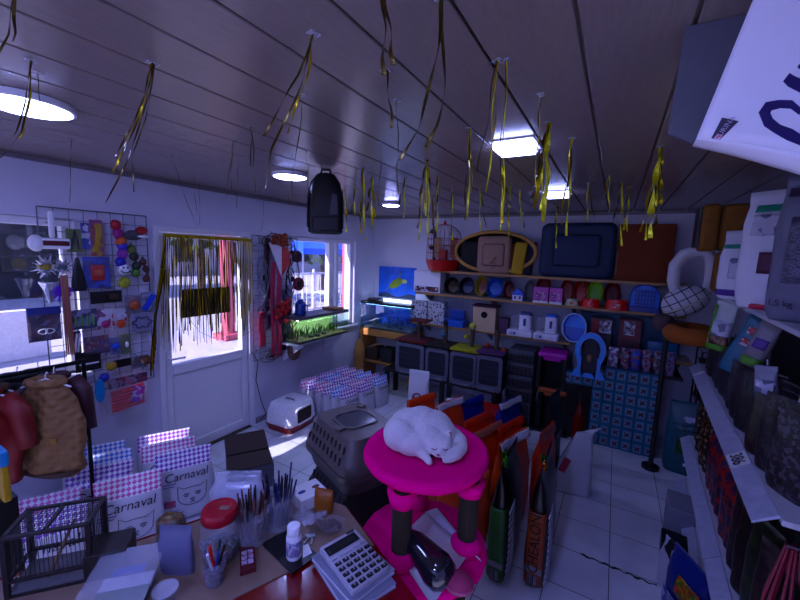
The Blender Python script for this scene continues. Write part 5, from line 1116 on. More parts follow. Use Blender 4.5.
tb = cushion('pet_bed','square beige quilted pet bed leaning inside the oval tan bed',(478,236,511,271),4.45,M('beige_quilt',(.40,.29,.24),.85,var=.15),.07)
MB().tube([(0,-.05,.06),(.03,-.055,.14),(-.03,-.055,.12),(.04,-.055,.2)],.006,6).build('tuft_cord',M('beige_cord',(.28,.19,.15),.8),tb,smooth='all')
cushion('cushion','narrow yellow and brown cushion standing in the oval tan bed',(512,242,524,272),4.46,M('yellow_cushion',(.50,.38,.05),.8),.09,'cushion',inset=False,rot=(0,.10,0)); cushion('cushion','rust coloured cushion between the beige and yellow ones',(508,244,515,270),4.52,M('rust_cushion',(.28,.09,.03),.8),.08,'cushion',inset=False,rot=(0,.10,0))
cushion('cushion','navy cushion strip at the right end of the oval tan bed',(524,242,532,272),4.50,M('navy_cushion',(.015,.02,.06),.85),.09,'cushion',inset=False,rot=(0,.12,0))
cushion('pet_bed','big navy quilted pet bed standing upright on the topmost shelf',(541,223,616,276),4.48,M('navy_quilt',(.022,.055,.12),.7,var=.2,scale=14),.12)
p,w,h = place(617,224,674,279,4.50,Z1); t = T('foam_mat','large russet brown mat standing at the end of the topmost shelf','mat',p,rot=(-.05,0,0)); MB().box(-w/2,w/2,-.03,.03,0,h,bev=.008).build('mat',M('russet_foam',(.26,.085,.03),.85,var=.12,bump=.3,bscale=200),t,smooth=True); MB().box(-w*.5-.004,-w*.5+.012,-.034,.02,h*.1,h*.5).build('edge_tape',M('edge_tape',(.4,.25,.2),.6),t)
# -- row on the second shelf
p,w,h = place(416,271,442,292,4.52,Z2); t = T('photo_carton','white carton with a printed dark picture beside the turtle poster','box',p); MB().box(-w/2,w/2,-.06,.12,0,h,bev=.003).build('carton',M_WHITE,t); MB().box(-w*.45,w*.45,-.0615,-.0605,h*.04,h*.28).build('picture_print',M_print('cat_pic',[(.05,.05,.08),(.2,.12,.12),(.5,.5,.55),(.3,.1,.1)],30),t)
def bowl_up(rect,label,c,Y=4.55,name='pet_bowl',cat='pet bowl',ci=None,ears=False,tilt=-.25,z=Z2):
    """bowl standing on its rim against the wall, open side to the room"""
    p,w,h = place(*rect,Y,z); t = T(name,label,cat,p,rot=(tilt,0,0)); m = M('bowl_%g_%g_%g'%c,c,.3,var=.08); O = [(w*.5*math.cos(2*PI*k/24),h*.5+h*.5*math.sin(2*PI*k/24)) for k in range(24)]
    MB().loft([[(x*s,y,h*.5+(z-h*.5)*s) for x,z in O] for y,s in ((.08,.6),(.06,.78),(-.01,.97),(-.02,1.0),(-.022,.95),(-.01,.90),(.045,.70),(.05,.4))]).build('bowl',m,t,smooth=True)
    MB().loft([[(x*.66,y,h*.5+(z-h*.5)*.66) for x,z in O] for y in (.040,.044)]).build('bowl_bottom',M('bowl_in_%g_%g_%g'%(ci or c),ci or [v*.8 for v in c],.35),t)
    if ears:
        for s in (-1,1): MB().prism([(s*w*.20,0,h*.92),(s*w*.42,0,h*.80),(s*w*.40,0,h*1.10)],(0,.012,0)).build('ear',m,t)
    return t
bowl_up((444,277,459,293),'black bowl with a tan print, first black bowl on the second shelf',(.02,.018,.02),ci=(.12,.09,.05)); bowl_up((459,277,474,293),'black bowl with a blue inside next to the yellow avocado bowl',(.02,.022,.035),ci=(.03,.05,.15))
bowl_up((475,275,487,296),'yellow avocado shaped bowl leaning on the second shelf',(.45,.40,.10),ci=(.30,.12,.04)); bowl_up((486,278,503,297),'bright blue cat eared bowl with a printed face',(.03,.14,.45),ears=True,ci=(.06,.2,.5))
bowl_up((503,281,514,297),'brownish red bowl beside the small blue house',(.22,.04,.04)); bowl_up((524,280,534,298),'grey speckled steel bowl behind the pink cartons',(.25,.25,.28))
p,w,h = place(513,288,524,299,4.46,Z2); t = T('toy_house','tiny blue house shaped hamster hut on the second shelf','hamster house',p); MB().prism([(-w/2,-.04,0),(w/2,-.04,0),(w/2,-.04,h*.6),(0,-.04,h),(-w/2,-.04,h*.6)],(0,.08,0)).build('hut_body',M('hut_blue',(.05,.18,.6),.4),t); MB().box(-w*.45,w*.45,-.043,-.04,h*.0,h*.45).build('white_front',M_WHITE,t)
for s in (-1,1): MB().box(s*w*.22-.01,s*w*.22+.01,-.045,-.043,h*.15,h*.38).build('window_print',M('hut_navy',(.02,.04,.2),.5),t)
for r_,lb in (((534,287,549,301),'pink printed carton next to the steel bowl'),((550,288,563,303),'pink printed carton before the red bowls')):
    p,w,h = place(*r_,4.46,Z2); t = T('pink_carton',lb,'box',p); MB().box(-w/2,w/2,-.05,.08,0,h,bev=.002).build('carton',M('carton_pink',(.50,.16,.42),.5),t); MB().box(-w*.3,w*.3,-.052,-.05,h*.15,h*.7).build('picture_print',M_print('pink_pic',[(.25,.05,.3),(.5,.2,.45),(.2,.05,.2),(.55,.3,.5)],50),t); MB().box(-w/2,w/2,-.0515,-.05,0,h*.14).build('white_print',M_WHITE,t)
bowl_up((536,276,551,291),'dark red bowl leaning behind the first pink carton',(.40,.02,.03),Y=4.66); bowl_up((560,278,574,302),'dark red bowl leaning right of the second pink carton',(.40,.02,.03)); bowl_up((574,278,588,304),'large bright red bowl leaning left of the green one',(.55,.02,.03))
bowl_up((587,280,603,303),'lime green bowl leaning on the second shelf',(.32,.62,.04)); bowl_up((604,281,621,304),'deep maroon bowl leaning right of the green one',(.28,.02,.03),Y=4.6)
def bowl_flat(rect,label,c,Y=4.45,z=Z2):
    p,w,h = place(*rect,Y,z); t = T('low_bowl',label,'pet bowl',p); r = w/2; m = M('bowl_%g_%g_%g'%c,c,.3,var=.08)
    MB().lathe([(r,0),(r*.98,.006),(r*.80,h),(r*.74,h),(r*.70,h*.35),(.001,h*.3)],seg=26,sy=.7).build('bowl',m,t,smooth=True)
    MB().cbox((0,-r*.64,h*.45),(r*.5,.004,h*.4)).build('white_print',M_print('paw_print',[(.5,.05,.05),(.6,.5,.5),c],70),t)
bowl_flat((580,299,601,309),'low bright red bowl under the lime green bowl',(.65,.02,.03)); bowl_flat((604,300,630,311),'low wide red bowl left of the blue carrier',(.60,.02,.03)); bowl_flat((565,299,579,305),'small pale green and white dish beside the red bowls',(.45,.5,.32))
p,w,h = place(630,284,659,313,4.50,Z2); t = T('pet_carrier','bright blue arched pet carrier on the second shelf','pet carrier',p); M_BLU = M('royal_blue_plastic',(.03,.20,.58),.35)
arch = lambda w,h,n=12: [(-w/2,0,0),(w/2,0,0)]+[(w/2*math.cos(PI*i/n),0,h*.55+h*.45*math.sin(PI*i/n)) for i in range(n+1)]
MB().loft([[(x*s,y,z*s) for x,_,z in arch(w,h)] for y,s in ((-.10,.97),(-.09,1),(.14,1),(.15,.97))]).build('shell',M_BLU,t,smooth=True); MB().box(-w*.52,w*.52,-.11,.16,0,h*.22,bev=.01).build('base',M('blue_base',(.02,.08,.32),.35),t)
mb = MB()
for k in range(7): x = -w*.32+w*.64*k/6; mb.cyl((x,-.108,h*.25),(x,-.108,h*.82),.0035,seg=5)
for k in range(4): z_ = h*(.3+.15*k); mb.cyl((-w*.36,-.108,z_),(w*.36,-.108,z_),.003,seg=5)
mb.build('grille_door',M('grille_blue',(.01,.05,.22),.4),t); MB().box(-w*.15,w*.15,-.02,.06,h,h+.018,bev=.006).build('handle',M_BLU,t)
# -- row on the third shelf
def tagbox(rect,label,m,Y=4.5,z=Z3,name='carton',d=.14,cat='box',prints=()):
    p,w,h = place(*rect,Y,z); t = T(name,label,cat,p); MB().box(-w/2,w/2,-d/2,d/2,0,h,bev=.003).build('carton_body',m,t)
    for (x0,x1,z0,z1,pm) in prints: MB().box(w*x0,w*x1,-d/2-.0015,-d/2,h*z0,h*z1).build('front_print',pm,t)
    return t
SP = M_print('spotted_box',[(.5,.5,.56),(.5,.5,.55),(.04,.04,.06),(.45,.45,.5)],60)
tagbox((413,301,429,326),'white carton with black spots nearest the aquarium lamp',SP); tagbox((430,301,446,327),'white carton with black spots beside the blue based cage',SP)
p,w,h = place(447,297,466,329,4.50,Z3); t = T('hamster_cage','small wire hamster cage with a blue base on the third shelf','hamster cage',p); MB().box(-w/2,w/2,-.10,.10,0,h*.22,bev=.006).build('base',M_BLU,t); mb = MB()
for k in range(9): x = -w*.47+w*.94*k/8; mb.cyl((x,-.095,h*.2),(x,-.095,h),.0018,seg=4); mb.cyl((x,.095,h*.2),(x,.095,h),.0018,seg=4); mb.cyl((x,-.095,h),(x,.095,h),.0018,seg=4)
for k in range(4): z_ = h*(.4+.2*k); mb.cyl((-w*.47,-.095,z_),(w*.47,-.095,z_),.0018,seg=4)
mb.build('wires',M('cage_blue_wire',(.08,.16,.42),.4),t); MB().box(-w*.4,w*.4,.02,.08,h*.25,h*.55,bev=.01).build('blue_hut',M('hut_clear_blue',(.05,.14,.45),.3),t)
p,w,h = place(475,306,497,333,4.45,Z3); t = T('birdhouse','pale wooden birdhouse with a round black hole on the third shelf','birdhouse',p); MB().box(-w/2,w/2,-.08,.08,0,h,bev=.003).build('house_body',M('birch_wood',(.56,.42,.28),.6,var=.12,scale=8,stretch=(8,8,1)),t); MB().cbox((0,0,h+.006),(w*1.12,.19,.012),rotm(.06,0,0)).build('roof',M('plum_roof',(.12,.05,.09),.6),t)
MB().cyl((0,-.082,h*.68),(0,-.079,h*.68),w*.15,seg=20).build('entrance_hole',M('hole_black',(.005,.005,.006),.9),t,smooth=True); MB().cyl((-.0,-.11,h*.42),(0,-.08,h*.42),.006).build('perch',MATS['birch_wood'],t)
tagbox((500,318,509,334),'small purple carton right of the birdhouse',M_print('purple_box',[(.12,.04,.16),(.2,.06,.1),(.08,.05,.15)],60),Y=4.48)
for r_,lb,bl in (((509,312,534,336),'white pet feeder with clear tank next to the purple carton',False),((535,314,560,339),'white pet feeder with a blue cap beside the round blue tray',True)):
    p,w,h = place(*r_,4.46,Z3); t = T('pet_feeder',lb,'pet feeder',p); MB().box(-w*.5,w*.5,-.10,.09,0,h*.26,bev=.012).build('tray',M('feeder_white',(.70,.70,.78),.3),t,smooth=True); MB().loft([rr(w*.5,.11,.03,h*.24,cx=w*.15,cy=.02),rr(w*.48,.105,.03,h*.92,cx=w*.15,cy=.02)]).build('tank',MATS['feeder_white'],t,smooth=True)
    MB().loft([rr(w*.5,.115,.03,h*.9,cx=w*.15,cy=.02),rr(w*.40,.09,.03,h,cx=w*.15,cy=.02)]).build('cap',M('feeder_cap_blue',(.08,.25,.7),.35) if bl else M('feeder_cap_dark',(.12,.14,.3),.4),t,smooth=True)
    MB().box(w*.10,w*.20,-.040,-.034,h*.45,h*.75).build('front_print',M('feeder_ink',(.06,.07,.25),.5),t); MB().loft([rr(w*.36,.10,.03,h*.25,cx=-w*.28,cy=.03),rr(w*.36,.10,.03,h*.8,cx=-w*.28,cy=.03)]).build('clear_hopper',M_film('hopper_film',(.6,.6,.75),.2,.1),t,smooth=True); MB().box(-w*.4,-w*.1,-.102,-.099,h*.06,h*.20).build('front_label',M_print('feeder_lab',[(.55,.55,.62),(.1,.1,.3),(.5,.5,.6)],80),t)
p,w,h = place(562,313,587,341,4.46,Z3); t = T('litter_pan','round bright blue pan with a pale rim leaning on the third shelf','pan',p,rot=(-.12,0,0)); O = [(w*.5*math.cos(2*PI*k/32),h*.5+h*.5*math.sin(2*PI*k/32)) for k in range(32)]
MB().loft([[(x*s,y,h*.5+(z-h*.5)*s) for x,z in O] for y,s in ((.09,.86),(-.01,.98),(-.02,1),(-.02,.90),(.07,.84),(.075,.4))]).build('pan',M('sky_blue_plastic',(.07,.38,.80),.35),t,smooth=True)
MB().tube([(x*.95,-.02,h*.5+(z-h*.5)*.95) for x,z in O],.014,8,closed=True,flat=.7).build('pale_rim',M('pale_blue_plastic',(.40,.55,.75),.35),t,smooth='all'); MB().loft([[(x*.84,y,h*.5+min(0,(z-h*.5))*.84) for x,z in O] for y in (.04,.07)]).build('lower_step',M('mid_blue_plastic',(.03,.18,.55),.35),t)
# -- right part: teal boxed fountains and the packet row
tagbox((590,317,612,347),'dark carton with a red and white picture above the blue hood',M('dark_carton',(.06,.05,.07),.5),Y=4.5,z=.945,prints=((-.45,-.1,.45,.95,M('carton_red',(.30,.03,.06),.5)),(-.08,.45,.55,.95,M_print('dog_pic',[(.35,.35,.42),(.2,.1,.12),(.5,.5,.55)],40))))
tagbox((619,319,641,343),'red carton with a white picture before the teal sheet',M('carton_maroon',(.20,.03,.06),.5),Y=4.5,z=.945+.0,prints=((-.3,.2,.55,.95,M_print('dog_pic2',[(.35,.35,.42),(.2,.1,.12),(.5,.5,.55)],40)),(-.45,.45,.05,.4,M('print_dim',(.1,.03,.06),.5))))
o = MB().box(-.50,.44,-.01,.01,0,.36,bev=.003).build('teal_tray',M('teal_sheet',(.02,.16,.25),.5),loc=(.20,4.70,.95),rotz=0); tag(o,'long teal plastic tray leaning on the wall behind the red carton','tray')
o = MB().box(-.13,.13,-.07,.07,0,.16,bev=.02).build('teal_pan',M('teal_pan_blue',(.02,.19,.34),.4),loc=(.47,4.54,.945),smooth=True); tag(o,'teal blue pan to the right of the red carton','pan')
t = T('packet_ledge','dark ledge under the lower shelf carrying small printed packets','shelf',(.20,4.36,.79)); MB().box(-.38,.44,-.08,.40,0,.018).build('ledge',M('ledge_dark',(.03,.028,.03),.6),t); MB().box(-.38,.44,-.09,-.08,0,.035).build('ledge_lip',MATS['ledge_dark'],t)
for x in (-.36,.42): MB().box(x-.01,x+.01,.38,.44,-.12,.018).build('bracket',M_STEEL,t)
pk = [((.55,.55,.62),(.2,.2,.28),(.4,.2,.4)),((.3,.05,.1),(.06,.06,.1),(.4,.3,.4)),((.03,.10,.45),(.02,.06,.3),(.3,.1,.05)),((.35,.3,.4),(.08,.06,.12),(.4,.15,.2)),((.35,.33,.42),(.1,.06,.12),(.3,.15,.12)),((.3,.28,.38),(.1,.08,.2),(.35,.2,.3))]
for k,(x0,x1) in enumerate(((608,619),(620,631),(630,642),(642,652),(653,664),(665,676))):
    p,w,h = place(x0,347+k,x1,361+k*1.6,4.31,.808); mb = bag(w*.95,h,.05,seed=k,wob=.003); o = mb.build('treat_packet',M_print('treat_%d'%k,pk[k],45,rough=.3),loc=p,smooth=True); tag(o,['shiny white','dark red','bright blue','grey and pink','grey and brown','violet grey'][k]+' treat packet in the row above the teal cartons','treat packet','treat packets on the dark ledge')
# ================================================================== low bench with four cat-post carriers
t = T('display_bench','low black bench under the four cat post carriers','bench',(-1.72,4.28,0)); MB().box(-.85,.70,-.22,.092,.345,.375,bev=.004).build('top_board',M_BLACK,t)
for x in (-.80,0,.65):
    for y in (-.18,.05): MB().box(x-.025,x+.025,y-.025,y+.025,0,.345).build('leg',M_BLACK,t)
M_FRM = M('carrier_frame_grey',(.20,.20,.25),.45); M_NET = M('carrier_net_navy',(.025,.03,.06),.7,var=.4,scale=120); M_BOX = M('carrier_black_felt',(.02,.02,.025),.9)
def post_house(rect,label,ctop,balls,Y=4.075,flag=0):
    p,w,h = place(*rect,Y,.377); w *= .93; t = T('cat_post_house',label,'cat house',p); d = .30
    MB().box(-w*.46,w*.5,0,d,0,h-.02,bev=.012).build('box_body',M_BOX,t,smooth=True)
    mb = MB(); ring_frame(mb,rrect(w*.98,h*.92,.035,cz=h*.46),rrect(w*.74,h*.68,.03,cz=h*.48),-.022,.006); mb.build('front_frame',M_FRM,t,smooth=True)
    MB().loft([[(x,y,z) for x,_,z in rrect(w*.76,h*.70,.03,cz=h*.48)] for y in (-.012,.004)]).build('front_net',M_NET,t)
    for k in range(3): MB().cbox((0,-.015,h*(.3+.17*k)),(w*.74,.004,.005)).build('net_bar',M('net_bar',(.07,.08,.13),.6),t)
    MB().box(-w*.30,w*.30,-.045,-.015,0,h*.07,bev=.008).build('step',M_FRM,t)
    mt = M('felt_%g_%g_%g'%ctop,ctop,.95,var=.2,scale=60,bump=.4); MB().box(-w*.52,w*.52,-.03,d+.02,h-.02,h+.012,bev=.012).build('felt_top',mt,t,smooth=True)
    px_ = w*.08; ph = .24; MB().cyl((px_,d*.55,h+.01),(px_,d*.55,h+ph),.026).build('post',M('sisal_tan',(.16,.12,.09),.9,var=.4,scale=60,stretch=(1,1,6)),t,smooth=True)
    if flag == 1: MB().box(-w*.30+px_,w*.34+px_,d*.2,d*.9,h+ph,h+ph+.02,bev=.006).build('perch_board',mt,t)
    for (x,z,r,c) in balls: MB().ball((px_+x,d*.48,h+z),r,(1,1,1),14).build('pompom',M('pom_%g_%g_%g'%c,c,.9,bump=.6),t,smooth='all',wob=.004,wscale=60); MB().cyl((px_+x*.3,d*.5,h+z+.06 if z < .2 else h+z),(px_+x,d*.48,h+z+r*.6),.0025,seg=5).build('string',M_WHITE,t)
    return t
post_house((395,341,426,370),'cat post house with a dark red felt top, nearest the aquarium',(.16,.015,.03),[(-.03,.15,.025,(.2,.16,.2))],flag=1)
post_house((425,346,450,376),'cat post house with a dark brown felt top and a blue ball',(.035,.022,.022),[(-.02,.12,.03,(.12,.25,.40)),(0,.27,.035,(.03,.03,.04))])
post_house((449,350,479,379),'cat post house with a lime yellow felt top and yellow balls',(.42,.42,.06),[(.01,.27,.042,(.45,.45,.12)),(-.06,.13,.035,(.45,.45,.10))])
post_house((475,353,504,384),'cat post house with a purple felt top and orange ball',(.14,.06,.17),[(-.10,.05,.03,(.5,.09,.05)),(.09,.02,.03,(.4,.10,.03))])
# ---- stacked black crates and step stools
M_CRT = M('crate_black',(.10,.105,.125),.45)
def basket(base,w,d,h,label,seed=0):
    t = T('pet_crate',label,'pet carrier',base); MB().box(-w/2,w/2,-d/2,d/2,0,h*.45,bev=.012).build('lower_shell',M_CRT,t,smooth=True); MB().box(-w*.48,w*.48,-d*.48,d*.48,h*.45,h*.97,bev=.015).build('upper_shell',M_CRT,t,smooth=True); MB().box(-w*.51,w*.51,-d*.51,d*.51,h*.42,h*.48,bev=.004).build('rim',M('crate_rim',(.06,.06,.075),.4),t)
    for r_ in range(2):
        for k in range(6):
            for l in range(3): MB().cbox((-w*.36+w*.145*k,-d*.485-.008*(1-r_),h*(.10+.1*l+.46*r_)),(w*.10,.012,h*.055)).build('vent_slot',MATS['slot_black'],t)
    return t
q = py(520,395,4.20)
for k in range(3): basket(Vector((-.83,4.36,.02+k*.288)),.30,.36,.284,['dark grey vented pet crate at the bottom of the stack','dark grey vented pet crate in the middle of the stack','dark grey vented pet crate on top of the stack'][k])
o = MB().box(-.20,.20,-.22,.22,0,.019,bev=.004).build('floor_board',M_BLACK,loc=(-.83,4.36,0)); tag(o,'thin black board under the stack of vented crates','board')
def stool(rect,label,c,z,Y=4.22,fill=None):
    p,w,h = place(*rect,Y,z); t = T('step_house',label,'pet house',p); m = M('stool_%g_%g_%g'%c,c,.35,var=.08); d = .34
    MB().box(-w/2,w/2,-.02,d,h-.055,h,bev=.018,seg=3).build('top',m,t,smooth=True)
    for s in (-1,1): MB().box(s*w*.44-.022,s*w*.44+.022,-.01,d-.02,0,h-.05,bev=.008).build('side_panel',M_BLACK,t)
    MB().box(-w*.42,w*.42,d-.04,d-.02,0,h-.05).build('back_panel',M_BLACK,t); MB().box(-w*.30,w*.30,-.015,.0,h-.085,h-.05,bev=.006).build('front_lip',m,t)
    MB().box(-w*.40,w*.40,.02,d-.05,.0,.02).build('floor_tray',M_BLACK,t); return t
stool((537,389,566,425),'orange brown pet house under the magenta one',(.42,.15,.03),.03); 
p,w,h = place(537,352,566,390,4.22); stool((537,353,566,390),'magenta topped pet house on the orange brown one',(.50,.06,.42),p.z)
p2,w2,h2 = place(537,389,566,425,4.22,.03); zf = .03+h2
o = MB().box(-.22,.22,-.06,.36,0,.029,bev=.004).build('floor_board',M_BLACK,loc=(p.x,4.22,0)); tag(o,'thin black board under the orange brown pet house','board')
# ---- things on the floor before the bench
p = pz(415,398,.05); t = T('paper_bag','white paper food bag with a round pink emblem standing before the bench','bag',(-1.80,3.62,0),.15); hb = hgt(Vector((-1.80,3.62,0)),415,368); mb = bag(.24,hb,.10,seed=4,wob=.006); mb.build('bag_body',M('white_bag',(.62,.62,.68),.5,var=.05),t,smooth='all')
fr = bag_front(.24,hb,.10); mb = MB(); mb.tube([fr(Vector((.05*math.cos(a),-.001,hb*.5+.05*math.sin(a)))) for a in [i*PI/12 for i in range(24)]],.008,6,closed=True); mb.build('round_emblem',M('emblem_rose',(.30,.09,.16),.5),t); mb = MB(); mb.sheet(lambda u,v:fr(Vector((.07*(u-.5),-.001,hb*.46+v*.03))),6,3,.002); mb.build('emblem_band',M('emblem_blue',(.08,.08,.25),.5),t); mb = MB(); mb.sheet(lambda u,v:fr(Vector((.18*(u-.5),-.001,hb*.06+v*.05))),6,3,.002); mb.build('dark_print',M_print('bag_foot',[(.05,.04,.06),(.3,.3,.35),(.08,.06,.1)],70),t)
p = pz(442,394,.05); t = T('white_jar','small white jar standing before the bench','jar',(-1.46,3.75,0)); MB().lathe([(.055,0),(.06,.01),(.06,.24),(.05,.26),(.001,.26)],seg=20).build('body',M_WHITE,t,smooth=True); MB().lathe([(.05,.262),(.052,.30),(.001,.30)],seg=20).build('lid',MATS['white_cap'],t,smooth=True)
o = MB().box(-.22,.22,-.15,.15,0,.26,bev=.006).build('red_carton',M('bright_red_card',(.45,.02,.03),.5),loc=(-1.02,3.86,0),rotz=-.12); tag(o,'bright red carton on the floor in front of the purple topped house','box')
o = MB().box(-.2,.2,-.12,.12,0,.24,bev=.005).build('white_carton',M_print('white_cart',[(.5,.5,.55),(.5,.5,.55),(.2,.1,.12),(.1,.1,.2)],18),loc=(-1.30,3.50,0),rotz=-.1); tag(o,'white printed carton between the orange bags and the bench','box')
o = bag(.30,.22,.12,seed=12).build('dark_packet',M_print('dark_pk',[(.03,.02,.04),(.3,.2,.25),(.05,.03,.06),(.12,.03,.06)],40),loc=(-1.75,3.05,0),rotz=.6,smooth=True); tag(o,'dark printed packet lying between the small gingham bags and the cat','packet')
# ================================================================== dog food sacks
M_LABEL = M('white_fold',(.60,.60,.66),.5); 
def sack(kind,name,label,c,w,h,d,X,Y,rz,fold=True,c2=None,group=None,seed=0,lean=0):
    t = T(name,label,'dog food sack',(X,Y,0),rz,group); m = M('sack_%g_%g_%g'%c,c,.38,var=.25,scale=9)
    mb = bag(w,h,d,lean=lean,seed=seed,wob=.012,top=.92); mb.build('sack_body',m,t,smooth='all')
    if fold: MB().sheet(lambda u,v:((u-.5)*w*.92,lean-.006-.02*v-.008*math.sin(u*7+seed),h-.004-.055*v),12,3,.004).build('folded_top',fold if not isinstance(fold,bool) else m,t,smooth='all')
    return t
OR1,OR2 = (.66,.155,.015),(.58,.10,.02)
G_ = 'orange and blue dog food sacks in the middle of the shop'
top = lambda x,y,z: pz(x,y,z)
for (x,y,z,c,fold,lb,sd) in ((421,396,.56,OR1,True,'orange dog food sack just behind the white cat',1),(450,400,.58,OR1,M_LABEL,'orange dog food sack with a white folded top behind the cat tree',2),
    (472,398,.52,(.02,.05,.30),True,'blue dog food sack between two orange ones, nearer the cat',3),(478,415,.60,OR2,True,'red orange dog food sack in front of the first blue one',4),
    (510,399,.55,(.02,.04,.28),M_LABEL,'blue dog food sack with a white fold beside the crate stack',6),(510,421,.60,OR2,True,'red orange dog food sack in front of the second blue one',7)):
    p = pz(x,y,z); sack(0,'dog_food_sack',lb,c,.40,z,.15,p.x,p.y,math.radians(72),fold,seed=sd,group=G_)
p = pz(488,426,.62); sack(0,'dog_food_sack','orange dog food sack with a pale crumpled seal, nearest the cat tree post',OR1,.40,.62,.15,p.x,p.y,math.radians(72),M('pale_rust',(.45,.25,.2),.5),seed=5,group=G_)
p = pz(512,437,.68); sack(0,'dog_food_sack','big orange sack with a long white folded top between the two black sacks',(.60,.14,.015),.42,.68,.14,p.x,p.y+.05,math.radians(74),M_LABEL,seed=8,group=G_)
p = pz(545,432,.62); sack(0,'dog_food_sack','orange red sack with a crumpled pink seal behind the black sack',OR2,.34,.62,.12,p.x,p.y+.1,math.radians(80),M('pink_seal',(.42,.16,.15),.4),seed=9,group=G_)
p = pz(400,500,.3)
for k,(x,y) in enumerate(((-.98,2.38),(-.76,2.28))): sack(0,'dog_food_sack',['orange sack standing low behind the cat tree, next to the litter boxes','orange sack standing low between the cat tree posts'][k],OR1,.36,.50,.13,x,y,math.radians(10),True,seed=10+k,group=G_)
# black sacks with ribbed white edge
def black_sack(X,Y,rz,h,label,cpan,lean,letters,seed):
    w,d = .42,.135; t = T('black_dog_food_sack',label,'dog food sack',(X,Y,0),rz); mb = bag(w,h,d,seed=seed,wob=.008,top=.9,ex=4.5); mb.build('sack_body',M('sack_black',(.012,.012,.014),.32,var=.3),t,smooth='all')
    # gusset panel on the narrow side (-x end), big face ribs near it
    def side(y,z): 
        a,b = bag_dims(w,h,d,z/h); k = max(0,1-min(1,abs(y)/max(b,.001))**4.5)**(1/4.5); return Vector((-a*k-.007,y,z))
    pm = M('panel_%g'%cpan[0],cpan,.45,var=.25,scale=20)
    MB().sheet(lambda u,v:side((v-.5)*.098,h*(.03+.62*u)),16,6,.003).build('side_panel',pm,t,smooth='all')
    MB().sheet(lambda u,v:side((v-.5)*.092,h*(.14+.05*u)+.012*math.sin(v*3)) - Vector((.003,0,0)),3,6,.002).build('white_band',M('white_band',(.30,.29,.32),.5),t)
    MB().sheet(lambda u,v:side(.002+(v-.5)*.05,h*(.045+.08*u)) - Vector((.003,0,0)),3,4,.002).build('bar_code',M_print('bar_code',[(.3,.29,.34),(.03,.03,.04)],70,stretch=(1,4,.05)),t)
    if letters:
        text(letters,.078,M('letter_dark',(.035,.015,.008),.5),t,(0,0,0),(0,0,0),bold=.001,warp=lambda co: side(co.z,h*.40+co.x)-Vector((.004,0,0)))
    fr = bag_front(w,h,d,ex=4.5)
    for s in (1,):
        for k in range(11):
            z0 = h*(.05+.055*k); mb = MB(); mb.sheet(lambda u,v:fr(Vector((-w*.44+w*.22*u,-.002,z0+.030*u+.022*v))),5,2,.003); mb.build('rib_print',M('rib_white',(.42,.42,.46),.5),t,smooth='all')
    return t
# local -x looks at the camera, local +y face turned to the aisle
b1 = black_sack(-.255,2.28,math.radians(90)+math.pi-math.pi,.74,'tall black sack with an orange lettered side and ribbed edge at the aisle',(.30,.10,.015),0,'CHEALON',2)
b2 = black_sack(-.455,2.20,math.radians(90),.74,'tall black sack with a green side and ribbed edge next to the cat tree',(.04,.16,.02),0,None,5)
for b_,c,sd in ((b1,(.45,.20,.03),1),(b2,(.10,.40,.06),2)):
    for k in range(2): MB().sheet(lambda u,v:(-.17+.07*k+.06*(u-.5)+.01*math.sin(v*6),.012*math.sin(u*8+k)+.02*k-.015,.725+.05*v+.012*math.sin(u*5+sd)),6,4,.003).build('shiny_seal',M('seal_%g'%(c[0]+k*.01),c if k == 0 else (.08,.30,.05),.2,metal=.5),b_,smooth='all')
p = pz(556,392,.80); t = T('black_dog_food_sack','black sack with small white lettering standing behind the orange red sack','dog food sack',(-.34,3.22,0),math.radians(80)); hb = hgt(t.location,558,388); bag(.26,hb,.12,seed=14,wob=.01).build('sack_body',M('sack_black2',(.014,.014,.018),.35,var=.3),t,smooth='all')
fr = bag_front(.26,hb,.12); MB().sheet(lambda u,v:fr(Vector((.10*(u-.5),-.001,hb*(.55+.05*v)))),5,3,.002).build('white_print',M_print('white_letters',[(.3,.3,.38),(.02,.02,.03),(.02,.02,.03)],60),t)
t = T('red_spray_bottle','dark red bottle between the black sack and the teal cartons','bottle',(-.17,3.72,0)); MB().lathe([(.05,0),(.055,.02),(.055,.42),(.03,.52),(.02,.56),(.02,.62),(.001,.62)],seg=18).build('body',M('dark_red_glass',(.20,.012,.015),.2),t,smooth=True); MB().lathe([(.024,.60),(.024,.68),(.001,.685)],seg=14).build('cap',M_BLACK,t)
p = pz(576,496,0); t = T('white_sack','plain white sack with a twisted top standing alone on the aisle tiles','sack',(p.x-.07,p.y+.08,0),math.radians(12)); hb = hgt(t.location,588,428)
mb = MB()
mb.loft([[Vector((x+.085*f,y,f*hb)) for x,y,_ in rr(.34*(1-.62*f)*(.93 if f == 0 else 1),.18*(1-.8*f)*(.93 if f == 0 else 1),.02+.03*(1-f),0,5)] for f in (0,.04,.15,.3,.45,.6,.75,.88,.95,1)]); mb.build('sack_body',M('off_white_weave',(.42,.42,.46),.6,var=.08,bump=.2),t,smooth='all',wob=.014,wscale=8)
MB().sheet(lambda u,v:(.085+(u-.5)*.12+.05*v,-.02*v+.01*math.sin(u*6),hb-.01+.06*v*(.4+u)),8,4,.006).build('tied_top',M_LABEL,t,smooth='all'); MB().cbox((-.05,-.066,hb*.46),(.05,.02,.12),rotm(0,.35,.0)).build('red_print',M('red_print',(.4,.05,.12),.5),t)
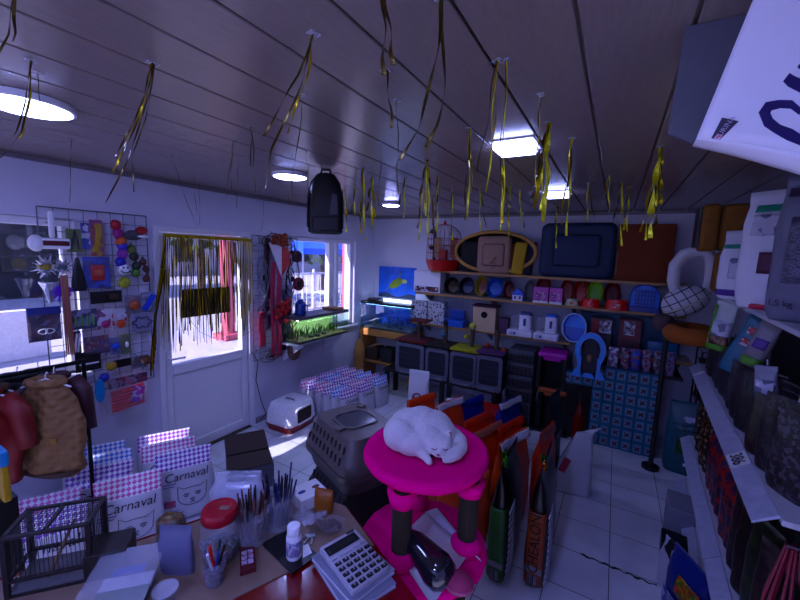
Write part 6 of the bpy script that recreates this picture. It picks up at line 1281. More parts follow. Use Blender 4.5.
# ================================================================== teal cartons
M_TEAL = M('teal_card',(.02,.21,.30),.5,var=.12); M_TEALD = M('teal_dark',(.02,.10,.14),.5); M_FACE = M('label_pale',(.25,.34,.42),.5); M_PAW = M('maroon_print',(.16,.02,.05),.5)
bw, bh, bd = .0975, .118, .12
def teal_proto():
    t = T('teal_carton','tmp','box'); MB().box(-bw/2+.0012,bw/2-.0012,0,bd,0.0006,bh-.0012,bev=.002,seg=1).build('carton_body',M_TEAL,t)
    MB().box(-bw*.34,bw*.34,-.0012,0,bh*.16,bh*.84).build('pale_label',M_FACE,t)
    mb = MB()
    for s in (-1,1): mb.tube([(s*bw*.20,-.002,bh*.34),(0,-.003,bh*.5),(-s*bw*.20,-.002,bh*.66)],.0065,5)
    mb.ball((0,-.003,bh*.5),.012,(1,.3,1),8); mb.build('dark_mark',M_PAW,t); return t
proto = teal_proto(); first = True
x0b, yb_ = -.100, 4.20
rows = 7; NC = 6
cnt = 0
for r_ in range(rows):
    for k in range(NC):
        if r_ == 6 and k == 0: continue
        o = proto if first else dup(proto); first = False
        o.location = (x0b+bw*(k+.5)-.0*r_,yb_+.003*((k*7+r_*3)%4),bh*r_); o.rotation_euler = (0,0,0)
        o['label'] = 'teal carton, %s row from the floor, %s from the red bottle'%(ORD[r_],ORD[k]); o['group'] = 'small teal cartons stacked by the aisle'
for k in range(3):
    o = dup(proto,(x0b-bw*(2.5-k)+.0,yb_+.02,.60-.0),0,'teal carton on the black plinth below the blue hood, %s towards the aisle'%ORD[k],'small teal cartons stacked by the aisle')
o = MB().box(-.155,.145,-.01,.20,0,.599,bev=.005).build('black_plinth',M_BLACK,loc=(x0b-bw*1.5,yb_+.035,0)); tag(o,'narrow black plinth under three teal cartons','plinth')
# blue tray hood propped on them
p,w,h = place(573,334,607,379,4.10); t = T('litter_box_hood','bright blue horseshoe shaped litter box hood propped on the teal cartons','litter box hood',(p.x,4.10,.60+bh+.004),rot=(-.12,0,0)); hh = h
O = []; I = []; N = 20
for k in range(N+1):
    a = -.22*PI+1.44*PI*k/N; O.append((w*.46*math.cos(a),0,hh*.60+hh*.40*math.sin(a))); I.append((w*.30*math.cos(a),0,hh*.60+hh*.27*math.sin(a)))
O = [(w*.52,0,0),(w*.34,0,hh*.22)]+O[0:]+[(-w*.34,0,hh*.22),(-w*.52,0,0)]; I = [(w*.22,0,.0),(w*.24,0,hh*.22)]+I+[(-w*.24,0,hh*.22),(-w*.22,0,0)]
O += [(-.1*w,0,0),(.1*w,0,0)]; I += [(-.1*w,0,hh*.10),(.1*w,0,hh*.10)]
mb = MB(); ring_frame(mb,O,I,-.03,.03); mb.build('hood_frame',M('azure_plastic',(.08,.32,.68),.35),t,smooth=True); MB().box(-w*.26,w*.26,.03,.04,hh*.1,hh*.88,bev=.02).build('inner_panel',M('hood_inside',(.09,.08,.09),.7),t)
MB().ball((0,-.0,hh*.42),.035,(.8,.5,1.2),12).build('paw_knob',M('knob_tan',(.30,.20,.14),.6),t,smooth=True)
# ================================================================== right hand shelving
TH = math.radians(3.27); RZ = -TH
def RS(x,y,z): return Vector((.528+x*math.cos(TH)+(y-1.6)*math.sin(TH), 1.6+(y-1.6)*math.cos(TH)-x*math.sin(TH), z))   # x: in from the front edge, y: along the aisle
M_SWH = M('shelf_white_metal',(.52,.52,.58),.35,var=.05); M_RAIL = M_film('price_rail_film',(.50,.51,.62),.42,.12)
rack = T('display_rack','white metal display rack with sloping price rails along the aisle','shelving',RS(0,2.6,0),RZ)
def rs(p): return p      # local frame of the rack: x in, y along (0 at 2.6), z up
for nm,z,y0,y1 in (('shelf_board',1.69,-1.75,1.08),('shelf_board',1.10,-1.04,1.16),('shelf_board',.50,-1.9,1.12),('shelf_board',.14,-1.9,1.10)):
    MB().box(.004,.40,y0,y1,z-.02,z,bev=.003).build(nm,M_SWH,rack)
for y in (-1.85,-.35,1.13): MB().box(.40,.44,y-.02,y+.02,0,2.0,bev=.003).build('upright',M('upright_grey',(.12,.12,.14),.4,metal=.4),rack)
MB().box(.405,.41,-1.83,1.12,.05,1.98).build('back_panel',M('rack_back',(.06,.05,.055),.6),rack)
for z,y0,y1 in ((1.10,-.30,1.16),(1.10,-1.02,-.31),(.50,-1.9,-.4),(.50,-.39,1.12),(.14,-1.9,1.08)):
    MB().prism([(.0,y0,z+.004),(-.062,y0,z-.044),(-.060,y0,z-.050),(.004,y0,z-.006)],(0,y1-y0,0)).build('price_rail',M('price_rail_white',(.42,.43,.54),.25),rack,smooth=False)
MB().prism([(-.004,-.645,1.1035),(-.060,-.645,1.0602),(-.0595,-.645,1.0590),(-.0035,-.645,1.1020)],(0,.12,0)).build('price_tag',M_WHITE,rack)
def tw(co): # lettering lying on the sloping rail, read from the aisle
    a = math.atan2(.048,.062); return Vector((-.033+co.z*math.cos(a)-.0015, -.585-co.x, 1.0812+co.z*math.sin(a)+.0006))
text('386',.066,M_INK,rack,(0,0,0),(0,0,0),warp=tw,th=.0002,bold=.001)
MB().prism([(-.002,.845,1.1045),(-.06,.845,1.0625),(-.0595,.845,1.0605),(-.0015,.845,1.1025)],(0,.045,0)).build('price_tag',M_PAPER,rack)
# -- sacks standing on the top shelf
def shelf_bag(x,y,z,w,h,d,rz,label,m,parts=(),seed=0,name='food_bag',lean=0):
    t = T(name,label,'food bag',RS(x,y,z),rz); bag(w,h,d,seed=seed,wob=.008,top=.94,lean=lean).build('bag_body',m,t,smooth='all'); fr = bag_front(w,h,d,lean)
    for (x0,x1,z0,z1,pm) in parts: MB().sheet(lambda u,v:fr(Vector(((x0+(x1-x0)*u)*w,-.001,(z0+(z1-z0)*v)*h))),8,6,.002).build('front_print',pm,t,smooth='all')
    return t,fr
M_WB = M('white_film_bag',(.60,.60,.68),.35,var=.06); M_GB = M('grey_film_bag',(.22,.22,.28),.4,var=.12)
RB = math.radians(-38)
GRN = M('sea_green_print',(.06,.33,.25),.5); VIO = M('violet_print',(.14,.06,.32),.5); TXT = M_print('fine_text',[(.22,.22,.28),(.05,.05,.08),(.22,.22,.28)],130,stretch=(1,1,2.5)); MAR = M('maroon_patch',(.14,.03,.09),.45)
DK = M_print('animal_print',[(.45,.45,.55),(.25,.24,.34),(.5,.5,.6)],25)
y_of = lambda xp,yp,z: pz(xp,yp,z)
def at_px(xp,yp,z,inn=0):
    p = pz(xp,yp,z); dv = p-Vector((.528,1.6,z)); return dv.x*math.cos(TH)-dv.y*math.sin(TH)+inn, 1.6+dv.x*math.sin(TH)+dv.y*math.cos(TH)
b = RS(.05,2.95,1.691)
shelf_bag(.05,2.95,1.691,.24,hgt(b,742,231),.10,RB,'white food bag with a green print line, shorter one on the top rack shelf',M_WB,((-.40,.30,.74,.80,GRN),(-.44,.1,.05,.14,VIO),(-.2,.25,.3,.6,DK)),1)
b = RS(.09,2.42,1.691)
tt,fr = shelf_bag(.065,2.46,1.691,.25,hgt(b,762,190),.10,RB,'tall white food bag with a green line and maroon patch on the top rack shelf',M_WB,((-.30,.40,.82,.88,GRN),(-.1,.45,.30,.48,MAR),(-.3,.2,.62,.8,DK)),2)
b = RS(.10,1.9,1.691)
wG,hG,dG = .30,hgt(RS(.10,1.9,1.691),792,168),.11
tt,fr = shelf_bag(.105,1.95,1.691,wG,hG,dG,RB,'dark grey food bag with small print and a weight mark, nearest on the top shelf',M_GB,((-.30,.42,.26,.70,TXT),(-.40,.0,.84,.90,M_INK),(-.25,.3,.74,.76,M_INK)),3)
text('1,5 kg',.034,M_INK,tt,(-.085,0,hG*.12),(0,0,0),warp=fr)
o = MB().cbox((0,0,.012),(.09,.05,.02),rotm(.2),bev=.006).build('pink_packet',M('coral_packet',(.60,.08,.14),.4),loc=RS(.05,2.42,1.692),rotz=RB); tag(o,'coral pink packet lying at the edge of the top rack shelf','packet')
# -- tan plush beds at the far end of the top shelf
M_MUST = M('mustard_plush',(.30,.165,.05),.9,var=.2,scale=20,bump=.3)
def px_box(x0,y0,x1,y1,Y): return onback(x0,y0,x1,y1,Y)
p,w,h = px_box(709,244,735,291,3.52); t = T('folded_pet_bed','mustard plush pet bed standing folded at the far end of the top shelf','pet bed',(p.x+.01,3.52,1.691),-.05)
for k in range(2): MB().box(-w/2+.02+k*w*.46,-w/2+.02+k*w*.46+w*.42,-.10,.10,0,.30,bev=.03,seg=3).build('plush_panel',M_MUST,t,smooth=True,wob=.008,wscale=12)
p,w,h = px_box(699,205,760,245,3.52); t = T('folded_pet_bed','mustard plush pet bed laid flat on the folded one, with a dark back','pet bed',(p.x+.0,3.52,1.992),-.05); hh = p.z+h-1.992
for k in range(2): MB().box(-w*.5+k*w*.34,-w*.5+k*w*.34+(w*.33 if k == 0 else w*.66),-.12,.10,.0,hh,bev=.03,seg=3).build('plush_panel',M_MUST,t,smooth=True,wob=.008,wscale=12)
MB().box(-w*.5-.02,-w*.5+.01,-.10,.10,.02,hh-.02,bev=.01).build('dark_back',M_BLACK,t)
# -- tall cat tree with ring beds at the end of the rack
q = pz(656,492,0); t = T('cat_tree','tall cat tree with white arch, plaid pad and orange ring at the rack end','cat tree',(.44,3.99,0))
YT = 3.66; o0 = Vector((.44,3.99,0))
MB().lathe([(.001,0),(.07,0),(.07,.03),(.001,.03)],seg=24).build('base',M_BLACK,t,smooth=True); MB().cyl((0,0,.03),(0,0,1.66),.02,seg=16).build('post',M('post_dark',(.03,.028,.03),.6),t,smooth=True)
ring = [(.14*math.cos(a)+.14,.20*math.sin(a)-.30,1.34+.0*math.sin(a)) for a in [i*PI/14 for i in range(28)]]
MB().tube(ring,.068,12,closed=True).build('orange_ring',M('ochre_plush',(.40,.17,.05),.9,var=.15,bump=.3),t,smooth='all',wob=.008,wscale=10); MB().lathe([(.001,0),(.15,0),(.15,.02),(.001,.02)],c=(.14,-.30,1.28),seg=28,sy=1.2).build('ring_floor',M_BLACK,t,smooth=True)
def plaid():
    m = M('plaid_cloth',(.42,.42,.47),.85,var=.08); nt = m.node_tree; p = nt.nodes['Principled BSDF']; tc = nt.nodes.new('ShaderNodeTexCoord'); mp = nt.nodes.new('ShaderNodeMapping'); mp.inputs['Rotation'].default_value = (PI/2,0,.6); nt.links.new(tc.outputs['Object'],mp.inputs[0])
    b = nt.nodes.new('ShaderNodeTexBrick'); b.offset = 0; b.inputs['Scale'].default_value = 1; b.inputs['Brick Width'].default_value = .06; b.inputs['Row Height'].default_value = .06; b.inputs['Mortar Size'].default_value = .004
    b.inputs['Color1'].default_value = (.42,.42,.48,1); b.inputs['Color2'].default_value = (.46,.45,.5,1); b.inputs['Mortar'].default_value = (.03,.03,.05,1); nt.links.new(mp.outputs[0],b.inputs['Vector']); nt.links.new(b.outputs['Color'],p.inputs['Base Color']); return m
c = py(685,301,YT)-o0
MB().ball(c,.165,(1.0,.8,.70),26,rotm(0,-.55,0)).build('plaid_pad',plaid(),t,smooth='all'); MB().tube([Vector(c)+rotm(0,-.55,0)@Vector((.163*math.cos(a),.163*math.sin(a),-.02)) for a in [i*PI/16 for i in range(32)]],.008,6,closed=True).build('piping',M('pale_piping',(.4,.42,.36),.8),t,smooth='all')
pts = [py(x,y,YT)-o0 for x,y in ((676,296),(673,280),(675,265),(684,255),(698,250),(708,252),(711,262),(710,276),(707,290))]
MB().tube(pts,[.035,.042,.044,.045,.045,.042,.038,.034,.03],12).build('white_arch',M('white_plush',(.52,.50,.54),.95,var=.1,bump=.4),t,smooth='all',wob=.005,wscale=18)
MB().tube([(.0,0,1.60),(.0,-.15,1.58),c+Vector((0,.05,-.03))],.03,10).build('arm',M_BLACK,t); MB().tube([(0,0,1.26),(.07,-.16,1.26),(.14,-.3,1.285)],.028,10).build('arm',M_BLACK,t)
MB().lathe([(.001,0),(.06,.01),(.075,.07),(.06,.13),(.001,.14)],c=py(663,320,3.78)-o0-Vector((0,0,.09)),seg=16).build('side_cushion',M('grey_maroon_plush',(.16,.11,.12),.9,var=.3),t,smooth='all')
# -- hanging packs under the top shelf
def hang(x0,y0,x1,y1,Y,label,m,rot,parts=(),seed=0,cat='treat pouch',name='treat_pouch'):
    p,w,h = onback(x0,y0,x1,y1,Y); t = T(name,label,cat,p,rot=(0,rot,RB*.6)); bag(w,h,.05,seed=seed,wob=.006,top=.97).build('pouch',m,t,smooth='all'); fr = bag_front(w,h,.05)
    for (a,b,c_,d_,pm) in parts: MB().sheet(lambda u,v:fr(Vector(((a+(b-a)*u)*w,-.001,(c_+(d_-c_)*v)*h))),6,5,.002).build('front_print',pm,t,smooth='all')
    MB().tube([(0,.02,h*.93),(0,.03,h+.02)],.003,5).build('hang_tab',M_STEEL,t); return t
LG = M('leaf_green_print',(.16,.36,.06),.5); RDP = M_print('red_white_print',[(.45,.05,.06),(.5,.45,.5),(.3,.03,.05)],45); TEA = M('teal_film',(.02,.20,.28),.35,var=.2); BRP = M_print('brown_print',[(.22,.10,.05),(.12,.05,.03),(.3,.2,.15)],40)
hang(708,300,731,350,3.1,'white pouch with a green edge, farthest one hanging under the top shelf',M('white_green_film',(.45,.48,.48),.4,var=.1),.10,((-.5,.5,.0,.12,LG),(-.45,.45,.28,.60,DK),(-.5,-.38,.2,.9,LG),(-.4,.45,.12,.3,BRP)),1)
hang(720,312,748,372,2.75,'teal pouch with red and white pictures hanging second under the top shelf',TEA,.32,((-.25,.25,.70,.82,RDP),(-.25,.25,.50,.62,RDP)),2)
hang(741,316,764,366,2.45,'grey pouch with a bright green foot hanging third under the top shelf',M('grey_warm_film',(.27,.25,.28),.4,var=.15),.28,((-.45,.45,.04,.20,LG),(-.3,.3,.4,.6,VIO)),3)
hang(758,366,783,412,2.15,'pale grey pouch with a faint picture hanging over the price rail',M('grey_pale_film',(.32,.32,.38),.35,var=.2),-.12,((-.4,.4,.2,.7,DK),),4)
hang(790,388,812,440,1.95,'white pouch with a red printed square, nearest under the top shelf',M_WB,.12,((-.35,.35,.25,.55,RDP),),5)
# -- rows of packs standing on the rack shelves
rnd = random.Random(5)
def pack_row(z,y0,y1,n,h,w,label,cols,cat,group,x0=.10,jit=.03,name='treat_packet',rows=1,lean=.02):
    base = []; out = 0
    for r_ in range(rows):
        for k in range(n):
            c = cols[(k*5+r_*3)%len(cols)]; key = id(c)
            hh = h*rnd.uniform(.88,1.05); mb = None
            y = y0+(y1-y0)*(k+.5)/n; X = x0+r_*.10
            proto_ = next((b for b in base if b[0] == key),None)
            if proto_ is None: o = bag(w,h,.045,seed=k+z,wob=.008,top=.97,n=20).build(name,c,smooth='all'); base.append((key,o))
            else: o = dup(proto_[1])
            o.location = RS(X+rnd.uniform(0,.015),y,z+.001); o.rotation_euler = (0,0,-PI/2-TH+rnd.uniform(.15,.55)); o.scale = (1,1,hh/h)
            out += 1; tag(o,label(k,r_),cat,group)
BRF = [M_print('brown_foil_%d'%k,[c,[v*.5 for v in c],(.10,.06,.03),[v*1.3 for v in c],(.30,.26,.2)],55+8*k,rough=.25) for k,c in enumerate(((.085,.035,.015),(.065,.028,.012),(.11,.05,.02)))]
COLF = [M_print('bright_pack_%d'%k,c,48,rough=.3) for k,c in enumerate(([(.4,.05,.03),(.05,.03,.10),(.03,.02,.05)],[(.15,.04,.3),(.25,.2,.3),(.05,.03,.1)],[(.03,.10,.4),(.3,.3,.4),(.02,.03,.1)],[(.35,.05,.12),(.02,.08,.3),(.3,.28,.3)],[(.10,.14,.03),(.3,.05,.05),(.05,.05,.06)]))]
DKF = [M_print('dark_pack_%d'%k,c,48,rough=.35) for k,c in enumerate(([(.025,.015,.02),(.06,.02,.02),(.015,.012,.015)],[(.02,.03,.015),(.05,.08,.02),(.012,.012,.012)],[(.05,.02,.03),(.02,.012,.02),(.09,.06,.05)]))]
GRF = [M_print('grey_pack_%d'%k,c,75,rough=.35) for k,c in enumerate(([(.07,.06,.07),(.04,.035,.04),(.15,.14,.16)],[(.06,.04,.035),(.035,.02,.02),(.09,.07,.07)],[(.04,.035,.04),(.10,.09,.10),(.02,.02,.025)]))]
N_ = lambda s: (lambda k,r_: s%(ORD[k],('front','second')[r_]))
pack_row(1.10,1.68,3.55,13,.30,.16,N_('dark and grey packet on the middle rack shelf, %s along, in the %s row'),GRF,'treat packet','packets on the middle rack shelf',.04,rows=2)
pack_row(.50,3.02,3.68,6,.40,.13,N_('brown foil packet on the low rack shelf near its far end, %s along, %s row'),BRF,'treat packet','brown foil packets on the low rack shelf',.04,rows=2)
pack_row(.50,2.22,3.0,8,.38,.13,N_('bright printed packet on the low rack shelf, %s along, %s row'),COLF,'treat packet','bright packets on the low rack shelf',.04,rows=2)
pack_row(.50,1.0,2.2,8,.42,.16,N_('dark packet on the near half of the low rack shelf, %s along, %s row'),DKF,'treat packet','dark packets on the low rack shelf',.04,rows=2)
pack_row(.14,2.4,3.3,6,.26,.16,N_('bright printed packet on the bottom rack shelf, %s along, %s row'),COLF,'treat packet','bright packets on the bottom rack shelf',.06)
pack_row(.14,1.2,2.35,6,.30,.2,N_('dark packet on the bottom rack shelf, %s along, %s row'),DKF,'treat packet','dark packets on the bottom rack shelf',.06)
# dark red chew strands hanging in front of the near shelf end
M_STR = [M('dark_red_strand',(.14,.02,.025),.45,var=.4,scale=40),M('plum_strand',(.08,.02,.07),.45,var=.4,scale=40),M('pinkish_strand',(.30,.05,.09),.45,var=.4,scale=40)]
for k in range(3):
    t = T('chew_strands',['dark red bundle of chew strands hanging by the near end of the low shelf','plum coloured bundle of chew strands beside the dark red one','pinkish red bundle of chew strands nearest the sloping price rail'][k],'chew strands',RS(.10-.03*k,1.52-.13*k+.30*(k==2),1.02))
    MB().cyl((.10,0,0),(-.02,0,0),.004).build('hook',M_STEEL,t)
    for i in range(16):
        a = i*2.4; q = .012*math.sqrt(i); MB().tube([(q*math.cos(a)*.5,q*math.sin(a)*.5,0),(q*math.cos(a)*1.3,q*math.sin(a)*1.3,-.2),(q*math.cos(a)*1.6+.01*math.sin(i),q*math.sin(a)*1.6,-.42-.02*(i%3))],[.004,.0065,.005],5).build('strand',M_STR[k],t)
# -- things on the floor before the rack and at its end
t = T('teal_food_sack','big teal sack with a green plant picture standing behind the rack end','sack',(.68,4.08,0),-.12); bag(.30,.66,.14,seed=7,wob=.008,top=.92).build('sack_body',M('teal_sack',(.015,.15,.19),.4,var=.3,scale=12),t,smooth='all'); fr = bag_front(.30,.66,.14)
for a,b,c_,d_,m in ((-.2,.3,.30,.52,M_print('plant_pic',[(.03,.12,.03),(.10,.2,.04),(.02,.10,.12)],40)),(-.35,.35,.62,.70,M_print('teal_letters',[(.03,.2,.26),(.02,.10,.14)],60)),(-.1,.2,.74,.82,DK),(.02,.14,.14,.18,M_LABEL)): MB().sheet(lambda u,v:fr(Vector(((a+(b-a)*u)*.30,-.001,(c_+(d_-c_)*v)*.66))),6,5,.002).build('front_print',m,t,smooth='all')
t = T('packet_basket','black wire basket stand of brown foil packets at the far end of the rack','basket',(.86,4.25,0)); mb = MB()
for x in (-.13,.13):
    for y in (-.12,.12): mb.cyl((x,y,0),(x,y,1.12),.008,seg=6)
for z in (.68,.85,1.02,1.12): mb.tube([(-.13,-.12,z),(.13,-.12,z),(.13,.12,z),(-.13,.12,z)],.005,6,closed=True)
mb.build('frame',M_BLACK,t); MB().box(-.13,.13,-.12,.12,.68,.69).build('floor_plate',M_BLACK,t)
for k in range(4):
    o = bag(.12,.36,.05,seed=k,wob=.006).build('treat_packet',BRF[k%3],loc=(.78+.055*k,4.22+.03*(k%2),.692),rotz=.3,smooth='all'); tag(o,'brown foil packet in the basket stand, %s from the cat tree'%ORD[k],'treat packet','brown foil packets in the basket stand')
p = pz(668,540,0)
def floorbox(xp,yp,w,d,h,rz,label,m,name='carton',cat='box',dx=0,dy=0): o = MB().box(-w/2,w/2,-d/2,d/2,0,h,bev=.006).build(name,m,loc=(pz(xp,yp,0).x+dx,pz(xp,yp,0).y+dy,0),rotz=rz); return tag(o,label,cat)
floorbox(672,528,.16,.26,.22,-.1,'white grey carton on the tiles at the foot of the rack',M('dull_white_card',(.34,.34,.40),.6),dx=.03)
floorbox(668,552,.14,.16,.12,-.1,'flat black carton on the tiles in front of the white grey one',M_BLACK,dx=.02,dy=-.02)
t,fr = shelf_bag(-.10,2.20,.0,.26,.44,.10,math.radians(-62),'blue food bag with a picture of a filled bowl at the foot of the rack',M('blue_film_bag',(.03,.06,.24),.35,var=.3),((-.45,.1,.0,.45,M_print('blue_white',[(.4,.4,.5),(.05,.1,.4),(.3,.3,.42)],20)),(-.1,.4,.52,.75,M_print('food_pic',[(.5,.08,.03),(.4,.3,.06),(.3,.12,.04),(.1,.25,.05)],60))),6)
shelf_bag(-.06,1.86,.0,.24,.40,.10,math.radians(-62),'teal food bag with an orange picture next to the blue bag',M('teal_film_bag',(.03,.22,.26),.35,var=.3),((-.2,.4,.3,.7,M_print('food_pic2',[(.4,.1,.05),(.03,.25,.3),(.2,.1,.2)],40)),),7)
shelf_bag(-.13,2.48,.0,.2,.30,.09,math.radians(-60),'white paper food bag with black lines at the foot of the rack',M_print('white_black_lines',[(.42,.42,.5),(.42,.42,.5),(.42,.42,.5),(.03,.03,.04)],14),(),8)
# ================================================================== hanging banner near the camera
def bp(x,y,Y): return py(x,y,Y)
t = T('hanging_banner','big white curved paper banner with violet script hanging from the ceiling','banner',bp(740,60,1.0)); o0 = t.location
YB0 = 1.0
TL,BL,BR,TR = bp(757,-10,YB0),bp(697,137,YB0),bp(800,178,YB0),bp(905,-10,YB0)
zt_ = ZC-.002
def front(u,v):     # u left to right, v bottom to top; gentle roll towards the viewer at the right
    a = BL+(BR-BL)*u; b = TL+(TR-TL)*u; p = a+(b-a)*v; p.z -= .010*math.sin(u*PI)*(1-v)*-1
    return Vector((p.x, p.y-.10*u*u-.05*(1-v)*u, min(p.z,zt_)))
MB().sheet(lambda u,v:front(u,v)-o0,20,14,.003).build('front_sheet',M('banner_white',(.74,.73,.80),.35,var=.03),t,smooth='all')
def lip(u,v): q = front(u,0); return q+Vector((0,.03*v+.02*v*v,-.012*math.sin(v*PI/2)*(0.4+1.5*u)))
MB().sheet(lambda u,v:lip(u,v)-o0,20,4,.003).build('lower_fold',MATS['banner_white'],t,smooth='all')
P4 = [bp(x,y,1.10) for x,y in ((668,134),(703,147),(772,-12),(690,-12))]
for p in P4: p.z = min(p.z,zt_)
MB().prism([p-o0 for p in P4],(0,.008,0)).build('grey_backing',M('banner_grey',(.16,.16,.185),.5),t)
def inv(x,y):    # photo point to the sheet's own u,v by search
    best = None
    for i in range(61):
        for j in range(61):
            q = front(i/60*1.0,j/60); r_ = q-EYE; c_ = (400+FPX*r_.dot(_r)/r_.dot(_f), 300-FPX*r_.dot(_u)/r_.dot(_f)); d_ = (c_[0]-x)**2+(c_[1]-y)**2
            if best is None or d_ < best[0]: best = (d_,i/60,j/60)
    return best[1:]
def onb(x,y,off): u,v = inv(x,y); q = front(u,v); return q-o0+Vector((0,-off,0))
M_SCR = M('banner_violet',(.045,.03,.16),.4)
def stroke(pts,wd,nm='script_letter'):
    """flat printed stroke following the sheet"""
    n = len(pts); L = []; R = []
    for i,(x,y) in enumerate(pts):
        a = pts[max(i-1,0)]; b = pts[min(i+1,n-1)]; dx,dy = b[0]-a[0], b[1]-a[1]; l = math.hypot(dx,dy); w_ = wd[i]
        L.append(onb(x-dy/l*w_,y+dx/l*w_,.004)); R.append(onb(x+dy/l*w_,y-dx/l*w_,.004))
    mb = MB(); mb.loft([[l_,r_,r_+Vector((0,.0015,0)),l_+Vector((0,.0015,0))] for l_,r_ in zip(L,R)]); mb.build(nm,M_SCR,t)
stroke([(800,112),(790,106),(778,105),(768,108),(764,114),(767,122),(776,129),(788,135),(800,141),(812,148)],[3,4,4.5,5,5.5,5.5,5.5,5.5,5.5,5])
stroke([(785,78),(790,82),(800,88),(812,94)],[4,6.5,6.5,6]); stroke([(797,66),(803,68),(812,72)],[2,3,3])
qd = [onb(x,y,.004) for x,y in ((711,143),(719,145),(738,121),(722,118))]
MB().prism(qd,(0,.0015,0)).build('brand_plate',M('plate_violet',(.05,.035,.10),.4),t)
qa,qb = onb(716,144,.006),onb(730,120,.006); axd = (qb-qa).normalized(); nrm_ = Vector((-axd.z,0,axd.x))
text('PURINA',.0125,M('plate_pale',(.55,.50,.62),.4),t,warp=lambda co: qa+(qb-qa)*.58+axd*co.x+nrm_*co.z+Vector((0,-.001,0)),th=.0002)
MB().cbox(qa+(qb-qa)*.10,(.010,.002,.010),rotm(0,-1.0,0)).build('red_mark',M_print('red_check',[(.5,.04,.10),(.6,.5,.6)],220),t)
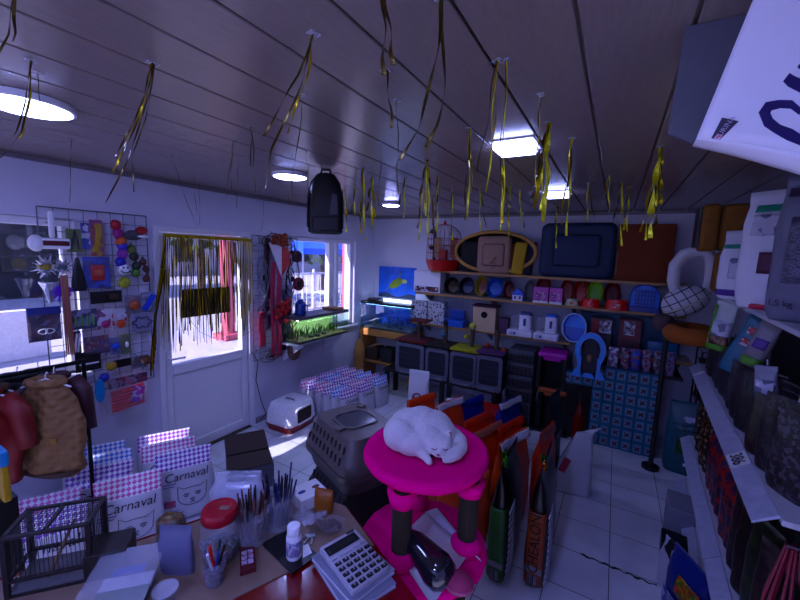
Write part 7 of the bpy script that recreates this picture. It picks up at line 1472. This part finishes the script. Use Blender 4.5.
# ================================================================== gold foil strands from the ceiling
M_GOLDLIT = M('lit_gold_foil',(.80,.72,.06),.35,metal=.35,var=.6,scale=40)  # brighter foil copy: light on the back streamers put into its colour
SZ = {'wall':[], 'door':[], 'mid':[], 'back':[], 'aisle':[]}
def foil(zone,pts,wd=.010,n=1,seed=0,m=None,knot=None):
    top = pz(*pts[0],ZC-.001) if pts[0][1] > 20 else pz(*pts[0],ZC-.001)
    W = [top]+[pd(x,y,top) for x,y in pts[1:]]
    SZ[zone].append((pts[0][0],W,wd,n,seed,m,knot))
def poly_at(W,f):
    L = [(W[i+1]-W[i]).length for i in range(len(W)-1)]; s = f*sum(L)
    for i,l in enumerate(L):
        if s <= l or i == len(L)-1: return W[i].lerp(W[i+1],s/l if l else 0)
        s -= l
for z,pts,wd,n in (('wall',((14,-6),(8,35),(-2,55)),.012,2),('wall',((31,60),(29,100),(22,132),(0,158)),.010,3),('wall',((37,72),(42,118)),.004,1),('wall',((152,62),(149,95),(140,125),(126,163),(106,203)),.010,3),('wall',((154,64),(146,120),(131,158),(134,192)),.007,2),
    ('wall',((71,140),(70,202)),.006,1),('door',((171,155),(182,188),(197,228)),.006,1),('door',((193,178),(197,216)),.006,1),('door',((234,140),(230,160),(227,196)),.007,2),('door',((238,165),(237,208)),.006,1),('door',((251,127),(254,155),(255,192)),.009,2),('door',((199,176),(200,225)),.005,1),('door',((265,190),(262,230)),.005,1),
    ('mid',((314,33),(304,75),(290,110),(272,150),(265,188)),.012,3),('mid',((303,95),(297,150),(289,205)),.006,1),('mid',((307,150),(309,200)),.006,1),('mid',((384,-8),(384,75)),.020,2),('mid',((386,70),(389,95),(392,128)),.016,1),('mid',((441,-4),(437,50),(430,90),(420,125),(398,160)),.014,2),('mid',((382,143),(378,206)),.006,1),('mid',((397,100),(398,195)),.006,1),
    ('back',((345,188),(346,232)),.012,2),('back',((363,168),(365,240)),.014,2),('back',((355,185),(355,225)),.010,1),('back',((372,178),(372,232)),.018,2),('back',((405,178),(404,218)),.010,1),('back',((427,160),(425,216)),.014,2),('back',((423,178),(419,242)),.012,1),('back',((429,168),(428,238)),.014,2),('back',((438,175),(437,232)),.012,1),('back',((452,185),(452,240)),.010,1),('back',((470,128),(469,180),(468,222)),.008,2),('back',((480,190),(480,232)),.010,1),
    ('aisle',((497,60),(493,120),(487,192)),.007,2),('aisle',((506,60),(504,170),(502,216)),.006,1),('aisle',((503,165),(501,230)),.016,2),('aisle',((510,186),(508,240)),.012,1),('aisle',((541,94),(537,150),(536,192)),.006,1),('aisle',((549,122),(546,170),(544,222)),.016,3),('aisle',((543,160),(541,210)),.012,1),('aisle',((572,138),(569,190),(567,236)),.009,2),('aisle',((557,205),(556,248)),.012,1),
    ('aisle',((609,176),(609,212)),.008,2),('aisle',((622,182),(621,246)),.012,2),('aisle',((629,186),(627,232)),.010,1),('aisle',((661,147),(656,190),(650,238)),.020,3),('aisle',((655,170),(650,205),(645,240)),.012,2),('aisle',((588,183),(587,222)),.010,1),('aisle',((520,190),(521,232)),.010,1)):
    foil(z,pts,wd,n,seed=pts[0][0])
ZN = {'wall':'over the toy grid and coats','door':'in front of the door','mid':'in the middle of the ceiling','back':'before the aquarium and bird cage','aisle':'between the square lamps and aisle'}
for z,L in SZ.items():
    L.sort(key=lambda a:a[0])
    for i,(_,W,wd,n,seed,m,knot) in enumerate(L):
        t = T('foil_streamer','gold foil streamer %s, %s counting from the window side'%(ZN[z],ORD[i]),'streamer',W[0],group='gold foil streamers on the ceiling')
        rnd = random.Random(int(seed*7)); o0 = W[0]; ln = sum((W[k+1]-W[k]).length for k in range(len(W)-1))
        for k in range(n+(z in ('back','aisle'))):
            ph = rnd.uniform(0,6); fr_ = 1 if k == 0 else rnd.uniform(.6,.98); dx = rnd.uniform(-.016,.016)*(k>0); tws = rnd.uniform(5,11)*ln/.5
            def f(u,v): 
                c = poly_at(W,u*fr_)-o0; a = tws*u+ph; q = (v-.5)*wd*(1.0 if z in ('back','aisle') and wd > .0075 else .5)
                return c+Vector((q*math.cos(a)+dx*u*3+.004*math.sin(u*9+ph),q*math.sin(a)+dx*u,-.001*(u == 0)))
            MB().sheet(f,26,1,.0008).build('foil_strand',(M_GOLDLIT if z in ('back','aisle') else M_GOLDD,M_GOLDD,M_GOLD)[k%3],t)
        MB().cbox((0,0,-.002),(.03,.022,.003),rotm(0,0,ph)).build('tape',M_film('clear_tape',(.6,.6,.66),.35,.15),t)
vs = SC.view_settings; vs.view_transform = 'Standard'; vs.look = 'None'; vs.gamma = 1.0; vs.exposure = 0.0; vs.use_curve_mapping = False
SC.display_settings.display_device = 'sRGB'
